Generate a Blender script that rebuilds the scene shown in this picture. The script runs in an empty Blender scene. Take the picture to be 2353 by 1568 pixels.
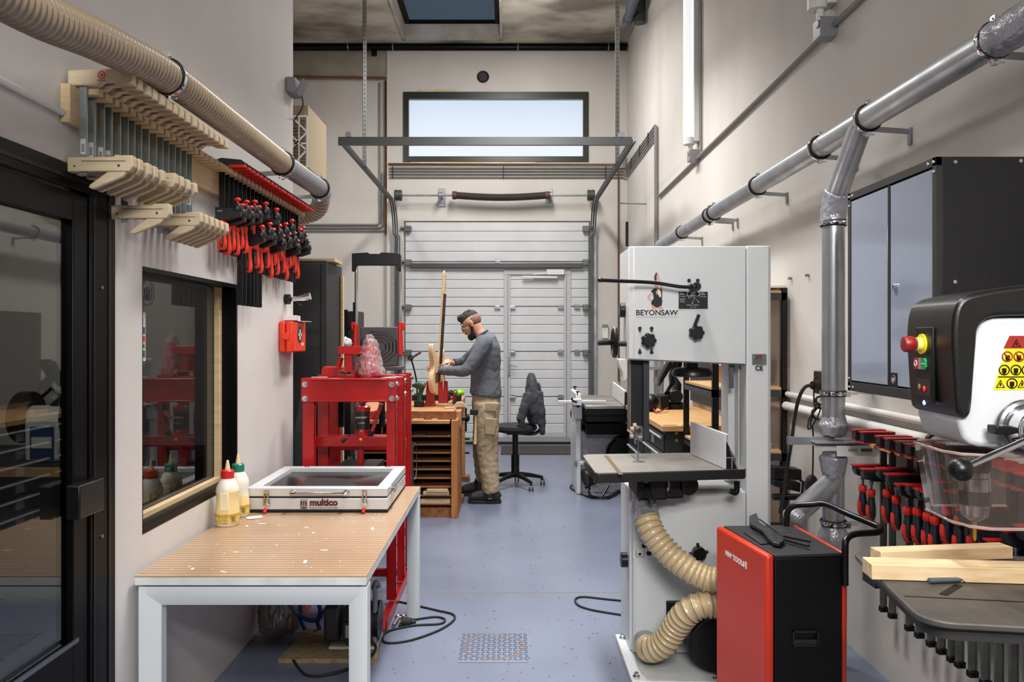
import bpy, bmesh, math, random
from mathutils import Vector, Matrix, Euler
random.seed(7)
SC = bpy.context.scene
COL = SC.collection
F = 1800.0; VX, VY, H = 1171.0, 777.0, 1.52
PI = math.pi
def V(*a): return Vector(a)
def at(px, py, Y): return Vector(((px-VX)*Y/F, Y, H-(py-VY)*Y/F))
def ax(px, Y): return (px-VX)*Y/F
def az(py, Y): return H-(py-VY)*Y/F

# ---------------------------------------------------------------- materials
def lin(c):
    c = c/255.0
    return c/12.92 if c <= .04045 else ((c+.055)/1.055)**2.4
def L(rgb): return (lin(rgb[0]), lin(rgb[1]), lin(rgb[2]), 1)
MATS = {}
def mat(name, rgb, rough=.5, metal=0.0, rgb2=None, scale=6.0, stretch=(1,1,1), detail=4, lo=.35, hi=.65,
        bump=0.0, bscale=None, trans=0.0, emit=0.0, coat=0.0, wave=None, spec=None, alpha=1.0, rough2=None):
    if name in MATS: return MATS[name]
    m = bpy.data.materials.new(name); m.use_nodes = True
    nt = m.node_tree; b = nt.nodes['Principled BSDF']
    b.inputs['Base Color'].default_value = L(rgb)
    b.inputs['Roughness'].default_value = rough
    b.inputs['Metallic'].default_value = metal
    if coat: b.inputs['Coat Weight'].default_value = coat; b.inputs['Coat Roughness'].default_value = .15
    if spec is not None: b.inputs['Specular IOR Level'].default_value = spec
    if trans: b.inputs['Transmission Weight'].default_value = trans
    if alpha < 1: b.inputs['Alpha'].default_value = alpha
    if emit:
        b.inputs['Emission Color'].default_value = L(rgb); b.inputs['Emission Strength'].default_value = emit
    if rgb2 is not None or bump or rough2 is not None:
        tc = nt.nodes.new('ShaderNodeTexCoord'); mp = nt.nodes.new('ShaderNodeMapping')
        mp.inputs['Scale'].default_value = stretch
        nt.links.new(tc.outputs['Object'], mp.inputs['Vector'])
        nz = nt.nodes.new('ShaderNodeTexNoise'); nz.inputs['Scale'].default_value = scale; nz.inputs['Detail'].default_value = detail
        nt.links.new(mp.outputs['Vector'], nz.inputs['Vector'])
        src = nz.outputs['Fac']
        if wave:
            wv = nt.nodes.new('ShaderNodeTexWave'); wv.inputs['Scale'].default_value = wave[0]
            wv.inputs['Distortion'].default_value = wave[1]; wv.inputs['Detail'].default_value = 3
            wv.bands_direction = wave[2]
            nt.links.new(mp.outputs['Vector'], wv.inputs['Vector']); src = wv.outputs['Fac']
        if rgb2 is not None:
            cr = nt.nodes.new('ShaderNodeValToRGB')
            cr.color_ramp.elements[0].position = lo; cr.color_ramp.elements[0].color = L(rgb)
            cr.color_ramp.elements[1].position = hi; cr.color_ramp.elements[1].color = L(rgb2)
            nt.links.new(src, cr.inputs['Fac']); nt.links.new(cr.outputs['Color'], b.inputs['Base Color'])
        if rough2 is not None:
            mr = nt.nodes.new('ShaderNodeMapRange'); mr.inputs['To Min'].default_value = rough; mr.inputs['To Max'].default_value = rough2
            mr.inputs['From Min'].default_value = .35; mr.inputs['From Max'].default_value = .65
            nt.links.new(nz.outputs['Fac'], mr.inputs['Value']); nt.links.new(mr.outputs['Result'], b.inputs['Roughness'])
        if bump:
            n2 = nz
            if bscale:
                n2 = nt.nodes.new('ShaderNodeTexNoise'); n2.inputs['Scale'].default_value = bscale; n2.inputs['Detail'].default_value = 3
                nt.links.new(mp.outputs['Vector'], n2.inputs['Vector'])
            bp = nt.nodes.new('ShaderNodeBump'); bp.inputs['Strength'].default_value = bump; bp.inputs['Distance'].default_value = .01
            nt.links.new(n2.outputs['Fac'], bp.inputs['Height']); nt.links.new(bp.outputs['Normal'], b.inputs['Normal'])
    MATS[name] = m
    return m
def glass(name, tint=(240,240,240), rough=0.0, ior=1.5, opac=0.0, ocol=(200,200,200), boost=1.0):
    """clear pane: tinted see-through body with a Fresnel mirror on top (cheap, noise free)"""
    if name in MATS: return MATS[name]
    m = bpy.data.materials.new(name); m.use_nodes = True; nt = m.node_tree
    nt.nodes.remove(nt.nodes['Principled BSDF']); out = nt.nodes['Material Output']
    t = nt.nodes.new('ShaderNodeBsdfTransparent'); t.inputs['Color'].default_value = L(tint)
    g = nt.nodes.new('ShaderNodeBsdfGlossy'); g.inputs['Roughness'].default_value = rough
    fr = nt.nodes.new('ShaderNodeFresnel'); fr.inputs['IOR'].default_value = ior
    ge = nt.nodes.new('ShaderNodeNewGeometry'); ma = nt.nodes.new('ShaderNodeMath'); ma.operation = 'MULTIPLY_ADD'
    ma.inputs[1].default_value = 1/ior-ior; ma.inputs[2].default_value = ior       # same mirror strength from both sides of the sheet
    nt.links.new(ge.outputs['Backfacing'], ma.inputs[0]); nt.links.new(ma.outputs[0], fr.inputs['IOR'])
    mx = nt.nodes.new('ShaderNodeMixShader')
    body = t.outputs[0]
    if opac:
        d = nt.nodes.new('ShaderNodeBsdfDiffuse'); d.inputs['Color'].default_value = L(ocol)
        m2 = nt.nodes.new('ShaderNodeMixShader'); m2.inputs[0].default_value = opac
        nt.links.new(t.outputs[0], m2.inputs[1]); nt.links.new(d.outputs[0], m2.inputs[2]); body = m2.outputs[0]
    ml = nt.nodes.new('ShaderNodeMath'); ml.operation = 'MULTIPLY'; ml.inputs[1].default_value = boost; ml.use_clamp = True
    nt.links.new(fr.outputs[0], ml.inputs[0]); nt.links.new(ml.outputs[0], mx.inputs[0])
    nt.links.new(body, mx.inputs[1]); nt.links.new(g.outputs[0], mx.inputs[2]); nt.links.new(mx.outputs[0], out.inputs['Surface'])
    MATS[name] = m
    return m

# ---------------------------------------------------------------- mesh builder
def frames(pts, closed=False):
    n = len(pts); T = []
    for i in range(n):
        a = pts[i-1] if (i > 0 or closed) else pts[i]
        b = pts[(i+1) % n] if (i < n-1 or closed) else pts[i]
        t = (b-a)
        T.append(t.normalized() if t.length > 1e-9 else Vector((0,0,1)))
    up = Vector((0,0,1)) if abs(T[0].z) < .8 else Vector((1,0,0))
    u = (up - T[0]*up.dot(T[0])).normalized(); U = [u]
    for i in range(1, n):
        u = U[-1] - T[i]*U[-1].dot(T[i])
        u = u.normalized() if u.length > 1e-6 else U[-1]
        U.append(u)
    return T, U
def smooth_path(pts, k=6, closed=False):
    """Catmull-Rom through the points"""
    pts = [Vector(p) for p in pts]; n = len(pts); out = []
    rng = range(n if closed else n-1)
    for i in rng:
        p0 = pts[(i-1) % n] if (closed or i > 0) else pts[0]
        p1 = pts[i]; p2 = pts[(i+1) % n]
        p3 = pts[(i+2) % n] if (closed or i < n-2) else pts[-1]
        for j in range(k):
            t = j/k
            out.append(.5*((2*p1)+(p2-p0)*t+(2*p0-5*p1+4*p2-p3)*t*t+(3*p1-p0-3*p2+p3)*t*t*t))
    if not closed: out.append(pts[-1].copy())
    return out
class MB:
    def __init__(s): s.v = []; s.f = []
    def add(s, vs, fs):
        b = len(s.v); s.v += [Vector(p) for p in vs]; s.f += [tuple(b+i for i in f) for f in fs]; return s
    def box(s, x0, x1, y0, y1, z0, z1):
        return s.add([(x0,y0,z0),(x1,y0,z0),(x1,y1,z0),(x0,y1,z0),(x0,y0,z1),(x1,y0,z1),(x1,y1,z1),(x0,y1,z1)],
                     [(0,3,2,1),(4,5,6,7),(0,1,5,4),(1,2,6,5),(2,3,7,6),(3,0,4,7)])
    def obox(s, c, size, rot=(0,0,0)):
        R = Euler(rot).to_matrix(); c = Vector(c); h = Vector(size)/2; vs = []
        for sz in (-1,1):
            for sx, sy in ((-1,-1),(1,-1),(1,1),(-1,1)):
                vs.append(c + R @ Vector((sx*h.x, sy*h.y, sz*h.z)))
        return s.add(vs, [(0,3,2,1),(4,5,6,7),(0,1,5,4),(1,2,6,5),(2,3,7,6),(3,0,4,7)])
    def bar(s, a, b, w, h, up=(0,0,1)):
        """rectangular bar from a to b"""
        a, b = Vector(a), Vector(b); t = (b-a).normalized(); up = Vector(up)
        if abs(t.dot(up)) > .95: up = Vector((0,1,0)) if abs(t.y) < .9 else Vector((1,0,0))
        x = t.cross(up).normalized()*w/2; y = x.cross(t).normalized()*h/2
        vs = [p+q for p in (a,b) for q in (-x-y, x-y, x+y, -x+y)]
        return s.add(vs, [(0,1,2,3),(7,6,5,4),(0,4,5,1),(1,5,6,2),(2,6,7,3),(3,7,4,0)])
    def tube(s, pts, r, n=12, closed=False, cap=True, ry=None):
        pts = [Vector(p) for p in pts]; m = len(pts)
        T, U = frames(pts, closed); vs = []
        for i, p in enumerate(pts):
            rr = r[i] if isinstance(r, (list,tuple)) else r
            r2 = rr if ry is None else (ry[i] if isinstance(ry, (list,tuple)) else ry)
            w = T[i].cross(U[i])
            for k in range(n):
                a = 2*PI*k/n; vs.append(p + U[i]*rr*math.cos(a) + w*r2*math.sin(a))
        fs = []
        for i in range(m if closed else m-1):
            j = (i+1) % m
            for k in range(n):
                l = (k+1) % n; fs.append((i*n+k, i*n+l, j*n+l, j*n+k))
        if cap and not closed:
            fs.append(tuple(range(n))[::-1]); fs.append(tuple((m-1)*n+k for k in range(n)))
        return s.add(vs, fs)
    def cyl(s, a, b, r, r2=None, n=16): return s.tube([a, b], [r, r if r2 is None else r2], n)
    def pipe(s, pts, r, wall=.004, n=20):
        """hollow tube (open both ends with wall thickness)"""
        pts = [Vector(p) for p in pts]; T, U = frames(pts); m = len(pts); vs = []
        for rr in (r, r-wall):
            for i, p in enumerate(pts):
                w = T[i].cross(U[i])
                for k in range(n):
                    a = 2*PI*k/n; vs.append(p+(U[i]*math.cos(a)+w*math.sin(a))*rr)
        fs = []; o = m*n
        for i in range(m-1):
            for k in range(n):
                l = (k+1) % n
                fs.append((i*n+k, i*n+l, (i+1)*n+l, (i+1)*n+k)); fs.append((o+i*n+k, o+(i+1)*n+k, o+(i+1)*n+l, o+i*n+l))
        for k in range(n):
            l = (k+1) % n
            fs.append((k, o+k, o+l, l)); q = (m-1)*n; fs.append((q+k, q+l, o+q+l, o+q+k))
        return s.add(vs, fs)
    def lathe(s, prof, org=(0,0,0), axis=(0,0,1), n=24, a0=0, closed_prof=False):
        """prof: list of (radius, height)"""
        org = Vector(org); ax_ = Vector(axis).normalized()
        up = Vector((0,0,1)) if abs(ax_.z) < .9 else Vector((1,0,0))
        u = (up-ax_*up.dot(ax_)).normalized(); w = ax_.cross(u); vs = []
        for (r, h) in prof:
            for k in range(n):
                a = a0+2*PI*k/n; vs.append(org+ax_*h+(u*math.cos(a)+w*math.sin(a))*max(r, 1e-5))
        fs = []; m = len(prof)
        for i in range(m if closed_prof else m-1):
            j = (i+1) % m
            for k in range(n):
                l = (k+1) % n; fs.append((i*n+k, i*n+l, j*n+l, j*n+k))
        if not closed_prof:
            if prof[0][0] > 1e-4: fs.append(tuple(range(n))[::-1])
            if prof[-1][0] > 1e-4: fs.append(tuple((m-1)*n+k for k in range(n)))
        return s.add(vs, fs)
    def prism(s, poly, vec):
        poly = [Vector(p) for p in poly]; vec = Vector(vec); n = len(poly)
        fs = [tuple(range(n))[::-1], tuple(n+i for i in range(n))]
        fs += [(i, (i+1) % n, n+(i+1) % n, n+i) for i in range(n)]
        return s.add(poly+[p+vec for p in poly], fs)
    def ell(s, c, r, rot=None, nu=16, nv=10):
        c = Vector(c); R = rot if rot is not None else Matrix.Identity(3); vs = [c+R@Vector((0,0,-r[2]))]; fs = []
        for i in range(1, nv):
            t = -PI/2+PI*i/nv
            for k in range(nu):
                a = 2*PI*k/nu; vs.append(c+R@Vector((r[0]*math.cos(t)*math.cos(a), r[1]*math.cos(t)*math.sin(a), r[2]*math.sin(t))))
        vs.append(c+R@Vector((0,0,r[2]))); q = len(vs)-1
        for k in range(nu):
            l = (k+1) % nu; fs.append((0, 1+l, 1+k)); fs.append((q, 1+(nv-2)*nu+k, 1+(nv-2)*nu+l))
            for i in range(nv-2): fs.append((1+i*nu+k, 1+i*nu+l, 1+(i+1)*nu+l, 1+(i+1)*nu+k))
        return s.add(vs, fs)
    def torus(s, c, axis, R, r, n=32, m=8, rz=None):
        c = Vector(c); a = Vector(axis).normalized(); up = Vector((0,0,1)) if abs(a.z) < .9 else Vector((1,0,0))
        u = (up-a*up.dot(a)).normalized(); w = a.cross(u); rz = rz or r; vs = []
        for i in range(n):
            t = 2*PI*i/n; d = u*math.cos(t)+w*math.sin(t)
            for k in range(m):
                q = 2*PI*k/m; vs.append(c+d*(R+r*math.cos(q))+a*rz*math.sin(q))
        fs = [(i*m+k, ((i+1) % n)*m+k, ((i+1) % n)*m+(k+1) % m, i*m+(k+1) % m) for i in range(n) for k in range(m)]
        return s.add(vs, fs)
    def text(s, txt, size, org, right, up, depth=.001, bold=0.0, align='CENTER', sx=1.0, shear=0):
        cu = bpy.data.curves.new('t', 'FONT'); cu.body = txt; cu.size = size; cu.align_x = align; cu.align_y = 'CENTER'
        cu.offset = bold; cu.extrude = 0; cu.shear = shear; cu.resolution_u = 3
        o = bpy.data.objects.new('t', cu); COL.objects.link(o)
        me = bpy.data.meshes.new_from_object(o.evaluated_get(bpy.context.evaluated_depsgraph_get()))
        org, right, up = Vector(org), Vector(right).normalized(), Vector(up).normalized(); nrm = right.cross(up)
        n = len(me.vertices); base = [org+right*v.co.x*sx+up*v.co.y for v in me.vertices]
        fs = [tuple(p.vertices) for p in me.polygons]; ec = {}
        for p in me.polygons:
            for e in p.edge_keys: ec[e] = ec.get(e, 0)+1
        side = [(a, b, n+b, n+a) for (a, b), c in ec.items() if c == 1]
        s.add(base+[p+nrm*depth for p in base], [f[::-1] for f in fs]+[tuple(n+i for i in f) for f in fs]+side)
        bpy.data.objects.remove(o); bpy.data.curves.remove(cu); bpy.data.meshes.remove(me)
        return s
    def xf(s, M):
        s.v = [M @ p for p in s.v]; return s
    def build(s, name, m, parent=None, bevel=0, seg=2, sharp=40, smooth=True, origin=None, remesh=0, sm=0, disp=None, subsurf=0):
        me = bpy.data.meshes.new(name)
        off = Vector((0,0,0))
        if parent is not None:
            p = parent
            while p is not None: off += p.location; p = p.parent
        elif origin is not None: off = Vector(origin)
        else:
            lo = [min(p[i] for p in s.v) for i in range(3)]; hi = [max(p[i] for p in s.v) for i in range(3)]
            off = Vector(((lo[0]+hi[0])/2, (lo[1]+hi[1])/2, lo[2]))
        me.from_pydata([tuple(p-off) for p in s.v], [], s.f)
        bm = bmesh.new(); bm.from_mesh(me); bmesh.ops.recalc_face_normals(bm, faces=bm.faces); bm.to_mesh(me); bm.free()
        if isinstance(m, (list, tuple)):
            for q in m: me.materials.append(q)
        else: me.materials.append(m)
        if smooth and me.polygons:
            me.polygons.foreach_set('use_smooth', [True]*len(me.polygons))
            if not remesh: me.set_sharp_from_angle(angle=math.radians(sharp))
        o = bpy.data.objects.new(name, me); COL.objects.link(o)
        if parent is not None: o.parent = parent
        else: o.location = off
        if bevel:
            b = o.modifiers.new('b', 'BEVEL'); b.width = bevel; b.segments = seg; b.limit_method = 'ANGLE'; b.angle_limit = math.radians(40)
        if remesh:
            r = o.modifiers.new('r', 'REMESH'); r.mode = 'VOXEL'; r.voxel_size = remesh; r.use_smooth_shade = True
            if sm: q = o.modifiers.new('s', 'SMOOTH'); q.iterations = sm; q.factor = .5
        if subsurf:
            q = o.modifiers.new('ss', 'SUBSURF'); q.levels = q.render_levels = subsurf
        if disp:
            tx = bpy.data.textures.new(name+'_folds', 'CLOUDS'); tx.noise_scale = disp[1]; tx.noise_depth = 2
            q = o.modifiers.new('d', 'DISPLACE'); q.texture = tx; q.strength = disp[0]; q.mid_level = .5
        return o

def tag(o, label=None, cat=None, group=None, kind=None):
    if label: o['label'] = label
    if cat: o['category'] = cat
    if group: o['group'] = group
    if kind: o['kind'] = kind
    return o
def thing(name, label, cat, loc=(0,0,0), rotz=0, group=None):
    o = bpy.data.objects.new(name, None); COL.objects.link(o); o.location = loc; o.rotation_euler = (0,0,rotz)
    o.empty_display_size = .05
    return tag(o, label, cat, group)
def struct(o): o['kind'] = 'structure'; return o
def kids(o): return [c for c in list(bpy.data.objects) if c.parent == o]
def dup(root, loc, label, rotz=None, group=None, tree=None):
    tree = tree or snapshot(root)
    r = root.copy(); COL.objects.link(r); r.location = loc; r['label'] = label
    if rotz is not None: r.rotation_euler = (0,0,rotz)
    if group: r['group'] = group
    for ch, subs in tree:
        c = ch.copy(); COL.objects.link(c); c.parent = r
        for g in subs:
            d = g.copy(); COL.objects.link(d); d.parent = c
    return r
def snapshot(root): return [(c, kids(c)) for c in kids(root)]
ORD = 'first second third fourth fifth sixth seventh eighth ninth tenth eleventh twelfth thirteenth fourteenth fifteenth sixteenth seventeenth eighteenth nineteenth twentieth twenty-first twenty-second twenty-third twenty-fourth'.split()

# palette
m_wall = mat('painted_wall', (204,199,193), .75, rgb2=(186,180,173), scale=1.1, detail=7, bump=.12, bscale=40, lo=.3, hi=.7, stretch=(1,1,.5))
m_part = mat('plaster_white', (205,199,196), .6, rgb2=(198,192,189), scale=2, bump=.05, bscale=60)
m_conc = mat('stained_concrete', (112,104,94), .85, rgb2=(186,178,164), scale=1.1, detail=8, lo=.38, hi=.62, bump=.3, bscale=20, stretch=(1,1.6,1))
m_beam = mat('concrete_beam', (134,126,112), .85, rgb2=(160,151,136), scale=2.5, bump=.2, bscale=30)
m_black = mat('black_powder', (10,10,11), .42, spec=.35)
m_dark = mat('dark_frame', (4,4,5), .38, spec=.16)
m_blackpl = mat('black_plastic', (11,11,12), .32, spec=.4)
m_rubber = mat('rubber', (14,14,14), .7)
m_white = mat('white_powder', (212,213,212), .4, bump=.05, bscale=300)
m_whitepl = mat('white_plastic', (214,212,208), .4)
m_galv = mat('galvanised', (176,178,181), .32, .7, rgb2=(150,152,156), scale=9, bump=.06, bscale=5, rough2=.42)
m_steel = mat('steel', (140,142,145), .3, 1.0)
m_chrome = mat('chrome', (215,215,218), .1, 1.0)
m_greypl = mat('grey_pvc', (128,128,130), .4)
m_grey = mat('grey_paint', (120,121,124), .45)
m_tape = mat('duct_tape', (140,140,146), .28, .3, rgb2=(172,172,180), scale=14, bump=.8, bscale=38)
m_red = mat('machine_red', (176,14,16), .32, rgb2=(150,10,12), scale=5, coat=.3)
m_redpl = mat('red_plastic', (205,32,22), .35)
m_wood = mat('pine', (212,188,150), .55, rgb2=(196,168,126), scale=5, stretch=(1,1,12), bump=.05)
m_beech = mat('beech_clamp', (205,186,156), .6, rgb2=(192,172,140), scale=14, stretch=(1,4,6))
m_woodx = mat('pine_plank', (214,190,152), .55, rgb2=(190,160,118), scale=9, stretch=(.6,6,6))
m_benchw = mat('bench_wood', (150,92,48), .5, rgb2=(112,64,30), scale=7, stretch=(3,.6,3))
m_benchtop = mat('bench_top', (186,138,92), .5, rgb2=(160,108,66), scale=7, stretch=(.7,5,5))
m_butcher = mat('butcher_block', (206,164,110), .45, rgb2=(182,136,84), scale=9, stretch=(1,7,5))
m_copper = mat('copper', (118,78,54), .45, .5)
m_iron = mat('cast_iron', (158,153,147), .3, .55, rgb2=(124,119,113), scale=5, detail=6, rough2=.45)
# ================================================================ camera, world, light
cam = bpy.data.cameras.new('camera'); co = bpy.data.objects.new('camera', cam); COL.objects.link(co)
co.location = (0, 0, H); co.rotation_euler = (PI/2, 0, 0)
cam.sensor_width = 36; cam.lens = F/2353*36; cam.shift_x = 5.5/2353; cam.shift_y = -7/2353; cam.clip_start = .05
SC.camera = co
SC.view_settings.view_transform = 'Standard'; SC.view_settings.look = 'None'; SC.view_settings.gamma = 1
SC.cycles.max_bounces = 7; SC.cycles.diffuse_bounces = 3; SC.cycles.glossy_bounces = 3; SC.cycles.transmission_bounces = 4; SC.cycles.transparent_max_bounces = 10
SC.cycles.caustics_reflective = False; SC.cycles.caustics_refractive = False; SC.cycles.use_adaptive_sampling = True; SC.cycles.adaptive_threshold = .02
SC.view_settings.use_curve_mapping = False; SC.view_settings.exposure = 0.08
w = bpy.data.worlds.new('overcast_sky'); SC.world = w; w.use_nodes = True; nt = w.node_tree
bg = nt.nodes['Background']; tc = nt.nodes.new('ShaderNodeTexCoord'); sp = nt.nodes.new('ShaderNodeSeparateXYZ')
cr = nt.nodes.new('ShaderNodeValToRGB'); nt.links.new(tc.outputs['Generated'], sp.inputs[0]); nt.links.new(sp.outputs['Z'], cr.inputs['Fac'])
cr.color_ramp.elements[0].position = .225; cr.color_ramp.elements[0].color = (.80,.84,.90,1)
cr.color_ramp.elements[1].position = .31; cr.color_ramp.elements[1].color = (.44,.54,.66,1)
e = cr.color_ramp.elements.new(1.0); e.color = (.30,.42,.60,1)
nt.links.new(cr.outputs['Color'], bg.inputs['Color']); bg.inputs['Strength'].default_value = 1.5
def area(name, loc, sx, sy, power, rot=(0,0,0), col=(1,.985,.965)):
    l = bpy.data.lights.new(name, 'AREA'); l.shape = 'RECTANGLE'; l.size = sx; l.size_y = sy; l.energy = power; l.color = col
    o = bpy.data.objects.new(name, l); COL.objects.link(o); o.location = loc; o.rotation_euler = rot; return o
def strip(x, y, z, p, tilt=0, spread=120, sx=.3, sy=1.5):
    o = area('overhead_and_fill_light', (x, y, z), sx, sy, p, (math.radians(tilt), 0, 0)); o.data.spread = math.radians(spread); return o
strip(.1, -1.9, 3.1, 62, 58, 120, 1.6, .3); strip(.15, -.8, 3.3, 26, 45, 115, 1.2, .3)  # unseen fill lights behind the camera, added to brighten surfaces facing it
strip(.1, .9, 3.4, 20, 0, 100); strip(.15, 3.7, 4.0, 62, 0, 96); strip(.1, 6.2, 4.7, 104, 8, 120); strip(0, 8.6, 5.2, 128, 12, 175)
strip(-2.4, 8.0, 4.9, 60, 0, 180)
strip(0, 8.3, 4.7, 42, 180, 180)      # unseen uplight, added to brighten the ceiling

# ================================================================ shell
XL, XR, YB = -1.305, 1.68, 11.2
m_floor = mat('epoxy_floor', (100,106,124), .26, rgb2=(111,117,135), scale=1.2, detail=5, lo=.25, hi=.75, rough2=.36)
struct(MB().box(-3.75, 1.85, -2.75, 11.7, -.1, 0).build('floor', m_floor, origin=(0,0,0)))
struct(MB().box(-1.3, XR, 4.672, 4.684, -.002, .0012).build('trim_1', mat('joint_filler', (120,104,92), .8)))
# left partition with door and window openings
DY0, DY1, DZ = .72, 2.578, 2.035
WY0, WY1, WZ0, WZ1 = 2.783, 3.752, .822, 1.775
b = MB(); T = -1.455
b.box(T, XL, -2.6, DY0, 0, 5.7); b.box(T, XL, DY0, DY1, DZ, 5.7); b.box(T, XL, DY1, WY0, 0, 5.7)
b.box(T, XL, WY0, WY1, 0, WZ0); b.box(T, XL, WY0, WY1, WZ1, 5.7); b.box(T, XL, WY1, 4.72, 0, 5.7)
struct(b.build('wall_left', m_part, origin=(0,0,0)))
struct(MB().box(-3.6, T, 4.57, 4.72, 0, 5.7).build('wall_office_back', m_part, origin=(0,0,0)))
struct(MB().box(-3.6, T, -2.6, 4.57, 2.6, 2.7).build('ceiling_office', m_part, origin=(0,0,0)))
struct(MB().box(XR, 1.85, -2.75, 11.7, 0, 5.9).build('wall_right', m_wall, origin=(0,0,0)))
struct(MB().box(-3.75, -3.6, -2.75, 11.7, 0, 5.9).build('wall_far_left', m_wall, origin=(0,0,0)))
struct(MB().box(-3.6, XR, -2.75, -2.6, 0, 5.9).build('wall_rear', m_wall, origin=(0,0,0)))
GX0, GX1, GZ = ax(928, YB), ax(1357, YB), az(508, YB)
BX0, BX1, BZ0, BZ1 = ax(927, YB), ax(1352, YB), az(372, YB), az(212, YB)
CX = ax(889, YB)
b = MB()
b.box(CX, GX0, YB, YB+.3, 0, GZ); b.box(GX1, XR, YB, YB+.3, 0, GZ); b.box(CX, XR, YB, YB+.3, GZ, BZ0)
b.box(CX, BX0, YB, YB+.3, BZ0, BZ1); b.box(BX1, XR, YB, YB+.3, BZ0, BZ1); b.box(CX, XR, YB, YB+.3, BZ1, 5.7)
struct(b.build('wall_back', m_wall, origin=(0,0,0)))
struct(MB().box(-3.6, CX, YB+.1, YB+.4, 0, 5.25).build('wall_back_recess', m_wall, origin=(0,0,0)))
struct(MB().box(-3.6, CX, YB+.02, YB+.4, 5.25, 5.7).build('trim_2', m_beam, origin=(0,0,0)))
# ceiling with skylight opening
SX0, SX1, SY0, SY1 = -1.49, -.1, 7.9, 10.95
b = MB(); b.box(-3.6, SX0, -2.6, 11.6, 5.7, 5.88); b.box(SX1, XR, -2.6, 11.6, 5.7, 5.88)
b.box(SX0, SX1, -2.6, SY0, 5.7, 5.88); b.box(SX0, SX1, SY1, 11.6, 5.7, 5.88)
struct(b.build('ceiling', m_conc, origin=(0,0,0)))
b = MB()
b.box(SX0, SX0+.03, SY0, SY1, 5.68, 5.93); b.box(SX1-.03, SX1, SY0, SY1, 5.68, 5.93)
b.box(SX0, SX1, SY1-.03, SY1, 5.68, 5.93); b.box(SX0, SX1, SY0, SY0+.03, 5.68, 5.93)
struct(b.build('trim_3', mat('skylight_upstand', (176,172,170), .7, rgb2=(150,140,118), scale=3)))
b = MB(); zz = 5.9
b.box(SX0+.03, SX0+.1, SY0+.03, SY1-.03, zz, zz+.05); b.box(SX1-.1, SX1-.03, SY0+.03, SY1-.03, zz, zz+.05)
b.box(SX0+.1, SX1-.1, SY1-.06, SY1-.03, zz, zz+.05)
sk = b.build('window_2', m_dark); struct(sk)
# ribbed blue polycarbonate: thin ribs of real relief
def sky_sheet():
    m = bpy.data.materials.new('blue_polycarbonate'); m.use_nodes = True; nt = m.node_tree
    out = nt.nodes['Material Output']; nt.nodes.remove(nt.nodes['Principled BSDF'])
    t = nt.nodes.new('ShaderNodeBsdfTransparent'); d = nt.nodes.new('ShaderNodeBsdfDiffuse'); d.inputs[0].default_value = L((50,66,88))
    wv = nt.nodes.new('ShaderNodeTexWave'); wv.inputs['Scale'].default_value = 26; wv.bands_direction = 'X'
    tc = nt.nodes.new('ShaderNodeTexCoord'); nt.links.new(tc.outputs['Object'], wv.inputs[0])
    cr = nt.nodes.new('ShaderNodeValToRGB'); cr.color_ramp.elements[0].color = (.30,.32,.33,1); cr.color_ramp.elements[1].color = (.46,.48,.48,1)
    nt.links.new(wv.outputs['Fac'], cr.inputs[0]); nt.links.new(cr.outputs[0], t.inputs[0])
    mx = nt.nodes.new('ShaderNodeMixShader'); mx.inputs[0].default_value = .3
    nt.links.new(t.outputs[0], mx.inputs[1]); nt.links.new(d.outputs[0], mx.inputs[2]); nt.links.new(mx.outputs[0], out.inputs[0])
    return m
MB().box(SX0+.09, SX1-.09, SY0+.03, SY1-.04, zz+.02, zz+.035).build('pane', sky_sheet(), sk)
# high back window
b = MB(); fw = .075; y0, y1 = YB-.02, YB+.06
for (x0,x1,z0,z1) in ((BX0,BX1,BZ1-.1,BZ1),(BX0,BX1,BZ0,BZ0+fw),(BX0,BX0+fw,BZ0+fw,BZ1-.1),(BX1-fw,BX1,BZ0+fw,BZ1-.1)):
    b.box(x0, x1, y0, y1, z0, z1)
wn = struct(b.build('window_1', mat('dark_green_frame', (26,30,20), .4)))
def frosted():
    m = bpy.data.materials.new('frosted_pane'); m.use_nodes = True; nt = m.node_tree
    out = nt.nodes['Material Output']; nt.nodes.remove(nt.nodes['Principled BSDF'])
    t = nt.nodes.new('ShaderNodeBsdfTransparent'); t.inputs[0].default_value = (.9,.9,.9,1)
    tr = nt.nodes.new('ShaderNodeBsdfTranslucent'); tr.inputs[0].default_value = (.75,.8,.85,1)
    mx = nt.nodes.new('ShaderNodeMixShader'); mx.inputs[0].default_value = .12
    nt.links.new(t.outputs[0], mx.inputs[1]); nt.links.new(tr.outputs[0], mx.inputs[2]); nt.links.new(mx.outputs[0], out.inputs[0]); return m
MB().box(BX0+fw, BX1-fw, YB+.01, YB+.02, BZ0+fw, BZ1-.1).build('pane', frosted(), wn)
b = MB()
b.box(BX0+.1, BX0+1.9, YB-.012, YB-.001, BZ0-.05, BZ0-.004); b.box(BX0+.2, BX0+.75, YB-.008, YB-.001, BZ1+.0, BZ1+.04)
struct(b.build('trim_4', mat('old_sealant', (176,164,118), .8, rgb2=(198,190,172), scale=5)))

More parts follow.
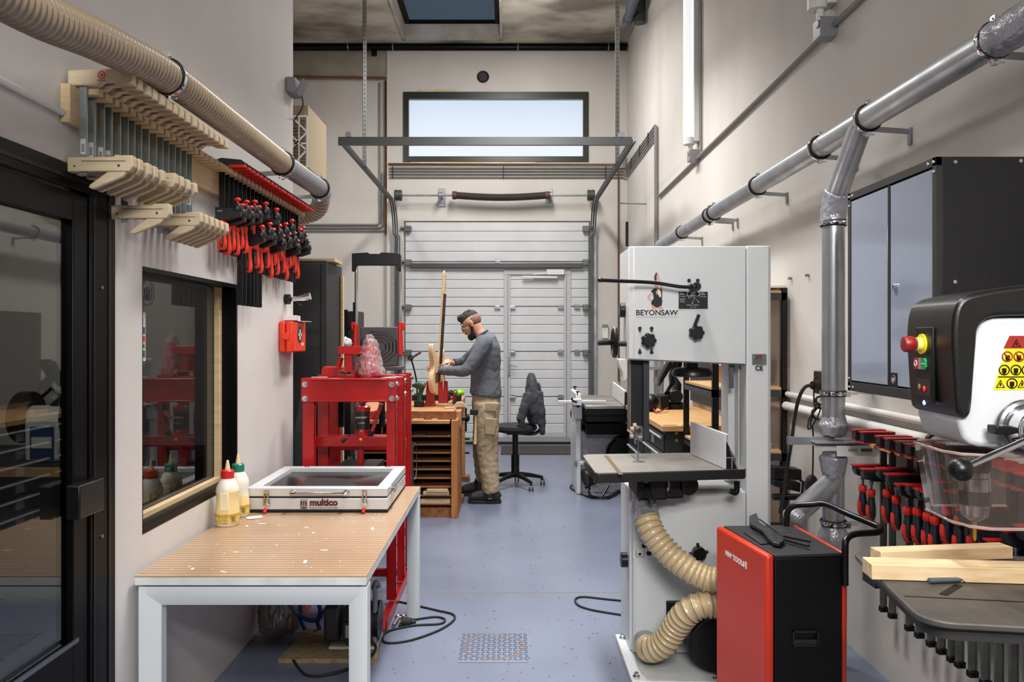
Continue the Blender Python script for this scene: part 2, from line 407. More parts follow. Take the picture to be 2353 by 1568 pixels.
# sectional garage door with wicket door
m_panel = mat('white_panel', (203,204,205), .45, rgb2=(196,197,198), scale=3, bump=.04, bscale=200)
m_seam = mat('seam', (120,120,122), .6)
gd = thing('sectional_garage_door', 'wide white ribbed sectional garage door under the high window', 'garage door', (0, YB+.03, 0))
WX0, WX1, WZt = ax(1157, YB), ax(1312, YB), az(625, YB)
seams = [az(p, YB) for p in (602, 705, 809, 913)]
levels = [GZ]+seams+[.03]
for i in range(5):
    z1, z0 = levels[i]-.004, levels[i+1]+.004
    k = 5 if i else 4
    def strip(x0, x1):
        b = MB(); st = (z1-z0)/k
        for j in range(k):
            a, c = z0+j*st, z0+(j+1)*st
            b.prism([(x0, YB+.03, a+.004), (x0, YB+.022, a+.012), (x0, YB+.022, c-.012), (x0, YB+.03, c-.004), (x0, YB+.07, c-.004), (x0, YB+.07, a+.004)], (x1-x0, 0, 0))
        b.box(x0, x1, YB+.034, YB+.07, z0, z1); return b
    if i == 0: strip(GX0+.02, GX1-.02).build('section_panel', m_panel, gd)
    else:
        strip(GX0+.02, WX0).build('section_panel', m_panel, gd); strip(WX1, GX1-.02).build('section_panel', m_panel, gd)
        za = min(z1, WZt-.02)
        bb = strip(WX0+.07, WX1-.07); 
        bb.v = [Vector((p.x, p.y+.006, min(p.z, za))) for p in bb.v]; bb.build('wicket_panel', m_panel, gd)
MB().box(WX0, WX1, YB+.034, YB+.07, WZt-.03, seams[0]-.004).build('section_panel', m_panel, gd)
MB().box(GX0+.004, GX1-.004, YB+.071, YB+.08, .036, GZ-.004).build('leak_block_sheet', m_seam, gd)  # sheet added behind the sections to block daylight leaking through their gaps
b = MB()
b.box(WX0, WX0+.06, YB+.005, YB+.05, .1, WZt-.0405); b.box(WX1-.06, WX1, YB+.005, YB+.05, .1, WZt-.0405); b.box(WX0, WX1, YB+.005, YB+.05, WZt-.04, WZt+.03)
b.box(WX0+.064, WX0+.1, YB+.0, YB+.04, .1705, WZt-.045); b.box(WX1-.1, WX1-.064, YB+.0, YB+.04, .1705, WZt-.045)
b.box(WX0+.064, WX1-.064, YB+.0, YB+.04, .1, .17)
b.build('wicket_frame', mat('pale_aluminium', (178,178,180), .45), gd, bevel=.004)
MB().box(GX0, GX1, YB+.0, YB+.05, .02, .1).build('threshold', mat('pale_aluminium2', (150,150,152), .45), gd)
MB().box(GX0, GX1, YB-.02, YB+.05, .0, .035).build('rubber_seal', m_rubber, gd)
z = az(611, YB)
MB().box(ax(942,YB), ax(1339,YB), YB-.04, YB+.02, z-.035, z+.035).build('reinforcement_bar', mat('bar_grey', (72,72,74), .35, .3), gd, bevel=.006)
b = MB(); b.bar((ax(1200,YB), YB-.03, az(637,YB)), (ax(1280,YB), YB-.03, az(638,YB)), .03, .03); b.bar((ax(1225,YB), YB-.03, az(631,YB)), (ax(1290,YB), YB-.03, az(626,YB)), .02, .02)
b.box(ax(1256,YB), ax(1296,YB), YB-.05, YB, az(632,YB), az(620,YB)); b.build('door_closer', m_whitepl, gd, bevel=.003)
b = MB(); b.box(ax(1166,YB), ax(1173,YB), YB-.02, YB, az(863,YB), az(820,YB)); b.build('lock_plate', m_steel, gd)
MB().bar((ax(1170,YB), YB-.05, az(839,YB)), (ax(1188,YB), YB-.05, az(843,YB)), .015, .015).cyl((ax(1170,YB),YB-.05,az(839,YB)), (ax(1170,YB),YB,az(839,YB)), .008).build('door_handle', m_steel, gd)
for (x, y) in ((1143,705),(1178,705),(1288,705),(1326,705),(1178,809),(1288,809),(1326,809),(1178,913),(1288,913),(1144,600)):
    c = at(x, y, YB); b = MB(); b.box(c.x-.04, c.x+.04, YB-.012, YB+.03, c.z-.028, c.z-.004); b.box(c.x-.034, c.x+.034, YB-.012, YB+.03, c.z+.004, c.z+.03)
    b.cyl((c.x-.035, YB-.014, c.z), (c.x+.035, YB-.014, c.z), .008); b.build('hinge', m_steel, gd)
for y in (525, 602, 705, 809):
    for x, dx in ((931, 1), (1353, -1)):
        c = at(x, y, YB); MB().box(min(c.x, c.x+.09*dx), max(c.x, c.x+.09*dx), YB-.05, YB+.01, c.z-.05, c.z+.03).cyl((c.x-.06*dx, YB-.03, c.z), (c.x+.09*dx, YB-.03, c.z), .02).build('roller_bracket', mat('bracket_grey', (110,112,105), .4, .6), gd, bevel=.003)
# tracks and lifting gear
m_track = mat('track_steel', (92,93,94), .42, .7)
TXL, TXR, TY, TZ = -1.62, 1.185, 7.58, 3.42
for X, s, lb in ((TXL, 1, 'grey curved overhead door track above the press and trolley'), (TXR, -1, 'grey curved overhead door track beside the copper pipe')):
    t = thing('door_track', lb, 'door track', (X, YB-.1, 0), group='door tracks')
    p = [V(X+.03*s, YB-.1, .02), V(X+.03*s, YB-.1, 2.95)]
    for k in range(9):
        a = PI/2*k/8; p.append(V(X, YB-.1-.42*(1-math.cos(a)), 3.0+.42*math.sin(a)))
    p.append(V(X, TY, TZ))
    b = MB()
    for i in range(len(p)-1):
        d = (p[i+1]-p[i]).normalized()*.004
        b.bar(p[i]-d, p[i+1]+d, .05, .012, up=(1,0,0)); q = Vector((.028*1, 0, 0))
    b.tube(p, .012, 6); b2 = MB()
    b.build('channel', m_track, t)
    e = b2; e.tube([q+Vector((.03, 0, 0)) for q in p], .009, 6); e.tube([q-Vector((.03,0,0)) for q in p], .009, 6); e.build('rail_lip', m_track, t)
    b = MB(); b.box(X-.05 if s>0 else X-.015, X+.015 if s>0 else X+.05, YB-.06, YB-.03, .02, 3.0); b.build('angle_bracket', m_galv, t)
cb = thing('cross_bar', 'long grey steel bar joining the two overhead door tracks', 'cross bar', (0, TY-.03, TZ))
b = MB(); b.box(ax(780,TY), ax(1450,TY), TY-.06, TY-.02, TZ-.045, TZ+.025); b.box(ax(780,TY), ax(1450,TY), TY-.06, TY+.01, TZ+.025, TZ+.032)
b.build('bar', m_track, cb)
for x in (803, 1426): MB().cyl((ax(x,TY), TY-.06, TZ+.055), (ax(x,TY), TY-.02, TZ+.055), .03).box(ax(x,TY)-.03, ax(x,TY)+.03, TY-.045, TY-.035, TZ+.02, TZ+.055).build('end_bracket', m_galv, cb)
for x, y, yy, lb in ((838, 376, 8.72, 'perforated steel strap hanging beside the pipes in the back corner'), (1419, 405, 8.58, 'perforated steel strap hanging in front of the high window corner')):
    X = ax(x, yy); b = MB(); b.box(X-.022, X-.018, yy-.003, yy+.03, TZ-.02, 5.7); b.box(X-.022, X+.022, yy-.003, yy, TZ-.02, 5.7)
    t = thing('hanging_strap', lb, 'hanger', (X, yy, TZ), group='perforated hangers'); b.build('strap', mat('strap_grey',(128,128,126),.5,.4), t)
    b = MB(); z = TZ+.02
    while z < 5.65: b.cyl((X, yy-.0045, z), (X, yy-.003, z), .006, n=8); z += .05
    b.build('hole', m_dark, t)['kind'] = 'stuff'
# torsion shaft
SZ, SY = az(450, 11.05), 11.02
ts = thing('torsion_shaft', 'steel shaft with dark coil spring above the garage door', 'torsion spring', (0, SY, SZ))
MB().cyl((ax(915,SY), SY, SZ), (ax(1365,SY), SY, SZ), .014).build('shaft', m_galv, ts)
n = 240; b = MB(); p = []
x0, x1 = ax(1046,SY), ax(1256,SY)
for i in range(n*2+1):
    t = i/(n*2); a = t*2*PI*44; sag = -.035*math.sin(PI*t)
    pass
prof = []
for i in range(89): prof.append(V(x0+(x1-x0)*i/88, SY, SZ-.03*math.sin(PI*i/88)))
b.tube(prof, [.052 if i % 2 else .046 for i in range(89)], 20); b.build('coil_spring', mat('spring_brown', (52,46,44), .6, .3), ts)
b = MB(); b.cyl((x0-.04, SY, SZ), (x0+.02, SY, SZ), .058); b.build('spring_cone', mat('oxide', (84,48,42), .6), ts)
b = MB(); b.cyl((x1-.02, SY, SZ), (x1+.05, SY, SZ), .055); b.build('spring_cone', mat('oxide', (84,48,42), .6), ts)
for x in (1013, 1263):
    X = ax(x, SY); b = MB(); b.box(X-.02, X+.02, SY-.03, YB-.001, SZ-.02, SZ+.02); b.box(X-.05, X+.05, YB-.02, YB-.001, SZ-.13, SZ+.13); b.cyl((X-.03,SY,SZ),(X+.03,SY,SZ),.045); b.build('bearing_bracket', m_galv, ts, bevel=.003)
for x in (915, 1358):
    X = ax(x, SY); MB().cyl((X-.05,SY,SZ),(X+.05,SY,SZ),.075).torus((X-.03,SY,SZ),(1,0,0),.075,.008).torus((X+.03,SY,SZ),(1,0,0),.075,.008).build('cable_drum', mat('drum_grey', (80,80,78), .5, .5), ts)

# mat, wall bits on the back wall
tag(MB().box(ax(1152,10.8), ax(1318,10.8), 10.2, 10.95, 0, .012).build('door_mat', mat('mat_brown', (66,58,56), .95, rgb2=(52,46,45), scale=60), bevel=.004), 'flat dark doormat on the floor inside the garage door', 'doormat')
t = thing('round_vent', 'small round dark vent grille above the high window', 'vent', at(1110,177,YB))
c = at(1110, 177, YB); MB().torus((c.x, YB-.01, c.z), (0,1,0), .075, .012).build('ring', m_black, t); b = MB(); b.cyl((c.x, YB-.006, c.z), (c.x, YB-.001, c.z), .074, n=24)
for i in range(-4,5): b.box(c.x-.07*math.cos(i/5), c.x+.07*math.cos(i/5), YB-.012, YB-.006, c.z+i*.015-.003, c.z+i*.015+.003)
b.build('grille', mat('vent_dark', (40,38,36), .6), t)
c = at(1390, 762, YB); t = thing('wall_controller', 'small white wall controller box beside the copper pipe', 'controller', (c.x, YB, c.z-.1))
MB().box(c.x-.043, c.x+.043, YB-.04, YB-.001, c.z-.1, c.z+.1).build('case', m_whitepl, t, bevel=.006); MB().box(c.x-.043, c.x+.043, YB-.045, YB-.04, c.z+.055, c.z+.1).build('cover', m_grey, t)
b = MB(); [b.cyl((c.x+i*.015, YB-.045, c.z+.03), (c.x+i*.015, YB-.04, c.z+.03), .004) for i in (-1,0,1)]; b.build('indicator_dot', m_grey, t)['kind'] = 'stuff'
m_cond = mat('grey_conduit', (124,121,118), .5)
# four conduits under the window, then along the right wall and down
names = ['topmost', 'second from top', 'third from top', 'lowest']
for i, py in enumerate((387, 393.5, 400.5, 408)):
    z = az(py, YB); zr = 3.93-.052*i+0
    pts = [V(ax(895,YB), YB-.02, z), V(XR-.08, YB-.02, z), V(XR-.025, YB-.075, z), V(XR-.02, 8.95, z)]
    tag(MB().tube(pts, .0135, 8).build('conduit', m_cond), f'grey conduit, {names[i]} of four under the high window and round the corner', 'conduit', 'conduits under the high window')
b = MB()
for px in (903, 1157, 1391):
    c = at(px, 397, YB); b.bar((c.x, YB-.036, az(383,YB)), (c.x, YB-.036, az(412,YB)), .012, .006)
c = None
for y in (10.6, 9.9, 9.3): b.bar((XR-.036, y, az(385.5,YB)), (XR-.036, y, az(409.5,YB)), .012, .006)
tag(b.build('cable_tie', m_rubber), 'black ties holding the four grey conduits to the walls', 'cable ties', kind='stuff')
for i in range(3):
    y = 8.92-.045*i
    tag(MB().tube([V(XR-.02, y, 3.9+.02*(2-i)), V(XR-.02, y, .2)], .014, 8).build('conduit', m_cond), f'vertical grey conduit down the side wall above the bandsaw, {ORD[i]} from the garage door', 'conduit', 'conduits down the side wall')
# copper pipes
b = MB(); b.tube([V(ax(893,YB), YB-.03, az(378,YB)), V(ax(1420,YB), YB-.03, az(379,YB)), V(ax(1421,YB), YB-.03, .9)], .013, 8)
tag(b.build('copper_pipe', m_copper), 'brown copper pipe under the high window, running down beside the door', 'pipe')
tag(MB().tube([V(CX-.03, YB+.06, 5.22), V(CX-.03, YB+.06, 3.0)], .014, 8).build('copper_pipe', m_copper), 'brown copper pipe standing in the recess corner above the trolley', 'pipe')
tag(MB().tube([V(-3.5, YB-.0, az(177,YB)), V(CX-.03, YB-.0, az(179,YB))], .018, 8).build('copper_pipe', m_copper), 'long brown pipe under the concrete beam', 'pipe')
for i in range(3):
    x = ax(872+6.5*i, YB+.05); zb = az(515+7*i, YB)
    tag(MB().tube([V(x, YB+.08, az(186 if i == 0 else 395, YB)), V(x, YB+.08, zb+.03), V(x-.03, YB+.08, zb), V(-3.2, YB+.08, zb)], .015, 8).build('conduit', m_cond), f'grey conduit turning left low on the recessed wall, {["topmost","middle","lowest"][i]} of three', 'conduit', 'conduits on the recessed wall')
# black downpipe under the ceiling and clips
b = MB(); z = az(113, YB); b.tube([V(-3.5, YB-.08, z), V(XR-.02, YB-.08, z)], .05, 12)
t = thing('ceiling_pipe', 'long black pipe where the ceiling meets the back wall', 'pipe', (0, YB-.08, z)); b.build('pipe', m_dark, t)
for px in (803, 905, 1190, 1396): X = ax(px,YB); MB().torus((X, YB-.08, z), (1,0,0), .052, .008, n=16, m=6).bar((X,YB-.08,z+.05),(X,YB-.08,5.7),.01,.01).build('clip', m_galv, t)
c = at(862,128,YB); MB().cyl((c.x, YB-.08, z), (c.x, YB-.08, z-.12), .04).build('stub', m_dark, t)
tag(MB().tube(smooth_path([V(1.46,9.6,5.45), V(1.42,8,5.5), V(1.38,6,5.55)]), .06, 14).cyl((1.46,9.62,5.45),(1.46,9.72,5.44),.066).build('ceiling_duct', mat('duct_blue_grey', (78,84,94), .5)), 'grey round pipe running under the ceiling above the side wall', 'pipe')
tag(MB().cyl((1.585,9.55,5.7),(1.585,9.55,5.36),.075).build('drain_pipe', mat('pipe_dark', (52,52,54), .5)), 'short dark pipe stub coming out of the ceiling corner', 'pipe')
tag(MB().cyl(at(1420,467,9.6), at(1488,469,9.6), .008).cyl(at(1488,469,9.6), at(1490,469,9.6), .03).build('threaded_rod', m_grey), 'thin rod with round end sticking out of the side wall', 'rod')
c0, c1 = at(1441,510,YB-.1), at(1441,566,YB-.1)
tag(MB().bar(c0, c1, .04, .04).build('black_tube', m_black), 'short black tube upright in the back corner above the jointer', 'tube')
b = MB(); c = at(1436,372,YB); b.box(c.x-.05, c.x+.0, YB-.05, YB-.001, c.z-.1, c.z+.08)
tag(b.build('junction_box', m_greypl, bevel=.006), 'small grey junction box in the corner by the high window', 'junction box')
# side wall: conduit at lamp height, boxes and vertical lamps
zc = 3.12
tag(MB().tube([V(XR-.02, 8.75, 3.1), V(XR-.02, .8, zc+.02)], .014, 8).build('conduit', m_cond), 'long grey conduit along the side wall feeding the upright lamps', 'conduit')
m_tube = mat('lamp_diffuser', (238,240,240), .4, emit=.75)
for (yy, zb, lb, jl) in ((6.97, 3.24, 'white upright strip lamp on the side wall above the bandsaw', 'grey junction box below the upright lamp above the bandsaw'), (4.06, 3.22, 'white upright strip lamp high above the galvanised duct', 'grey junction box below the lamp high above the duct')):
    t = thing('strip_lamp', lb, 'lamp', (XR, yy, zb), group='upright strip lamps')
    MB().box(XR-.05, XR-.001, yy-.05, yy+.05, zb+.02, 5.0).build('housing', m_whitepl, t, bevel=.006)
    MB().tube([(XR-.09, yy, zb+.06), (XR-.09, yy, 4.95)], .045, 16).build('diffuser', m_tube, t)
    MB().cyl((XR-.085, yy, zb), (XR-.085, yy, zb+.06), .05).cyl((XR-.07,yy,zb-.05),(XR-.07,yy,zb),.02).build('end_cap', m_whitepl, t)
    tag(MB().box(XR-.09, XR-.001, yy-.05, yy+.05, zb-.15, zb-.05).cyl((XR-.09,yy-.02,zb-.08),(XR-.096,yy-.02,zb-.08),.022).build('junction_box', m_greypl, bevel=.006), jl, 'junction box')
tag(MB().tube([V(XR-.015, 6.82, 3.12), V(XR-.015, 6.82, 5.6)], .01, 8).build('conduit', m_cond), 'thin conduit rising beside the upright lamp above the bandsaw', 'conduit')
for i, (z, r, x) in enumerate(((1.185, .016, 1.66), (1.115, .026, 1.652))):
    t = thing('wall_pipe', ('thin' if i == 0 else 'thick')+' white pipe along the side wall below the grey-doored cabinet', 'pipe', (x, 3.5, z))
    MB().tube([V(x, 4.9, z), V(x, 2.0, z)], r, 12).build('pipe', m_whitepl, t)
    for y in (4.2, 3.05): MB().torus((x, y, z), (0,1,0), r+.004, .006, n=16, m=6, rz=.012).build('clip', m_black, t)
for i,(px,py) in enumerate(((1859,633),(1819,640))):
    Y = XR*F/(px-VX); tag(MB().cyl((XR-.02,Y,az(py,Y)),(XR,Y,az(py,Y)),.008).build('wall_plug', m_steel), ['dark screw','bent screw hook'][i]+' left in the side wall beyond the duct', 'screw')
# floor hatch
c = at(1135,1487,1); Yh = H*F/(1487-777); X = ax(1135,Yh)
fh = thing('floor_hatch', 'round iron cover in a patterned square plate in the floor', 'manhole cover', (X, Yh, 0))
MB().box(X-.165, X+.165, Yh-.19, Yh+.19, -.01, .002).build('plate', m_floor, fh)
MB().torus((X,Yh,.002),(0,0,1),.148,.006,n=48,m=6,rz=.003).build('rim', mat('rim_rust',(112,92,82),.6), fh)
b = MB()
for i in range(-6,7):
    for j in range(-6,7):
        x, y = i*.026, j*.026
        s = 1 if (i+j) % 2 else -1
        b.obox((X+x, Yh+y, .0035), (.019, .005, .003), (0,0,s*.7))
b.build('tread_pattern', mat('tread', (98,104,124), .4), fh)

# sawdust and dirt specks on the painted floor
b = MB(); rs = random.Random(11)
for i in range(150):
    x = rs.uniform(-.55, .55); y = rs.uniform(3.45, 6.8) if rs.random() < .8 else rs.uniform(3.5, 4.3); a = rs.uniform(.002, .006)
    b.obox((x, y, .0012), (a*rs.uniform(1,3.2), a*rs.uniform(.6,1.2), .002), (0,0,rs.uniform(0,3)))
tag(b.build('sawdust_debris', mat('sawdust', (112,96,86), .9)), 'brown sawdust and dirt specks scattered over the blue-grey floor', 'debris', kind='stuff')
# ================================================================ glass door in the left partition
m_gdoor = glass('door_glass', (205,207,203), ior=1.7, boost=1.0)
m_gwin = glass('window_glass', (172,172,170), ior=1.7)
d = thing('door_1', 'black framed glass door in the white partition', None); d['kind'] = 'structure'; d.location = (XL, DY1, 0)
b = MB(); b.box(-1.36, -1.297, 2.425, DY1, 0, DZ); b.box(-1.36, -1.297, DY0, 2.425, 1.965, DZ); b.box(-1.36, -1.297, DY0, DY0+.08, 0, 1.965)
b.build('door_frame', m_dark, d, bevel=.003)
b = MB(); b.box(-1.293, -1.289, 2.44, 2.447, .0, 1.96); b.box(-1.293,-1.289, 2.53, 2.545, 0, 1.99); b.box(-1.293,-1.289, DY0+.1, 2.42, 1.99, 2.0); b.v = [p+V(-.005,0,0) for p in b.v]
b.build('frame_bead', m_black, d)
b = MB(); b.box(-1.345, -1.303, 2.34, 2.418, .02, 1.955); b.box(-1.345,-1.303, DY0+.09, 2.34, 1.87, 1.955); b.box(-1.345,-1.303, DY0+.09, 2.34, .02, .6); b.box(-1.345,-1.303, DY0+.09, DY0+.2, .6, 1.87)
b.build('door_leaf', m_dark, d, bevel=.003)
MB().box(-1.330, -1.322, DY0+.2, 2.34, .6, 1.87).build('glass_pane', m_gdoor, d)
MB().box(-1.303, -1.297, DY0+.2, 2.36, .605, .618).build('metal_strip', m_steel, d)
MB().box(-1.303, -1.262, 2.30, 2.44, .985, 1.085).build('lock_case', m_blackpl, d, bevel=.004)
b = MB()
for z in (1.68, .89): b.cyl((-1.297, 2.487, z), (-1.292, 2.487, z), .006)
b.build('screw', m_steel, d)
# ---- window beside it
wd = thing('window_3', 'black framed window in the white partition', None); wd['kind'] = 'structure'; wd.location = (XL, WY0, WZ0)
b = MB(); t = .018; xa, xb = -1.372, -1.303
b.box(xa, xb, WY0, WY1, WZ1-t, WZ1); b.box(xa, xb, WY0, WY1, WZ0, WZ0+.02); b.box(xa, xb, WY0, WY0+.002, WZ0+.02, WZ1-t); b.box(xa, xb, WY1-t, WY1, WZ0+.02, WZ1-t)
b.build('window_frame', m_dark, wd, bevel=.002)
b = MB(); xa2, xb2 = -1.40, -1.372
b.box(xa2, xb2, WY0+.005, WY1-.005, WZ0+.005, WZ0+.04); b.box(xa2, xb2, WY1-.045, WY1-.005, WZ0+.04, WZ1-.005)
b.build('wood_bead', m_wood, wd, bevel=.002)
MB().box(-1.41, -1.402, WY0, WY1, WZ0, WZ1).build('glass_pane', m_gwin, wd)
# stickers on the window glass
st = thing('window_sticker', 'strip of colourful payment card stickers on the window glass', 'sticker', (-1.40, 2.86, 1.4))
y0 = 1.40*F/(VX-326); 
Ysa, Ysb = 2.965-.0, 3.0
Ysa = 1.40*F/(1171-327.5); Ysb = 1.40*F/(1171-334.5)
def zy(py, Y=None): return H-(py-VY)*1.40/840
MB().box(-1.4015, -1.400, Ysa-.05, Ysb, zy(830), zy(718)).build('backing', m_whitepl, st)
for (a, c, col) in ((752,768,(40,90,160)),(772,786,(200,90,30)),(806,822,(40,110,80))):
    MB().box(-1.400, -1.3995, Ysa-.045, Ysb-.005, zy(c), zy(a)).build('card_mark', mat('sticker%d' % a, col, .4), st)
MB().text('VISA', .026, (-1.399, (Ysa+Ysb)/2-.02, zy(796)), (0,1,0), (0,0,1), .0004).build('lettering', mat('ink_blue', (30,40,110), .5), st)
MB().text(')))', .024, (-1.399, (Ysa+Ysb)/2-.02, zy(735)), (0,1,0), (0,0,1), .0004).build('lettering', m_black, st)
def flower(c, r, u, v, n, m_, parent=None, name='emblem'):
    b = MB(); c, u, v, n = map(Vector, (c, u, v, n))
    for k in (-1,0,1):
        ang = k*.6
        p = []
        for i in range(25):
            t = 2*PI*i/24; x = .26*r*math.sin(t); y = .55*r*(1-math.cos(t))*.9
            p.append(c+u*(x*math.cos(ang)+y*math.sin(ang))+v*(-.55*r-x*math.sin(ang)+y*math.cos(ang)))
        b.tube(p[:-1], r*.03, 4, closed=True)
    b.tube([c+(u*math.cos(2*PI*i/32)+v*math.sin(2*PI*i/32))*r for i in range(32)], r*.03, 4, closed=True)
    return b.build(name, m_, parent)
fl = flower((-1.398, 3.03, zy(672)), .05, (0,1,0), (0,0,1), (1,0,0), mat('decal_blue_grey', (60,74,92), .5)); fl.name = 'window_decal'
tag(fl, 'round outline flower decal on the window glass above the card stickers', 'decal')

# ---- things inside the office
dk = thing('office_workbench', 'dark workbench with a wooden front edge behind the glass door', 'workbench', (-2.4, 3.7, 0))
MB().box(-3.3, -1.6, 3.72, 4.5, .87, .905).build('top', mat('dark_mat', (30,30,34), .6), dk); MB().box(-3.3, -1.6, 3.69, 3.72, .865, .905).build('front_edge', m_butcher, dk)
for x in (-3.25, -1.68): MB().box(x, x+.06, 3.75, 4.45, 0, .87).build('leg', m_black, dk)
gr = thing('bench_grinder', 'white bench grinder with blue label on the bench behind the glass door', 'grinder', (-2.2, 3.95, .905))
gx = -2.31
MB().box(gx-.09, gx+.09, 3.87, 4.05, .905, 1.12).build('housing', m_white, gr, bevel=.015); MB().box(gx-.06, gx+.06, 3.868, 3.872, .92, 1.08).build('blue_label', mat('label_blue', (30,60,110), .5), gr)
MB().box(gx-.05, gx+.05, 3.865, 3.868, .975, 1.03).build('white_label', m_whitepl, gr)
for s in (-1,1):
    MB().cyl((gx+s*.1, 3.96, 1.12), (gx+s*.16, 3.96, 1.12), .13, n=32).build('wheel_guard', m_black, gr, bevel=.006)
MB().cyl((gx-.1,3.96,1.12), (gx+.1,3.96,1.12), .06).build('motor', m_white, gr)
lp = thing('desk_lamp', 'black folding-arm lamp clamped to the bench behind the glass door', 'lamp', (-2.55, 3.9, .905))
MB().lathe([(.07,0),(.07,.015),(.012,.02),(.012,.12)], (-2.5,4.1,.905)).build('base', m_black, lp)
MB().tube([at(60,1000,4.1), at(38,965,4.1), at(118,893,4.05), at(150,915,4.0)], .009, 8).build('arm', m_black, lp)
MB().lathe([(.02,.05),(.03,.04),(.08,-.05),(.076,-.05),(.028,.03)], at(152,925,4.0), (.3,0,1)).build('lamp_shade', m_black, lp)
gt = thing('guitar', 'guitar headstock with pale tuning pegs and strings behind the window', 'guitar', (-1.62, 3.44, .58))
q0, q1 = V(-1.62, 3.44, .58), V(-1.60, 3.64, .79)
MB().bar(q0, q1, .04, .02).build('neck', mat('guitar_dark', (60,40,26), .3), gt); MB().bar(q1, q1+(q1-q0).normalized()*.2, .075, .016).build('headstock', mat('guitar_dark', (60,40,26), .3), gt)
dd = (q1-q0).normalized(); sd = dd.cross(V(1,0,0)).normalized()
for i in range(3):
    for s in (-1,1):
        p = q1+dd*(.04+.055*i)+sd*s*.06; MB().ell(p, (.012,.012,.016)).cyl(p, p-sd*s*.025, .004).build('tuning_peg', mat('peg_cream', (220,212,190), .3), gt)
b = MB(); [b.tube([q0+V(.02,0,0)+sd*(.006*i-.015), q1+V(.02,0,0)+sd*(.006*i-.015)+dd*(.05+.02*i)], .0008, 4) for i in range(6)]; b.build('strings', m_chrome, gt)['kind'] = 'stuff'
area('office_fill', (-2.4, 2.9, 2.55), .8, .8, 15)  # unseen fill light, added so the office interior shows through the glass

# ================================================================ table
TX0, TX1, TY0_, TY1_ = -1.288, -.491, 2.69, 4.315
TT = .702
m_lino = mat('grooved_top', (176,148,120), .28, rgb2=(162,134,106), scale=3, rough2=.4, coat=.25)
tb = thing('work_table', 'white steel framed table with a grooved wood-look top', 'table', (TX0, TY0_, 0))
MB().box(TX0, TX1, TY0_, TY1_, TT-.005, TT).build('tabletop', m_lino, tb)
b = MB(); y = TY0_+.03
while y < TY1_-.01: b.box(TX0+.002, TX1-.002, y-.0017, y+.0017, TT-.001, TT+.0004); y += .0285
b.build('groove', mat('groove_dark', (116,84,60), .6), tb)['kind'] = 'stuff'
b = MB(); rr = random.Random(3)
for i in range(70):
    x, y = rr.uniform(TX0+.08, TX1-.03), rr.uniform(TY0_+.02, TY0_+.95); a = rr.uniform(.0015,.005) if rr.random() < .85 else rr.uniform(.006,.014)
    b.obox((x, y, TT+.0006), (a*rr.uniform(1,3), a*.8, .0006), (0,0,rr.uniform(0,3)))
b.build('paint_speck', mat('speck_white', (228,226,220), .5), tb)['kind'] = 'stuff'
MB().box(TX0, TX1, TY0_, TY1_, TT-.033, TT-.005).build('edge_band', mat('edge_white', (212,216,216), .5, rgb2=(196,198,196), scale=9), tb, bevel=.002)
m_tframe = mat('table_frame_white', (206,211,213), .4)
z1 = TT-.04; 
for yy, nm in ((TY0_+.01, 'leg'), (TY1_-.075, 'leg')):
    for (xa, xb, s) in ((TX0+.008, TX0+.078, 1), (TX1-.068, TX1-.0, -1)):
        b = MB(); xo, xi = (xa, xb) if s > 0 else (xb, xa); xm = xo+s*.028
        b.prism([(xo,yy,0),(xm,yy,0),(xi,yy+.022,0),(xi,yy+.065,0),(xo,yy+.065,0)], (0,0,z1-.0)); b.build(nm, m_tframe, tb, bevel=.002)
    b = MB(); xa, xb = TX0+.036, TX1-.028
    b.prism([(xa,yy,z1),(xa,yy,z1-.028),(xa,yy+.022,z1-.07),(xa,yy+.065,z1-.07),(xa,yy+.065,z1)], (xb-xa,0,0)); b.build('end_rail', m_tframe, tb)
b = MB(); b.box(TX0+.01, TX0+.05, TY0_+.07, TY1_-.07, z1-.05, z1); b.box(TX1-.16, TX1-.12, TY0_+.07, TY1_-.07, z1-.04, z1); b.build('side_rail', m_tframe, tb)
MB().box(TX0+.02, TX1-.02, TY0_+.02, TY1_-.02, z1, TT-.033).build('packing_strip', m_rubber, tb)

# ---- membrane press box
bx = thing('vacuum_press_box', 'shallow white metal vacuum press box with dark sheet lid on the table', 'press', (-.9, 3.98, TT))
X0, X1, Y0, Y1 = -1.232, -.571, 3.665, 4.295; zb, zl, zt = TT+.012, TT+.068, TT+.115
m_bx = mat('box_white', (206,208,210), .3, .25)
b = MB(); b.box(X0, X1, Y0, Y0+.03, zb, zl); b.box(X0, X1, Y1-.03, Y1, zb, zl); b.box(X0, X0+.03, Y0+.03, Y1-.03, zb, zl); b.box(X1-.03, X1, Y0+.03, Y1-.03, zb, zl); b.box(X0+.03, X1-.03, Y0+.03, Y1-.03, zb, zb+.01)
b.build('tray', m_bx, bx, bevel=.003)
b = MB(); e = .055; zz0 = zl+.008
b.box(X0, X1, Y0, Y0+e, zz0, zt); b.box(X0, X1, Y1-e, Y1, zz0, zt); b.box(X0, X0+e, Y0+e, Y1-e, zz0, zt); b.box(X1-e, X1, Y0+e, Y1-e, zz0, zt)
b.build('lid_frame', m_bx, bx, bevel=.003)
MB().box(X0+.004, X1-.004, Y0+.004, Y1-.004, zl, zz0).build('seal', m_rubber, bx)
MB().box(X0-.001, X1+.001, Y0-.001, Y1+.001, TT+.006, zb+.004).build('base_seal', m_rubber, bx)
n = 18; b = MB(); vs = []; 
for i in range(n+1):
    for j in range(n+1):
        u, v_ = i/n, j/n; e_ = min(u,1-u,v_,1-v_); z = zt-.022-.018*min(1,e_*4)+.006*math.sin(u*7+v_*3)*min(1,e_*5)
        vs.append((X0+e-.005+u*(X1-X0-2*e+.01), Y0+e-.005+v_*(Y1-Y0-2*e+.01), z))
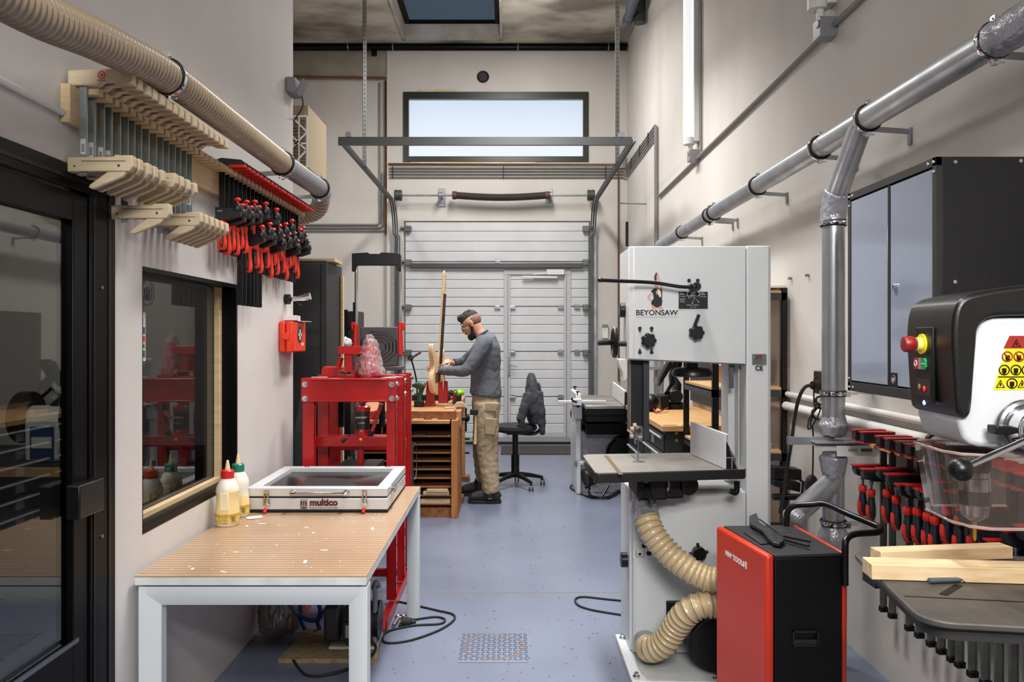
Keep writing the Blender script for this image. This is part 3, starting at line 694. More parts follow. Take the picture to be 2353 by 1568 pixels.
b.add(vs, [(i*(n+1)+j, (i+1)*(n+1)+j, (i+1)*(n+1)+j+1, i*(n+1)+j+1) for i in range(n) for j in range(n)])
b.build('membrane', mat('dark_sheet', (26,23,24), .2), bx)
for X in (X0+.05, X1-.05):
    for Y in (Y0+.05, Y1-.05): MB().cyl((X,Y,TT), (X,Y,TT+.01), .016).build('foot', m_rubber, bx)
hy = Y0-.035; xa, xb = ax(668,hy), ax(793,hy); zh = TT+.094
MB().tube(smooth_path([V(xa,Y0,zh), V(xa,hy+.008,zh), V(xa+.02,hy,zh), V(xb-.02,hy,zh), V(xb,hy+.008,zh), V(xb,Y0,zh)],5), .0075, 10).cyl((xa,Y0,zh),(xa,Y0-.006,zh),.016).cyl((xb,Y0,zh),(xb,Y0-.006,zh),.016).build('handle', m_chrome, bx)
for px in (613, 838):
    X = ax(px, Y0); t = MB(); t.box(X-.018, X+.018, Y0-.006, Y0, TT+.035, TT+.066).box(X-.012, X+.012, Y0-.006, Y0, TT+.08, TT+.108)
    t.tube([V(X-.008,Y0-.012,TT+.04), V(X-.008,Y0-.012,TT+.1)], .0025, 6).tube([V(X+.008,Y0-.012,TT+.04), V(X+.008,Y0-.012,TT+.1)], .0025, 6).cyl((X-.012,Y0-.012,TT+.1),(X+.012,Y0-.012,TT+.1),.004)
    lt = t.build('latch', m_chrome, bx)
    MB().box(X-.007, X+.007, Y0-.022, Y0-.006, TT+.02, TT+.05).build('latch_lever', m_chrome, lt)
    MB().tube([V(X,Y0-.014,TT+.03), V(X-.002,Y0-.026,TT+.006)], [.0075,.009], 10).build('latch_grip', m_redpl, lt)
MB().cyl((X1, Y0+.12, zt-.02), (X1+.02, Y0+.12, zt-.02), .012).tube([V(X1+.015,Y0+.16,zt-.015),V(X1+.02,Y0+.08,zt-.03)], .007, 8).build('side_catch', m_steel, bx)
for X in (X0+.12, X0+.135, X1-.1, X1-.085): MB().cyl((X, Y1-e/2, zt), (X, Y1-e/2, zt+.003), .005).build('hinge_bolt', m_dark, bx)
mk = mat('maroon_ink', (78,24,30), .5); Xc = ax(744, Y0)
MB().text('multico', .043, (Xc, Y0-.0012, TT+.047), (1,0,0), (0,0,1), .0008, bold=.0022).build('lettering', mk, bx)
MB().text('WOODWORKING MACHINERY', .0098, (Xc, Y0-.0012, TT+.0225), (1,0,0), (0,0,1), .0006).build('lettering', mk, bx)
Xm = ax(698, Y0); 
b = MB(); s = .0155
for k in (0,):
    b.box(Xm-s, Xm-s+.002, Y0-.0016, Y0, TT+.018, TT+.061); b.box(Xm+s-.002, Xm+s, Y0-.0016, Y0, TT+.018, TT+.061); b.box(Xm-s, Xm+s, Y0-.0016, Y0, TT+.059, TT+.061); b.box(Xm-s, Xm+s, Y0-.0016, Y0, TT+.018, TT+.02)
b.box(Xm-s, Xm+s, Y0-.0014, Y0, TT+.032, TT+.0335)
b.text('m', .036, (Xm, Y0-.0012, TT+.047), (1,0,0), (0,0,1), .0008, bold=.0014).text('wm', .015, (Xm, Y0-.0012, TT+.026), (1,0,0), (0,0,1), .0008, bold=.0008)
b.build('emblem', mk, bx)

# ---- glue bottles
def bottle(x, y, s, lab, capm, full):
    t = thing('glue_bottle', lab, 'bottle', (x, y, TT), group='glue bottles')
    prof = [(.0,0),(.044,0),(.049,.006),(.05,.05),(.049,.075),(.0455,.10),(.046,.125),(.049,.15),(.046,.17),(.034,.195),(.0265,.203),(.0265,.213),(0,.213)]
    MB().lathe([(r*s, h*s) for r, h in prof], (x,y,TT), n=32).build('body', mat('milky_plastic', (226,220,206), .35, spec=.4), t)
    MB().lathe([(r*s+.0008, h*s) for r, h in prof[2:5 + (3 if full else 1)]], (x,y,TT), n=32).build('glue_fill', mat('glue_cream', (226,204,148), .35), t)
    ag = .62
    MB().box(x-.017*s, x+.022*s, y-.0515*s, y-.045*s, TT+.07*s, TT+.148*s).build('grip_recess', mat('glue_pale', (234,222,184), .35), t, bevel=.004)
    MB().lathe([(.0515*s,.012*s),(.0515*s,.055*s)], (x,y,TT), n=32).build('label', mat('label_cream', (214,196,120), .5, rgb2=(170,130,60), scale=60), t)
    MB().lathe([(.052*s,.043*s),(.052*s,.052*s)], (x,y,TT), n=32).build('label_band', mat('label_gold', (190,150,30), .4), t)
    b = MB(); [b.obox((x+.032*s+i*.0026*s, y-.0405*s+i*.0016*s, TT+.033*s), (.0012*s, .001, .022*s)) for i in range(5)]; b.build('barcode', m_black, t)
    MB().lathe([(.0275*s,.205*s),(.0275*s,.236*s),(.023*s,.241*s),(.0,.241*s)], (x,y,TT), n=24).build('cap', capm, t)
    MB().lathe([(.012*s,.241*s),(.009*s,.26*s),(.005*s,.282*s),(0,.284*s)], (x,y,TT), n=16).build('nozzle', mat('nozzle_cream', (222,196,150), .4), t)
bottle(-1.235, 3.43, 1.0, 'milky glue bottle with red cap standing on the table under the window', mat('cap_red', (198,30,34), .35), True)
bottle(-1.248, 3.60, 1.0, 'milky glue bottle with green cap, partly hidden behind the red-capped one', mat('cap_green', (16,112,92), .35), False)
tag(MB().obox((-1.16, 3.56, TT+.0025), (.07,.05,.001), (0,0,.5)).build('card', m_whitepl), 'small white card lying on the table beside the glue bottles', 'card')

# ================================================================ clamps on the left wall
m_cbar = mat('clamp_bar', (150,160,160), .35, .55, rgb2=(128,138,138), scale=14)
m_cjaw = m_beech
RZ = 2.262
rl = thing('clamp_rail', 'long slotted pine rail on the partition holding the clamps', 'rail', (XL, 2.27, RZ-.1))
b = MB(); b.box(XL+.0005, XL+.03, 2.272, 4.66, RZ-.115, RZ-.002)
b.build('back_board', m_wood, rl, bevel=.002)
Yw = [2263/(1171-p) for p in (192,210,232.5,249,269,287,302.5,318,335,353,368,381.6,396,409,422,435)]
Yg = [3.405+.0565*i for i in range(22)]
allY = Yw+[3.13,3.18,3.235,3.29,3.345]+Yg
for i in range(len(allY)):
    a = allY[i]+.008; c = (allY[i+1]-.008 if i < len(allY)-1 else 4.66)
    MB().box(XL+.03, XL+.088, a, c, RZ-.022, RZ).build('slot_block', m_wood, rl, bevel=.0015)
def mark(b_): return b_
p0 = thing('cam_clamp', 'x', 'clamp', (XL+.048, 0, RZ), group='wooden cam clamps on the partition rail')
b = MB(); b.prism([(-.04,-.0135,.0),(-.04,-.0135,.045),(.125,-.0135,.05),(.15,-.0135,.034),(.15,-.0135,.002),(.105,-.0135,.004),(.085,-.0135,.014),(.06,-.0135,.012),(.045,-.0135,.0)], (0,.027,0)); b.v=[q+p0.location for q in b.v]
b.build('fixed_jaw', m_cjaw, p0, bevel=.003)
b = MB(); b.box(-.011,.011,-.0028,.0028,-.26,.0); b.v=[q+p0.location for q in b.v]; bar_s = b.build('bar', m_cbar, p0)
b = MB(); b.box(-.011,.011,-.0028,.0028,-.365,.0); b.v=[q+p0.location for q in b.v]; bar_l = b.build('bar', m_cbar, p0); bar_l_mesh = bar_l.data; bpy.data.objects.remove(bar_l)
b = MB(); b.box(-.0075,.0075,-.0033,-.0028,-.2,-.155); b.v=[q+p0.location for q in b.v]; lab = b.build('bar_label', m_whitepl, p0)
b = MB(); [b.box(-.0045,.0045,-.0037,-.0033,-.193+i*.005,-.190+i*.005) for i in range(5)]; b.v=[q+p0.location for q in b.v]; b.build('label_print', mat('print_grey', (96,96,100), .6), lab)
b = MB(); b.torus((.06,-.0138,.03),(0,1,0),.010,.0018,n=16,m=4,rz=.0006).box(.055,.065,-.0143,-.0135,.026,.034).box(.048,.072,-.0143,-.0135,.013,.016); b.v=[q+p0.location for q in b.v]; b.build('red_emblem', mat('emblem_red', (176,60,60), .6), p0)
sj = bpy.data.objects.new('sliding_jaw', None)
b = MB(); b.prism([(-.042,-.0135,-.022),(-.042,-.0135,.022),(.09,-.0135,.022),(.1,-.0135,.027),(.15,-.0135,.027),(.152,-.0135,-.005),(.14,-.0135,-.02)], (0,.027,0)); b.v=[q+p0.location for q in b.v]
bpy.data.objects.remove(sj); sj = b.build('sliding_jaw', m_cjaw, p0, bevel=.003)
sj.data = sj.data
def shift(b_, o): b_.v = [q+o for q in b_.v]; return b_
lv = shift(MB().prism([(.135,-.0085,-.012),(.12,-.0085,-.034),(.03,-.0085,-.072),(.018,-.0085,-.068),(.022,-.0085,-.058),(.075,-.0085,-.02)], (0,.017,0)), p0.location).build('cam_lever', m_cjaw, sj, bevel=.003)
sl = shift(MB().box(.0,.13,-.0139,.0139,.0085,.0105).cyl((.11,-.014,-.004),(.11,.014,-.004),.004).cyl((-.02,-.014,-.006),(-.02,.014,-.006),.003), p0.location).build('slot_and_pin', mat('slot_dark', (52,44,36), .7), sj)
zlow = [.0]*16
jz = {**{i: -.232 for i in range(5)}, 5: -.332, **{i: -.222 for i in range(6,10)}, **{i: -.318 for i in range(10,16)}}
tree = snapshot(p0)
for i, Y in enumerate(Yw):
    which = f'{ORD[i]} from the glass door'
    lb = f'wooden cam clamp with {"low" if jz[i] < -.3 else "high"} set lower jaw, {which}'
    if i == 0: r = p0; r.location = (XL+.048, Y, RZ); r['label'] = lb; ch = kids(r)
    else: r = dup(p0, (XL+.048, Y, RZ), lb, tree=tree); ch = kids(r)
    for c in ch:
        if c.name.startswith('sliding_jaw'): c.location = (0, 0, jz[i])
        if c.name.split('.')[0] == 'bar' and jz[i] < -.3: c.data = bar_l_mesh
        if c.name.startswith('bar_label') and jz[i] < -.3 and i > 5: c.location = (0,0,-.02)

# gear clamps
m_gj = mat('clamp_black', (22,22,24), .4)
m_pad = mat('clamp_pad_red', (206,34,22), .4)
o0 = V(XL+.055, 0, RZ)
g0 = thing('gear_clamp', 'x', 'clamp', o0, group='red and black gear clamps on the partition rail')
def G(b_): return shift(b_, o0)
G(MB().prism([(-.03,-.011,.001),(-.03,-.011,.03),(.0,-.011,.04),(.085,-.011,.032),(.1,-.011,.02),(.1,-.011,.012),(.03,-.011,.008),(.02,-.011,.001)], (0,.022,0))).build('fixed_jaw', m_gj, g0, bevel=.003)
G(MB().box(.03,.104,-.0135,.0135,-.002,.011)).build('pad', m_pad, g0, bevel=.003)
bs = G(MB().box(-.012,.012,-.003,.003,-.37,.002)).build('bar', m_black, g0)
bl = G(MB().box(-.012,.012,-.003,.003,-.59,.002)).build('bar', m_black, g0); blm = bl.data; bpy.data.objects.remove(bl)
bm_ = G(MB().box(-.012,.012,-.003,.003,-.42,.002)).build('bar', m_black, g0); bmm = bm_.data; bpy.data.objects.remove(bm_)
gs = G(MB().prism([(-.026,-.014,-.03),(-.026,-.014,.026),(.02,-.014,.022),(.06,-.014,.028),(.085,-.014,.018),(.082,-.014,-.014),(.03,-.014,-.03)], (0,.028,0)).lathe([(.011,0),(.021,.012),(.021,.028),(.014,.045)], (.068,0,-.002), n=16)).build('sliding_jaw', m_gj, g0, bevel=.003)
G(MB().lathe([(.006,.042),(.006,.052),(.012,.054),(.015,.06),(.008,.068),(0,.069)], (.068,0,0), n=14)).build('spindle_pad', m_pad, gs)
G(MB().lathe([(.012,-.03),(.019,-.036),(.016,-.06),(.0165,-.085),(.021,-.125),(.019,-.152),(.012,-.16),(0,-.16)], (0,0,0), n=16)).build('handle', mat('handle_red', (226,48,30), .4), gs)
G(MB().prism([(.0,-.0215,-.072),(.009,-.0205,-.066),(.011,-.0195,-.09),(.012,-.0215,-.13),(.008,-.0225,-.150),(.0,-.0225,-.152),(-.005,-.0220,-.13),(-.004,-.0195,-.09)], (0,.043,0))).build('handle_grip', m_gj, gs, bevel=.003)
G(MB().text('BESSEY', .012, (.003,-.0226,-.118), (0,0,-1), (1,0,0), .0006, bold=.0004)).build('lettering', mat('print_red', (200,50,36), .5), gs)
G(MB().text('GK15', .009, (-.005,-.0142,.008), (1,0,0), (0,0,1), .0005)).build('lettering', m_whitepl, gs)
tree = snapshot(g0); rr = random.Random(5)
jzs = [-.20,-.215,-.19,-.205,-.17,-.185,-.27,-.15,-.24,-.26,-.15,-.225,-.27,-.2,-.245,-.165,-.225,-.26,-.19,-.17,-.205,-.235]
for i, Y in enumerate(Yg):
    lb = f'red and black gear clamp, {ORD[i]} from the wooden clamps on the rail'
    loc = (o0.x, Y, RZ)
    if i == 0: r = g0; r.location = loc; r['label'] = lb
    else: r = dup(g0, loc, lb, tree=tree)
    r.rotation_euler = (0, 0, rr.uniform(-.07, .07))
    for c in kids(r):
        if c.name.startswith('sliding_jaw'): c.location = (0,0,jzs[i])
        if c.name.split('.')[0] == 'bar':
            if 4 <= i <= 9: c.data = blm
            elif i > 9: c.data = bmm
# small wall light/holder and first aid box
t = thing('wall_spot', 'black spotlight fitting on the partition above the first aid box', 'lamp', (XL, 4.5, 1.74))
MB().cyl((XL,4.55,1.745),(XL+.03,4.55,1.745),.03).build('base', m_black, t)
MB().tube([V(XL+.03,4.55,1.745), V(XL+.12,4.5,1.75), V(XL+.16,4.5,1.76)], [.012,.018,.022], 10).build('head', m_chrome, t)
MB().torus((XL+.11,4.52,1.74),(0,1,.4),.035,.004).build('loop', m_black, t)
FX0, FX1, FY0, FY1, FZ0, FZ1 = XL+.001, -1.222, 4.42, 4.70, 1.438, 1.615
fa = thing('first_aid_box', 'orange-red first aid box with a white cross on the partition end', 'first aid box', (XL, 4.56, FZ0))
m_fa = mat('first_aid_orange', (222,52,24), .4)
MB().box(FX0, FX1-.045, FY0, FY1, FZ0, FZ1).build('case', m_fa, fa, bevel=.01); MB().box(FX1-.043, FX1, FY0, FY1, FZ0, FZ1).build('lid', m_fa, fa, bevel=.01)
b = MB(); b.cyl((FX1-.001, 4.56, 1.54), (FX1+.002, 4.56, 1.54), .048, n=28); b.build('badge', mat('badge_green', (12,50,40), .5), fa)
MB().box(FX1+.002, FX1+.004, 4.53, 4.59, 1.531, 1.549).box(FX1+.002, FX1+.004, 4.551, 4.569, 1.51, 1.57).build('cross', m_whitepl, fa)
MB().box(FX1, FX1+.002, 4.6, 4.64, 1.475, 1.492).build('sticker', m_whitepl, fa)
MB().box(FX0+.02, FX1-.02, FY0-.012, FY0, 1.51, 1.55).build('catch', m_fa, fa, bevel=.003)
tag(MB().obox((-1.255,4.52,FZ1+.019),(.07,.15,.03),(0,0,.1)).build('paper_box', m_whitepl, bevel=.002), 'small white carton lying on top of the first aid box', 'carton')
tag(MB().obox((-1.243,4.60,FZ1+.002),(.1,.16,.003),(0,0,-.15)).build('leaflet', m_whitepl), 'white leaflet under the carton on the first aid box', 'leaflet')

# wall ledge / conduit above the door
tag(MB().tube([V(XL+.008,-.5,2.20), V(XL+.008,2.27,2.175)], .011, 8).build('conduit', m_whitepl), 'white conduit along the partition above the glass door', 'conduit')

# ================================================================ flexible hose and pipe on the left wall
def ribbed(path, r, pitch, depth, name, m_, parent, n=28, k=10, prof=(0,.6,1,1,.6,0), dark=(5,), m2=None):
    """flexible hose: ribs of real relief, the wire line in its own colour"""
    pts = smooth_path(path, k); sub = len(prof)
    L_ = [0]
    for i in range(1, len(pts)): L_.append(L_[-1]+(pts[i]-pts[i-1]).length)
    tot = L_[-1]; nn = max(4, int(tot/pitch)); N = nn*sub; out = []; rad = []; j = 0
    for i in range(N+1):
        s_ = tot*i/N
        while j < len(L_)-2 and L_[j+1] < s_: j += 1
        f = (s_-L_[j])/max(1e-9, L_[j+1]-L_[j]); out.append(pts[j].lerp(pts[j+1], f)); rad.append(r+depth*prof[i % sub])
    o = MB().tube(out, rad, n).build(name, [m_, m2 or m_], parent, sharp=70)
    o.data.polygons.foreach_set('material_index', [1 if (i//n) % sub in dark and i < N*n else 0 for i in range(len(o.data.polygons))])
    return o
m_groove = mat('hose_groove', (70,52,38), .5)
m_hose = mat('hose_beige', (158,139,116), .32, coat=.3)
hz = thing('suction_hose', 'thick ribbed beige suction hose running along the partition under the ceiling', 'hose', (-1.1, 1.2, 2.2))
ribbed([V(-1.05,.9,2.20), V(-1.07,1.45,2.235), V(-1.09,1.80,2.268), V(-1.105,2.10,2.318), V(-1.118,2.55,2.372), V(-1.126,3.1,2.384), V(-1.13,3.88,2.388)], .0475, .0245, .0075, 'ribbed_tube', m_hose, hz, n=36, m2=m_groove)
def clampring(Y, x, z, r, parent, br=True, wallx=XL):
    g = MB().torus((x,Y,z),(0,1,0),r+.004,.006,n=40,m=8,rz=.016).build('pipe_ring', m_rubber, parent)
    MB().torus((x,Y,z),(0,1,0),r+.010,.0015,n=40,m=4,rz=.01).box(x-.008,x+.008,Y-.011,Y+.011,z+r+.008,z+r+.026).box(x-.008,x+.008,Y-.011,Y+.011,z-r-.026,z-r-.008).cyl((x-.02,Y,z-r-.018),(x+.03,Y,z-r-.018),.003).cyl((x-.012,Y,z+r+.018),(x+.014,Y,z+r+.018),.004).build('band', m_chrome, g)
    if br:
        s = 1 if wallx > x else -1
        MB().bar((x+s*r*.5, Y, z-r*.9), (wallx-s*.010, Y, z-.055-.0), .022, .006, up=(0,1,0)).box(min(wallx-s*.008,wallx-s*.001), max(wallx-s*.008,wallx-s*.001), Y-.014, Y+.014, z-.11, z-.04).build('bracket', m_galv, g)
gp = thing('grey_pipe', 'smooth grey pipe joining the beige hose at its far end', 'pipe', (-1.13, 3.85, 2.39))
MB().pipe([V(-1.13,3.86,2.389), V(-1.13,4.66,2.41)], .053, .004, 32).build('pipe', m_greypl, gp)
clampring(2.56, -1.118, 2.373, .052, gp); clampring(3.9, -1.13, 2.389, .053, gp); clampring(4.66, -1.13, 2.41, .053, gp)
MB().tube(smooth_path([V(-1.13,4.68,2.41), V(-1.135,4.76,2.405), V(-1.16,4.82,2.385)], 5), .052, 24).build('taped_joint', m_tape, gp)
hz2 = thing('suction_hose', 'short beige ribbed hose bending down behind the end of the grey pipe', 'hose', (-1.2, 4.85, 2.3))
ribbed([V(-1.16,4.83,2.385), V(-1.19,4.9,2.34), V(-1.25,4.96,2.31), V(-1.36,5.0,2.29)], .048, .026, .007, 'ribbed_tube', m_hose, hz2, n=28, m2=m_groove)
# socket on partition end, filter unit
c = at(683,215,4.74); sk_ = thing('wall_socket', 'grey outdoor socket with open flap on the top of the partition edge', 'socket', (c.x, 4.6, c.z-.04))
MB().box(XL, XL+.055, 4.56, 4.71, c.z-.045, c.z+.045).build('case', m_grey, sk_, bevel=.01); MB().obox((XL+.075,4.64,c.z),(.01,.1,.095),(0,.5,0)).build('flap', m_grey, sk_)
MB().tube(smooth_path([V(XL+.06,4.68,c.z-.02), V(XL+.065,4.7,c.z-.08), V(XL+.04,4.72,c.z-.12), V(XL-.02,4.8,c.z-.15)],5), .004, 6).build('cable', m_black, sk_)
fl_ = thing('air_filter', 'beige air filter with a lattice grille seen past the partition edge', 'air filter', (-1.45, 5.0, 2.6))
za, zb_ = az(386,5.0), az(270,5.0); xa, xb = -1.75, ax(708,5.0)
MB().box(xa, xb, 5.0, 5.5, za, zb_+.08).build('case', mat('filter_beige', (168,150,122), .7), fl_, bevel=.005)
b = MB(); z = za+.01
while z < zb_-.02: b.box(xa+.02, xb-.015, 4.985, 5.0, z, z+.012); z += .022
b.build('filter_pleats', mat('filter_brown', (120,98,70), .8), fl_)['kind'] = 'stuff'
b = MB(); w_ = .008
for (p, q) in (((xa,za),(xb,za)),((xb,za),(xb,zb_)),((xa,zb_),(xb,zb_)),((xb,za+.11),(xb-.1,za)),((xb,za+.22),(xb-.22,za)),((xb-.1,zb_),(xb,zb_-.1)),((xb-.22,zb_),(xb,zb_-.22)),((xb-.05,za),(xb-.05,zb_)),((xa,za+.15),(xb,za+.15))):
    b.bar((p[0],4.975,p[1]), (q[0],4.975,q[1]), w_, .012)
b.build('lattice', m_whitepl, fl_)
# ================================================================ hydraulic press (red H-frame)
PX0, PX1 = -1.18, -.645
ZT = 1.292
hp = thing('hydraulic_press', 'red steel hydraulic shop press with bottle jack standing behind the white box', 'press', (-.91, 4.8, 0))
def chan(x0, x1, y0, y1, z0, z1, open_dir, t=.006):
    """U channel post: web plus two flanges"""
    b = MB()
    if open_dir == 'x+': b.box(x0, x0+t, y0, y1, z0, z1); b.box(x0, x1, y0, y0+t, z0, z1); b.box(x0, x1, y1-t, y1, z0, z1)
    else: b.box(x1-t, x1, y0, y1, z0, z1); b.box(x0, x1, y0, y0+t, z0, z1); b.box(x0, x1, y1-t, y1, z0, z1)
    return b
for (Y, s) in ((4.45, .0), (4.80, 0), (5.10, 0)):
    for (xa, xb, d) in ((PX0, PX0+.068, 'x+'), (PX1-.055, PX1, 'x-')):
        chan(xa, xb, Y, Y+.05, .03, ZT, d).build('post', m_red, hp, bevel=.002)
for Y in (4.44, 4.86):
    b = MB(); b.box(PX0+.0, PX1, Y-.008, Y, ZT-.135, ZT); b.box(PX0, PX1, Y, Y+.05, ZT-.006, ZT); b.box(PX0, PX1, Y, Y+.05, ZT-.135, ZT-.129)
    b.box(PX0+.06, PX1-.05, Y-.022, Y-.008, ZT-.012, ZT-.002).box(PX0+.06, PX1-.05, Y-.022, Y-.008, ZT-.133, ZT-.123)
    cr_ = b.build('top_channel', m_red, hp, bevel=.002)
    for x in (PX0+.022, PX1-.022):
        for z in (ZT-.035, ZT-.115): MB().cyl((x,Y-.012,z),(x,Y-.008,z),.016).cyl((x,Y-.022,z),(x,Y-.012,z),.011,n=6).cyl((x,Y-.028,z),(x,Y-.022,z),.006).build('bolt', m_chrome, cr_)
for Y in (4.475, 4.84, 5.12):
    for z in (ZT-.035, ZT-.115): MB().cyl((PX1,Y,z),(PX1+.006,Y,z),.015).cyl((PX1+.006,Y,z),(PX1+.015,Y,z),.011,n=6).build('bolt', m_chrome, hp)
for X0_ in (PX0, PX1-.05):
    b = MB(); b.box(X0_-.0, X0_+.06, 4.06, 5.35, 0, .008); b.box(X0_+.052, X0_+.06, 4.06, 5.35, .008, .055); b.build('foot_rail', m_red, hp, bevel=.002)
# jack platform, jack, springs
zp = az(1012, 4.62)
b = MB(); b.box(PX0+.05, PX1-.03, 4.56, 4.74, zp-.012, zp+.02); b.box(PX0+.05, PX1-.03, 4.555, 4.565, zp-.03, zp+.03); b.build('jack_platform', m_red, hp, bevel=.003)
b = MB(); b.box(PX0+.0, PX1, 4.83, 4.9, zp-.09, zp-.02); b.build('cross_channel', m_red, hp, bevel=.003)
jx = ax(832, 4.6); jk = MB().lathe([(.055,0),(.06,.012),(.041,.016),(.041,.15),(.045,.156),(.045,.175),(.034,.185),(.016,.187),(.016,.2),(.024,.2),(.024,.206),(0,.206)], (jx,4.62,zp+.02), n=28).box(jx-.062,jx+.062,4.57,4.67,zp+.02,zp+.03).build('bottle_jack', m_red, hp)
MB().lathe([(.0418,.045),(.0418,.15)], (jx,4.62,zp+.02), n=28).build('jack_label', mat('jack_label_black', (18,18,20), .4), jk)
MB().text('AUTOBEST', .0135, (jx, 4.577, zp+.137), (1,0,0), (0,0,1), .0008).text('2 TON', .012, (jx, 4.577, zp+.105), (1,0,0), (0,0,1), .0008).text('CE', .014, (jx, 4.577, zp+.06), (1,0,0), (0,0,1), .0008).build('lettering', m_whitepl, jk)
MB().cyl((jx+.06,4.58,zp+.05),(jx+.12,4.56,zp+.22),.012).build('pump_handle', m_red, hp); MB().cyl((jx+.045,4.585,zp+.02),(jx+.062,4.58,zp+.06),.016).build('pump_grip', m_rubber, hp)
MB().cyl((jx+.05,4.6,zp+.13),(jx+.09,4.6,zp+.17),.014).build('pump_piston', m_red, hp)
MB().cyl((jx-.11,4.56,zp-.002),(jx-.06,4.57,zp+.03),.012).build('pump_grip', m_rubber, hp); MB().ell((jx-.0,4.555,zp+.012),(.009,.006,.009)).build('yellow_valve', mat('valve_yellow', (230,170,30), .4), hp)
for px in (784, 878):
    X = ax(px, 4.65); MB().tube([V(X,4.65,zp+.03+.0), V(X,4.65,ZT-.13)], .005, 8).build('rod', m_steel, hp)
    b = MB(); zz_ = zp+.075; prf = []
    while zz_ < ZT-.145: prf += [(.017,zz_), (.0195,zz_+.002), (.017,zz_+.004)]; zz_ += .004
    b.lathe(prf, (X,4.65,0), n=14).build('return_spring', m_black, hp)
X = ax(832,4.7); MB().cyl((X,4.65,zp-.2),(X,4.65,zp-.02),.02).build('ram', m_red, hp)
zb0 = az(1085, 4.75)
b = MB(); b.box(PX0+.0, PX1, 4.62, 4.68, .58, .70); b.box(PX0, PX1, 4.80, 4.86, .58, .70); b.build('press_bed', m_red, hp, bevel=.003)
for (xa, xb) in ((781, 828), (833, 872)):
    p = [at(xa+8,1041,5.0), at(xb,1041,5.0)]
    MB().box(ax(xa,4.72), ax(xb,4.72), 4.60, 4.88, .7, .765).build('press_plate', mat('plate_black', (24,26,26), .35), hp, bevel=.003)
MB().box(PX0, PX1, 4.46, 4.49, .16, .2).build('lower_rail', m_red, hp); MB().box(PX0,PX1,4.82,4.85,.3,.34).build('lower_rail', m_red, hp)
b = MB()
for z in [0.12+.11*i for i in range(11)]:
    for Y in (4.475, 4.825): b.cyl((PX1-.0005,Y,z),(PX1+.001,Y,z),.009,n=12)
hh = b.build('adjustment_hole', mat('hole_dark_red', (60,8,8), .6), hp)
# loose steel on top of the press
def red_ibeam():
    t = thing('red_steel_bracket', 'red steel channel bracket standing upright on top of the press', 'bracket', at(810, 870, 4.55))
    b = MB(); xa, xb = ax(785,4.6), ax(832,4.6); y0, y1 = 4.50, 4.66; z = ZT
    b.box(ax(783,4.6), ax(822,4.6), y0, y1, z+.001, z+.006); b.box(ax(783,4.6), ax(822,4.6), y0, y1, z+.034, z+.04); b.box(ax(783,4.6), ax(786,4.6), y0, y1, z+.006, z+.034); b.box(ax(819,4.6),ax(822,4.6), y0, y1, z+.006, z+.034)
    b.build('base_channel', m_red, t, bevel=.001)
    b = MB(); b.box(ax(799,4.6), ax(815,4.6), y0+.02, y1-.02, z+.04, z+.135); b.build('upright', m_red, t, bevel=.002)
    b = MB(); b.box(xa, xb, y0, y1, z+.135, z+.142); b.box(xa, xb, y0, y0+.006, z+.142, z+.18); b.box(xa, xb, y1-.006, y1, z+.142, z+.18); b.build('top_channel', m_red, t, bevel=.001)
red_ibeam()
t = thing('red_steel_plate', 'red steel foot plate with a round stub lying on the left of the press top', 'bracket', (ax(760,4.6), 4.6, ZT))
MB().prism([at(738,868,4.62), at(778,868,4.62), at(789,858,4.62), at(786,845,4.62), at(742,843,4.62), at(738,852,4.62)], (0,.12,0)).build('plate', m_red, t, bevel=.003)
MB().cyl(at(776,848,4.68), at(784,822,4.68), .016).build('stub', m_red, t)
# wrapped part in plastic film
c = at(848, 868, 4.6); wr = thing('wrapped_part', 'red machine part wrapped in crinkled clear plastic on top of the press', 'wrapped part', (c.x, 4.6, ZT))
MB().tube([V(c.x,4.6,ZT+.003), V(c.x,4.6,ZT+.06), V(c.x+.005,4.6,ZT+.15), V(c.x+.004,4.6,ZT+.20)], [.066,.058,.044,.02], 14).ell((c.x-.042,4.6,ZT+.07),(.028,.03,.06)).build('part', mat('wrap_red', (176,40,48), .4), wr)
m_film = glass('plastic_film', (242,228,230), .12, 1.6, .22, (235,215,218), 1.6)
MB().tube([V(c.x+.012,4.6,ZT+.001), V(c.x+.008,4.6,ZT+.05), V(c.x+.002,4.6,ZT+.12), V(c.x+.012,4.6,ZT+.18), V(c.x,4.6,ZT+.225), V(c.x-.004,4.6,ZT+.25)], [.088,.080,.058,.052,.034,.010], 24).ell((c.x-.045,4.6,ZT+.07),(.035,.04,.075)).build('film', m_film, wr, disp=(.030,.03), subsurf=3)
for (px, py, w_, a, lb) in ((733, 872, .09, .1, 'white paper strip lying on the top front channel of the press'), (901, 862, .12, .9, 'folded white sheet lying on the corner of the press top beside the wrapped part')):
    p = at(px, py, 4.49); tag(MB().obox((p.x, 4.5, ZT+.003), (w_, .03 if a < .5 else .06, .0015), (0,0,a)).build('paper', m_whitepl), lb, 'paper')

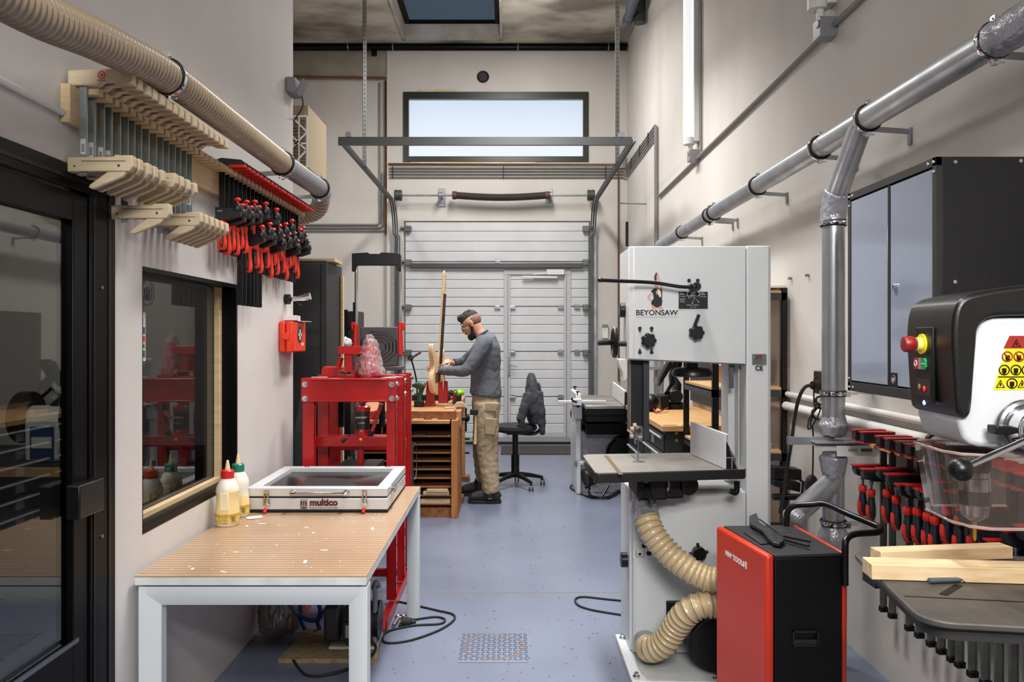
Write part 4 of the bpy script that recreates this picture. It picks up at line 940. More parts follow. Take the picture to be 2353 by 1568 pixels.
# ================================================================ dark cabinet, panel, rack, trolley
cb_ = thing('tall_cabinet', 'tall dark grey metal cabinet standing behind the partition and the press', 'cabinet', (-1.7, 5.6, 0))
cx1 = ax(750, 5.42); ztc = az(599, 5.42)
m_cab = mat('cabinet_dark', (22,22,24), .5, rgb2=(17,17,19), scale=20)
MB().box(-2.3, cx1, 5.42, 5.92, 0, ztc).build('body', m_cab, cb_, bevel=.004); MB().box(-2.28, cx1-.01, 5.405, 5.419, .05, ztc-.02).build('door', m_cab, cb_, bevel=.003)
MB().box(ax(737,5.4)-.004, ax(737,5.4), 5.4, 5.405, .05, ztc-.02).build('seam', m_dark, cb_)
tag(MB().box(-1.9, ax(776,5.6), 5.5, 5.75, ztc+.001, ztc+.022).build('wooden_board', m_wood), 'thin wooden board lying on top of the tall dark cabinet', 'board')
tag(MB().box(cx1+.004, cx1+.02, 5.86, 5.91, .02, az(636,5.88)).build('wooden_batten', m_woodx), 'thin wooden batten standing against the side of the dark cabinet', 'batten')
lp_ = MB().prism([at(697,885,4.80), at(662,1063,4.80), V(ax(655,4.8),4.80,0.0), V(ax(700,4.8),4.80,0.0)], (0,.3,0)); lp_.v = [V(p.x-.0, p.y, p.z) for p in lp_.v]
tag(lp_.build('leaning_panel', mat('panel_navy', (26,29,36), .5)), 'dark navy panel standing between the partition end and the red press', 'panel')
rk = thing('black_rack', 'narrow black metal frame standing between the dark cabinet and the trolley', 'rack', (-1.18, 6.3, 0))
xa, xb = ax(790,6.3), ax(812,6.3)
for x, z in ((xa, az(712,6.3)), (xb, az(695,6.3))): MB().box(x, x+.03, 6.28, 6.32, 0, z).build('post', m_black, rk)
MB().box(xa, xb+.03, 6.33, 6.6, .9, az(715,6.3)).build('box', m_cab, rk, bevel=.004); 
for z in (1.0, 1.3, 1.6): MB().box(xa, xb, 6.285, 6.315, z, z+.02).build('rung', m_black, rk)
tag(MB().ell((ax(792,6.1), 6.12, az(790,6.1)), (.05,.06,.05)).build('rag', mat('rag_white',(190,190,192),.8), disp=(.04,.03), subsurf=1), 'crumpled white rag beside the dark cabinet above the press', 'rag')
tag(MB().box(ax(786,6.1)-.03, ax(800,6.1)+.03, 6.05, 6.25, .6, az(800,6.1)-.01).build('dark_box', m_cab, bevel=.004), 'dark box below the crumpled rag beside the cabinet', 'box')
YT = 5.65
tr = thing('folding_trolley', 'folding trolley with black top handle, chrome uprights and red sleeves', 'trolley', (ax(866,YT), YT, 0))
xl, xr, zt_ = ax(817,YT), ax(921,YT), az(598,YT)
b = MB(); xo0, xo1 = ax(810,YT), ax(922,YT); za = az(583,YT); zb_ = az(625,YT)
b.prism([(xo0,YT-.03,zb_),(xo0,YT-.03,za+.0),(xo0+.12,YT-.03,za+.006),(xo0+.13,YT-.03,za-.005),(xo0+.2,YT-.03,za-.005),(xo0+.21,YT-.03,za+.006),(xo1-.01,YT-.03,za),(xo1,YT-.03,za-.02),(xo1,YT-.03,zb_),(xo1-.025,YT-.03,zb_+.005),(xo1-.03,YT-.03,zb_+.045),(xo0+.035,YT-.03,zb_+.045),(xo0+.028,YT-.03,zb_+.005)], (0,.06,0))
b.build('top_handle', m_blackpl, tr, bevel=.005)
zr = az(750,YT); zr2 = az(800,YT)
for x, s in ((xl+.006,1),(xr-.006,-1)):
    x2 = x-.02*s*-1*-1
    MB().cyl((x,YT,zr+.0),(x,YT,zb_+.03),.0125).build('upright', m_chrome, tr)
    MB().tube([V(x,YT-.02,zr+.01), V(x-.004*s,YT-.02,zr2-.05)], [.02,.024], 12).build('red_sleeve', m_redpl, tr)
    MB().box(x-.035 if s > 0 else x-.005, x+.005 if s > 0 else x+.035, YT-.03, YT+.01, zr-.03, zr+.03).build('joint', m_redpl, tr, bevel=.008)
    MB().cyl((x-.0,YT,.04),(x,YT,zr2-.05),.016).build('lower_leg', m_grey, tr)
    MB().cyl((x-.02,YT,.06),(x+.02,YT,.06),.06,n=24).build('wheel', m_rubber, tr)
px0, px1, pz0, pz1 = ax(828,YT-.06), ax(914,YT-.06), az(842,YT-.06), az(752,YT-.06)
m_pp = mat('trolley_plastic', (74,66,70), .45)
MB().box(px0, px1, YT-.07, YT-.045, pz0, pz1).box(xl-.01, xr+.02, YT-.09, YT+.05, pz0-.03, pz0-.0).build('platform', m_pp, tr, bevel=.006)
b = MB(); cxp, czp = (px0+px1)/2, (pz0+pz1)/2
for r in (.05,.075,.1,.125):
    for sgn in (1,-1):
        p = [V(cxp+sgn*(.0+r), YT-.072, czp-r*.35), V(cxp+sgn*r, YT-.072, czp+r*.35), V(cxp+sgn*r*.45, YT-.072, czp+r*.85), V(cxp, YT-.072, czp+r*.85)]
        b.tube([V(q.x, q.y, min(q.z, pz1-.012)) for q in p], .004, 6)
        p = [V(q.x, q.y, max(2*czp-q.z, pz0+.012)) for q in p]; b.tube(p, .004, 6)
b.build('moulded_rib', mat('trolley_rib', (52,46,50), .4), tr)

# ================================================================ luthier's workbench
BY0, BY1 = 6.67, 8.42; BXR = -.455; BXL = -1.36
bn = thing('wooden_workbench', 'brown wooden workbench with rows of narrow slots under its top', 'workbench', (-.9, BY0, 0))
ztop = .895
MB().box(BXL, BXR-.02, BY0+.02, BY1, ztop-.065, ztop).build('benchtop', m_benchtop, bn, bevel=.003)
MB().box(BXL, BXR-.0, BY0-.0, BY0+.02, ztop-.068, ztop-.0).build('front_apron', m_benchw, bn, bevel=.002)
zl_ = az(966, BY0-.05)
MB().box(BXL, BXR-.05, BY0-.09, BY0+.1, zl_-.028, zl_).build('ledge', m_benchtop, bn, bevel=.002)
xs0, xs1 = BXL+.03, ax(1038, BY0)
MB().box(xs0-.03, xs0, BY0-.05, BY1-.4, .0, zl_-.03).build('side_panel', m_benchw, bn); MB().box(xs1, xs1+.055, BY0-.07, BY0+.5, .0, ztop-.07).build('side_panel', mat('honey_wood', (178,116,56), .5, rgb2=(150,88,38), scale=6, stretch=(3,3,.5)), bn, bevel=.003)
MB().box(xs0, xs1, BY0+.45, BY0+.46, .0, zl_-.03).build('back_panel', mat('slot_back', (40,24,16), .8), bn)
zs = [az(p, BY0) for p in (1002, 1021, 1040, 1059, 1078, 1098, 1118, 1138, 1158)]
for z in zs: MB().box(xs0, xs1, BY0-.02, BY0+.45, z-.008, z+.004).build('shelf', mat('slot_shelf', (150,100,58), .6), bn)
MB().box(xs0, xs1, BY0-.03, BY0+.46, 0.0, az(1166,BY0)).build('plinth', m_benchw, bn)
for y in (BY0+.55, BY1-.12):
    MB().box(BXR-.11, BXR-.02, y, y+.09, 0.06, ztop-.065).build('leg', m_benchtop, bn, bevel=.003); MB().box(BXR-.14, BXR+.03, y-.03, y+.12, 0, .06).build('foot', m_benchw, bn, bevel=.006)
    MB().box(BXL, BXL+.09, y, y+.09, 0, ztop-.065).build('leg', m_benchtop, bn)
for z in (.18, .48, .66): MB().box(BXR-.09, BXR-.05, BY0+.5, BY1-.05, z, z+.07).build('side_rail', m_benchtop, bn)
# wood offcuts in the slots
for (x0, x1, z, th, lb) in ((973,1035,zs[7],.03,'pale wood blank lying in the second slot from the bottom of the bench'),(967,1038,zs[8],.035,'long pale wood blank lying in the lowest open slot of the bench')):
    tag(MB().box(ax(x0,BY0), ax(x1,BY0)-.01, BY0-.03, BY0+.2, z+.005, z+.005+th).build('wood_blank', m_woodx, bevel=.002), lb, 'wood')
tag(MB().box(ax(982,BY0), ax(1033,BY0)-.01, BY0-.06, BY0+.12, zs[7]+.036, zs[7]+.058).build('wood_blank', m_woodx, bevel=.002), 'short pale wood blank on top of another in the bench slots', 'wood')
tag(MB().box(ax(952,BY0), ax(985,BY0)-.03, BY0-.0, BY0+.3, zs[0]+.005, zs[0]+.014).build('thin_board', mat('dull_wood',(110,84,60),.7)), 'thin dull board lying in the top slot of the bench', 'board')
for i,(px,py,a,w_,lb) in enumerate(((961,963,.2,.09,'flat pale offcut on the ledge beside the red press'),(998,963,.5,.05,'small curled wood shaving on the bench ledge'))):
    p = at(px, py, BY0-.03); tag(MB().obox((p.x, BY0-.03, zl_+.005), (w_, .04, .008), (0,0,a)).build('wood_offcut', m_woodx), lb, 'offcut')
# end vise of the bench
ev = thing('end_vise', 'wooden end vise with black screw on the side of the bench next to the man', 'vise', (BXR+.04, 7.0, ztop-.14))
vx = BXR-.02; vy = 7.05
MB().box(vx, vx+.05, vy-.22, vy+.1, ztop-.16, ztop-.012).build('jaw', m_benchtop, ev, bevel=.006); MB().cyl((vx+.05,vy-.06,ztop-.09),(vx+.10,vy-.06,ztop-.09),.025).ell((vx+.1,vy-.06,ztop-.09),(.02,.035,.035)).build('screw', m_black, ev)
MB().cyl((vx+.085,vy-.06,ztop-.21),(vx+.085,vy-.06,ztop+.0),.009).build('tommy_bar', m_black, ev)
for z in (.45,.3): tag(MB().cyl((BXR-.02,BY1-.1,z),(BXR+.03,BY1-.1,z),.012).build('bench_peg', m_black), 'black peg on the far leg of the bench, '+('upper' if z > .4 else 'lower')+' one', 'peg')

# red bench vise holding the guitar
VYc = 7.2
rv = thing('bench_vise', 'red guitar repair vise with black bar and round hand wheel on the bench', 'vise', (ax(1000,VYc), VYc, ztop))
def bx2(x0, x1, y0, y1, d, Y=VYc): return (ax(x0,Y), ax(x1,Y), Y-d, Y+d, az(y1,Y), az(y0,Y))
MB().box(*bx2(975,1000,925,938,.06)).build('base', m_red, rv, bevel=.004); MB().lathe([(.06,0),(.06,.015),(.04,.03),(.035,.06)], (ax(987,VYc),VYc,ztop), n=20).build('swivel', m_red, rv)
MB().box(*bx2(947,1035,908,921,.03)).build('slide_bar', m_black, rv, bevel=.003)
for (x0,x1) in ((980,1000),(1008,1030)):
    MB().box(*bx2(x0,x1,893,926,.045)).build('jaw_block', m_red, rv, bevel=.005)
    for xx in (x0+5, x1-5): MB().cyl((ax(xx,VYc),VYc-.03,az(895,VYc)),(ax(xx,VYc),VYc-.03,az(878,VYc)),.018).ell((ax(xx,VYc),VYc-.03,az(878,VYc)),(.018,.018,.012)).build('jaw_post', m_red, rv)
wx = ax(1043,VYc); wz = az(916,VYc)
MB().torus((wx,VYc-.01,wz),(1,0,0),.05,.008,n=32).cyl((wx,VYc-.06,wz),(wx,VYc+.04,wz),.006).cyl((wx,VYc-.01,wz-.05),(wx,VYc-.01,wz+.05),.006).cyl((wx-.05,VYc-.01,wz),(wx+.02,VYc-.01,wz),.01).build('hand_wheel', m_red, rv)
MB().cyl((wx,VYc-.06,wz-.03),(wx+.06,VYc-.06,wz-.03),.009).build('crank', m_black, rv)
# guitar body and neck
gu = thing('electric_guitar', 'unpainted electric guitar with dark fretboard held upright in the red vise', 'guitar', (ax(1008,VYc), VYc, az(905,VYc)))
wv_ = V(-.30,-.954,0); nv_ = V(.954,-.30,0); O = V(ax(1004,VYc), VYc+.0, az(906,VYc))
m_ash = mat('ash_body', (222,192,152), .5, rgb2=(206,172,130), scale=8, stretch=(8,8,.8))
outl = [(0,0),(.07,.004),(.125,.03),(.158,.08),(.165,.13),(.15,.18),(.125,.215),(.115,.25),(.125,.29),(.145,.33),(.158,.38),(.152,.425),(.135,.445),(.115,.43),(.095,.39),(.06,.355),(.028,.345),(-.03,.335),(-.05,.33),(-.085,.34),(-.11,.375),(-.135,.395),(-.15,.375),(-.145,.32),(-.122,.27),(-.115,.235),(-.13,.19),(-.155,.14),(-.16,.085),(-.13,.035),(-.07,.006)]
sp_ = smooth_path([V(u_, v_, 0) for u_, v_ in outl], 3, closed=True)
b = MB(); b.prism([O+wv_*(p.x*.95)+V(0,0,p.y*1.04)-nv_*.0225 for p in sp_], nv_*.045); b.build('body', m_ash, gu, bevel=.007, seg=3)
na, nb_ = O+V(0,0,.25)+nv_*.022, V(ax(1018,VYc)+.004, VYc, az(676,VYc))
up_ = (nb_-na).normalized()
MB().bar(na, nb_, .05, .022, up=nv_).build('neck', m_ash, gu, bevel=.005)
fb0 = na+nv_*.014+up_*.03; fb1 = nb_+nv_*.014
MB().bar(fb0, fb1, .052, .008, up=nv_).build('fretboard', mat('rosewood', (52,34,28), .5), gu)
b = MB(); L0 = (fb1-fb0).length
for i in range(21):
    p = fb1-up_*(L0*1.32*(1-2**(-i/12))) ; 
    if (p-fb0).dot(up_) > 0: b.bar(p-wv_*.026+nv_*.0045, p+wv_*.026+nv_*.0045, .002, .002)
b.build('fret', m_chrome, gu)
hs = [(-.028,0),(-.034,.03),(-.05,.05),(-.045,.10),(-.028,.16),(-.01,.205),(.018,.215),(.034,.19),(.03,.16),(.026,.1),(.028,.04),(.027,0)]
tl = V(.0,0,0); b = MB(); b.prism([nb_+up_*v_+wv_*u_-nv_*.007+nv_*0 for u_, v_ in hs], nv_*.014); b.build('headstock', m_ash, gu, bevel=.003)
b = MB(); [b.cyl(nb_+up_*(.035+.026*i)-wv_*(.02)-nv_*.009, nb_+up_*(.035+.026*i)-wv_*(.02)+nv_*.009, .005) for i in range(6)]; b.build('tuner_hole', m_dark, gu)
MB().prism([O+V(0,0,.11)+wv_*.09+nv_*.0225, O+V(0,0,.11)-wv_*.02+nv_*.0225, O+V(0,0,.2)-wv_*.02+nv_*.0225, O+V(0,0,.2)+wv_*.09+nv_*.0225], nv_*.002).build('control_cavity', mat('cavity_brown', (96,66,40), .7), gu)
# bench clutter
gl = thing('gooseneck_lamp', 'small gooseneck lamp with flat dark head clamped behind the drill', 'lamp', (ax(958,7.6), 7.6, ztop))
MB().tube(smooth_path([at(959,908,7.6), at(956,870,7.6), at(948,836,7.6), at(943,826,7.6)],6), .008, 8).build('gooseneck', m_black, gl)
MB().obox(at(954,818,7.6), (.13,.06,.02), (0,-.55,0)).build('lamp_head', mat('lamp_brown',(70,54,44),.5), gl, bevel=.003); MB().obox(at(944,823,7.6), (.05,.03,.05), (0,.5,0)).build('joint', m_black, gl)
MB().cyl(V(ax(959,7.6),7.6,ztop), V(ax(959,7.6),7.6,az(905,7.6)), .03).build('base', m_black, gl)
dr = thing('cordless_drill', 'dark green cordless drill standing upright on the bench by the press', 'drill', (ax(962,7.1), 7.1, ztop))
m_dg = mat('drill_green', (24,66,50), .45)
MB().tube([at(977,888,7.1), at(972,886,7.1), at(958,886,7.1), at(952,886,7.1)], [.028,.038,.034,.02], 16).build('motor_body', m_dg, dr)
MB().cyl(at(953,886,7.1), at(947,886,7.1), .018, .01).build('chuck', m_black, dr)
MB().tube([at(970,890,7.1), at(966,905,7.1), at(964,921,7.1)], [.024,.02,.024], 12).build('grip', m_dg, dr); MB().box(ax(952,7.1),ax(974,7.1),7.07,7.13,ztop+.001,az(921,7.1)).build('battery', m_black, dr, bevel=.006)
MB().ell(at(973,885,7.065),(.012,.006,.012)).build('red_button', m_redpl, dr)
sn = thing('cordless_tool', 'neon green and black cordless tool lying on the bench near the hand wheel', 'power tool', (ax(1050,7.45), 7.45, ztop))
MB().ell(at(1053,903,7.45),(.06,.05,.032)).build('body', mat('neon_green', (160,220,30), .4), sn); MB().ell(at(1037,904,7.45),(.032,.05,.03)).box(ax(1040,7.45),ax(1060,7.45),7.4,7.5,ztop+.001,az(908,7.45)).build('black_case', m_black, sn, bevel=.006)
MB().torus(at(1047,901,7.40),(0,1,0),.016,.004).build('dial', m_black, sn)
wg = MB().prism([V(ax(1040,7.1),7.05,ztop+.001), V(ax(1075,7.1),7.05,ztop+.001), V(ax(1062,7.1),7.05,ztop+.05), V(ax(1050,7.1),7.05,ztop+.045)], (0,.09,0))
tag(wg.build('wooden_wedge', m_woodx, bevel=.002), 'light wooden wedge block on the bench beside the man', 'wedge')
tag(MB().obox((ax(1033,6.95), 6.95, ztop+.008), (.09,.05,.012), (0,0,.2)).build('sanding_block', m_wood, bevel=.002), 'flat pale sanding block on the bench edge in front of the vise', 'block')
wr_ = thing('wire_coil', 'loop of grey wire hanging beside the red press', 'wire', (ax(952,5.3), 5.3, az(1090,5.3)))
MB().tube([at(953+4.5*math.cos(t_/16*2*PI), 1060+43*math.sin(t_/16*2*PI), 5.3+.03*math.cos(t_/16*2*PI)) for t_ in range(16)], .0025, 6, closed=True).tube([at(948,1015,5.28), at(946,1060,5.28), at(949,1115,5.28)], .005, 6).build('wire', m_steel, wr_)

# ================================================================ man
PY = 7.33
def PP(px, py, dy=0): return V(ax(px,PY), PY+dy, az(py,PY))
man = thing('person', 'bearded person in grey sweater and beige work trousers bent over the guitar', 'person', (ax(1117,PY), PY, 0))
m_skin = mat('skin', (206,152,126), .5, rgb2=(194,138,112), scale=12)
th = math.radians(33); fwd = V(-math.cos(th),0,-math.sin(th)); upv = V(-math.sin(th),0,math.cos(th)); lat = V(0,1,0)
HC = PP(1083,745)
RH = Matrix((fwd, lat, upv)).transposed()
def hp_(a, b_, c): return HC+fwd*a+lat*b_+upv*c
b = MB()
b.ell(hp_(-.012,0,.028), (.095,.074,.088), RH); b.ell(hp_(.03,0,-.02), (.062,.06,.085), RH); b.ell(hp_(.035,0,-.078), (.052,.047,.036), RH)
b.tube([hp_(.080,0,.015), hp_(.096,0,-.010), hp_(.103,0,-.026)], [.009,.011,.012], 10); b.ell(hp_(.090,0,-.031), (.014,.018,.008), RH)
b.ell(hp_(.078,0,.033), (.014,.05,.012), RH); b.ell(hp_(.084,0,-.058), (.009,.022,.006), RH); b.ell(hp_(.082,0,-.068), (.009,.019,.007), RH); b.ell(hp_(.074,0,-.094),(.014,.02,.013),RH)
for s in (-1,1): b.ell(hp_(.062,s*.034,-.01), (.018,.02,.02), RH); b.ell(hp_(-.004,s*.077,-.006), (.018,.008,.030), RH); b.ell(hp_(-.010,s*.081,.008), (.017,.006,.020), RH)
b.tube([hp_(-.02,0,-.03), PP(1098,762), PP(1111,778), PP(1120,792)], [.062,.056,.058,.075], 18)
b.tube([PP(1121,785), PP(1121,810), PP(1117,850), PP(1116,905)], [.07,.09,.10,.085], 18, ry=[.14,.15,.12,.09])
arm = {-1: [PP(1114,788,-.17), PP(1079,846,-.235), PP(1012,850,-.14)], 1: [PP(1110,790,.17), PP(1060,835,.22), PP(1036,835,.06)]}
for s in (-1,1): b.tube(smooth_path(arm[s],4), [.048,.046,.044,.042,.040,.036,.032,.028,.026], 14)
legp = {-1: [PP(1116,912,-.07), PP(1116,960,-.095), PP(1118,1030,-.10), PP(1126,1115,-.12), PP(1128,1140,-.12)], 1: [PP(1116,912,.07), PP(1112,960,.115), PP(1110,1030,.17), PP(1112,1100,.24), PP(1112,1120,.24)]}
for s in (-1,1): b.tube(legp[s], [.045,.065,.055,.045,.045], 14)
# hands: palm, four curled fingers, thumb
def hand(wr, palm_c, fdir, nrm, side, lens=(.072,.08,.076,.06), curl=.9, r=.0088):
    wr, palm_c = Vector(wr), Vector(palm_c); fdir = Vector(fdir).normalized(); nrm = Vector(nrm).normalized(); nrm = (nrm-fdir*nrm.dot(fdir)).normalized(); sd = fdir.cross(nrm)*side
    R = Matrix((fdir, sd, nrm)).transposed()
    b.tube([wr, wr.lerp(palm_c,.5), palm_c-fdir*.01], [.026,.027,.03], 12, ry=[.024,.022,.018]); b.ell(palm_c, (.046,.042,.017), R)
    for i, l in enumerate(lens):
        p = palm_c+fdir*.035+sd*(.032-.0215*i); pts = [p-fdir*.02, p]; a = .25+.05*i
        for q in (.42,.32,.26):
            d_ = fdir*math.cos(a)+nrm*math.sin(a); p = p+d_*l*q; pts.append(p); a += curl*.75
        b.tube(pts, [r*1.1,r*1.08,r,r*.95,r*.8], 8)
    p = palm_c-fdir*.015+sd*.034; t_ = (fdir*.55+sd*.45+nrm*.7).normalized(); b.tube([p-sd*.012, p+t_*.03, p+t_*.03+(fdir*.8+nrm*.4).normalized()*.03, p+t_*.03+(fdir*.8+nrm*.4).normalized()*.048], [.013,.0115,.010,.008], 8)
hand(PP(1012,850,-.14), PP(1001,847,-.155), (-.8,.25,.35), (.2,.9,-.1), 1)
hand(PP(1036,835,.06), PP(1026,832,.0), (-.75,-.55,-.1), (-.2,.2,-.9), 1)
b.build('body', m_skin, man, remesh=.0045, sm=2)
# sweater
m_sw = mat('grey_sweater', (98,102,110), .9, rgb2=(80,84,92), scale=160, detail=2, bump=.25, bscale=240)
b = MB()
b.tube([PP(1115,911), PP(1116,905), PP(1116,880), PP(1116,850), PP(1120,822), PP(1123,798), PP(1120,780), PP(1112,770)], [.144,.150,.142,.136,.128,.108,.085,.06], 26, ry=[.17,.178,.16,.155,.17,.18,.145,.075])
b.tube(smooth_path([PP(1115,782,-.14), PP(1108,798,-.19), PP(1079,845,-.24), PP(1052,851,-.21), PP(1014,850,-.145)],4), [.074,.076,.078,.076,.074,.070,.066,.062,.06,.058,.055,.051,.047,.044,.042,.040,.038], 18)
b.tube(smooth_path([PP(1114,782,.14), PP(1106,796,.19), PP(1063,833,.23), PP(1040,835,.08)],4), [.080,.084,.084,.08,.074,.068,.062,.058,.054,.048,.044,.040,.037], 18)
b.ell(PP(1113,788,-.14),(.085,.07,.078)); b.ell(PP(1112,788,.14),(.08,.07,.075))
b.ell(PP(1094,858),(.055,.10,.08)); b.ell(PP(1136,835),(.055,.13,.12))
b.build('sweater', m_sw, man, remesh=.008, sm=10, disp=(.012,.05))
b = MB(); b.torus(PP(1107,768), (-.55,0,.83), .062, .010, n=28); b.build('collar', mat('sweater_dark', (72,76,84), .9), man)
MB().torus(PP(1015,850,-.147), (1,-.25,0), .034, .007, n=20).build('cuff', mat('sweater_dark', (72,76,84), .9), man)
MB().torus(PP(1042,835,.09),(1,.7,0),.034,.007,n=20).build('cuff', mat('sweater_dark', (72,76,84), .9), man)
# trousers
m_pt = mat('khaki_cloth', (164,146,118), .85, rgb2=(154,136,108), scale=9, bump=.3, bscale=30)
b = MB()
b.tube([PP(1116,896), PP(1117,920), PP(1117,945)], [.128,.136,.128], 24, ry=[.15,.162,.155])
b.tube([PP(1118,925,-.085), PP(1118,965,-.10), PP(1119,1000,-.10), PP(1120,1035,-.10), PP(1124,1075,-.11), PP(1128,1110,-.12), PP(1130,1126,-.12)], [.125,.118,.108,.102,.092,.084,.08], 20, ry=[.1,.1,.095,.09,.085,.082,.08])
b.tube([PP(1115,925,.085), PP(1113,965,.12), PP(1110,1000,.145), PP(1108,1035,.17), PP(1109,1075,.21), PP(1111,1108,.24), PP(1112,1116,.24)], [.12,.112,.104,.098,.09,.084,.08], 20, ry=[.1,.1,.095,.09,.085,.082,.08])
b.ell(PP(1136,935),(.06,.15,.085))
tp = b.build('trousers', m_pt, man, remesh=.008, sm=8, disp=(.015,.045))
m_pk = mat('khaki_dark', (150,132,104), .85)
for (px,py,h,dy) in ((1128,975,.15,-.205),(1130,932,.08,-.19)): MB().obox(PP(px,py,dy+.005),(.10,.022,h),(0,.06,0)).build('cargo_pocket', m_pt, tp, bevel=.009, seg=3)
# boots
m_bt = mat('work_shoe', (26,24,24), .6)
for s, gx, gy in ((-1, ax(1114,7.24), 7.21), (1, ax(1093,7.56), 7.57)):
    b = MB(); b.tube([V(gx-.145,gy,.045), V(gx-.11,gy,.055), V(gx-.03,gy,.07), V(gx+.05,gy,.075), V(gx+.12,gy,.062), V(gx+.145,gy,.05)], [.028,.042,.056,.062,.05,.03], 18, ry=[.034,.046,.046,.043,.042,.03])
    b.tube([V(gx+.04,gy,.06), V(gx+.045,gy,.125), V(gx+.05,gy,.15)], [.066,.060,.058], 18)
    sh = b.build('shoe', m_bt, man, remesh=.006, sm=3)
    pl = [V(gx-.152,gy,0)+V(0,0,0)] ; ol = [(-.155,0),(-.14,-.035),(-.1,-.05),(-.03,-.046),(.05,-.04),(.12,-.043),(.148,-.025),(.155,0)]
    ol = ol+[(x_,-y_) for x_, y_ in ol[-2:0:-1]]
    MB().prism([V(gx+x_, gy+y_, .0) for x_, y_ in ol], (0,0,.03)).build('sole', m_rubber, sh, bevel=.004)
    b = MB(); [b.tube([V(gx-.06+.025*i,gy-.03,.098+.01*i), V(gx-.05+.025*i,gy,.112+.01*i), V(gx-.06+.025*i,gy+.03,.098+.01*i)], .003, 6) for i in range(4)]; b.build('laces', m_black, sh)
# hair, beard, brows, glasses
m_hair = mat('dark_hair', (30,24,22), .7, rgb2=(46,38,34), scale=60, stretch=(1,1,3), bump=.5, bscale=120)
b = MB(); b.ell(hp_(-.012,0,.054),(.094,.068,.079),RH); b.ell(hp_(.040,0,.102),(.05,.048,.026),RH); b.ell(hp_(.066,0,.090),(.024,.043,.020),RH)
for i in range(26):
    a_ = rr.uniform(-.06,.07); l_ = rr.uniform(-.04,.04); b.tube([hp_(a_,l_,.108), hp_(a_+.012,l_*1.05,.134)], [.008,.002], 5)
b.build('hair', m_hair, man, remesh=.0035, sm=1, disp=(.004,.008))
b = MB(); b.ell(hp_(-.026,0,.022),(.0865,.0762,.074),RH); b.build('shaved_hair', mat('shaved_side', (142,106,90), .7, rgb2=(92,70,60), scale=220), man)
b = MB(); b.ell(hp_(.034,0,-.092),(.056,.052,.044),RH); b.ell(hp_(.072,0,-.102),(.028,.03,.034),RH); b.ell(hp_(.092,0,-.050),(.010,.024,.007),RH)
for s in (-1,1): b.tube([hp_(.014,s*.060,-.005), hp_(.016,s*.058,-.04), hp_(.030,s*.050,-.075), hp_(.05,s*.03,-.098)], [.009,.014,.02,.022], 10, ry=[.004,.008,.012,.018])
b.build('beard', m_hair, man, remesh=.0035, sm=1, disp=(.004,.008))
b = MB(); [b.ell(hp_(.088,s*.03,.022),(.006,.022,.005),RH) for s in (-1,1)]; b.build('eyebrows', m_hair, man)
for s in (-1,1): MB().ell(hp_(.081,s*.032,.0),(.008,.013,.009),RH).build('eye', mat('eye_white', (220,215,210), .3), man)
b = MB()
for s in (-1,1):
    b.tube([hp_(.100, s*.034+.024*math.cos(t_/16*2*PI), -.002+.02*math.sin(t_/16*2*PI)) for t_ in range(16)], .0016, 6, closed=True)
    b.tube([hp_(.098,s*.058,.004), hp_(.04,s*.072,.004), hp_(-.01,s*.078,.008)], .0016, 6)
b.tube([hp_(.1,-.01,0), hp_(.1,.01,0)], .0016, 6); b.build('glasses', m_black, man)
hm = thing('hammer', 'wooden-handled hammer hanging from the trouser loop of the person', 'hammer', PP(1095,1015,-.24))
MB().tube([PP(1096,942,-.24), PP(1095,980,-.24), PP(1094,1013,-.24)], [.011,.012,.016], 12).build('handle', m_wood, hm)
MB().box(ax(1083,PY),ax(1101,PY),PY-.265,PY-.215,az(948,PY),az(936,PY)).build('head', m_black, hm, bevel=.005)

# ================================================================ office chair with jacket
CY = 8.0; cxc = ax(1184, CY)
ch = thing('office_chair', 'black swivel office chair on castors behind the person', 'chair', (cxc, CY, 0))
zs_ = az(985, CY)
MB().lathe([(0,-.035),(.14,-.04),(.2,-.025),(.225,.0),(.22,.03),(.18,.045),(0,.05)], (cxc,CY,zs_), n=36).build('seat', mat('seat_fabric', (22,22,24), .8), ch)
MB().lathe([(.05,-.06),(.06,-.03)], (cxc,CY,zs_)).box(cxc-.09,cxc+.09,CY-.06,CY+.06,zs_-.06,zs_-.035).build('mechanism', m_black, ch, bevel=.01)
MB().cyl((cxc,CY,.1),(cxc,CY,zs_-.05),.03).cyl((cxc,CY,.1),(cxc,CY,.33),.042).build('column', m_black, ch)
for i in range(5):
    a = 2*PI*i/5+.25; e_ = V(cxc+.29*math.cos(a), CY+.29*math.sin(a), .085)
    MB().tube([V(cxc,CY,.13), V(cxc+.15*math.cos(a),CY+.15*math.sin(a),.115), e_], [.03,.022,.016], 10).build('base_arm', m_black, ch)
    MB().cyl(e_, e_+V(0,0,-.03), .008).cyl(e_+V(-.022,0,-.05), e_+V(-.008,0,-.05), .032, n=20).cyl(e_+V(.008,0,-.05), e_+V(.022,0,-.05), .032, n=20).build('caster', m_blackpl, ch)
xb_ = ax(1228,CY)
MB().tube(smooth_path([V(cxc+.05,CY,zs_-.05), V(cxc+.2,CY,zs_-.05), V(cxc+.275,CY,zs_+.03), V(cxc+.27,CY,zs_+.2)],6), .018, 12).build('back_bar', m_black, ch)
MB().ell((cxc+.24,CY,zs_+.30),(.03,.15,.17)).build('backrest', mat('seat_fabric', (22,22,24), .8), ch)
m_jk = mat('charcoal_fleece', (58,58,64), .9, rgb2=(46,46,52), scale=30, bump=.3, bscale=80)
b = MB(); 
b.tube([at(1221,857,CY), at(1221,872,CY), at(1224,905,CY), at(1228,945,CY), at(1231,972,CY)], [.03,.05,.078,.09,.07], 22, ry=[.05,.12,.19,.2,.17])
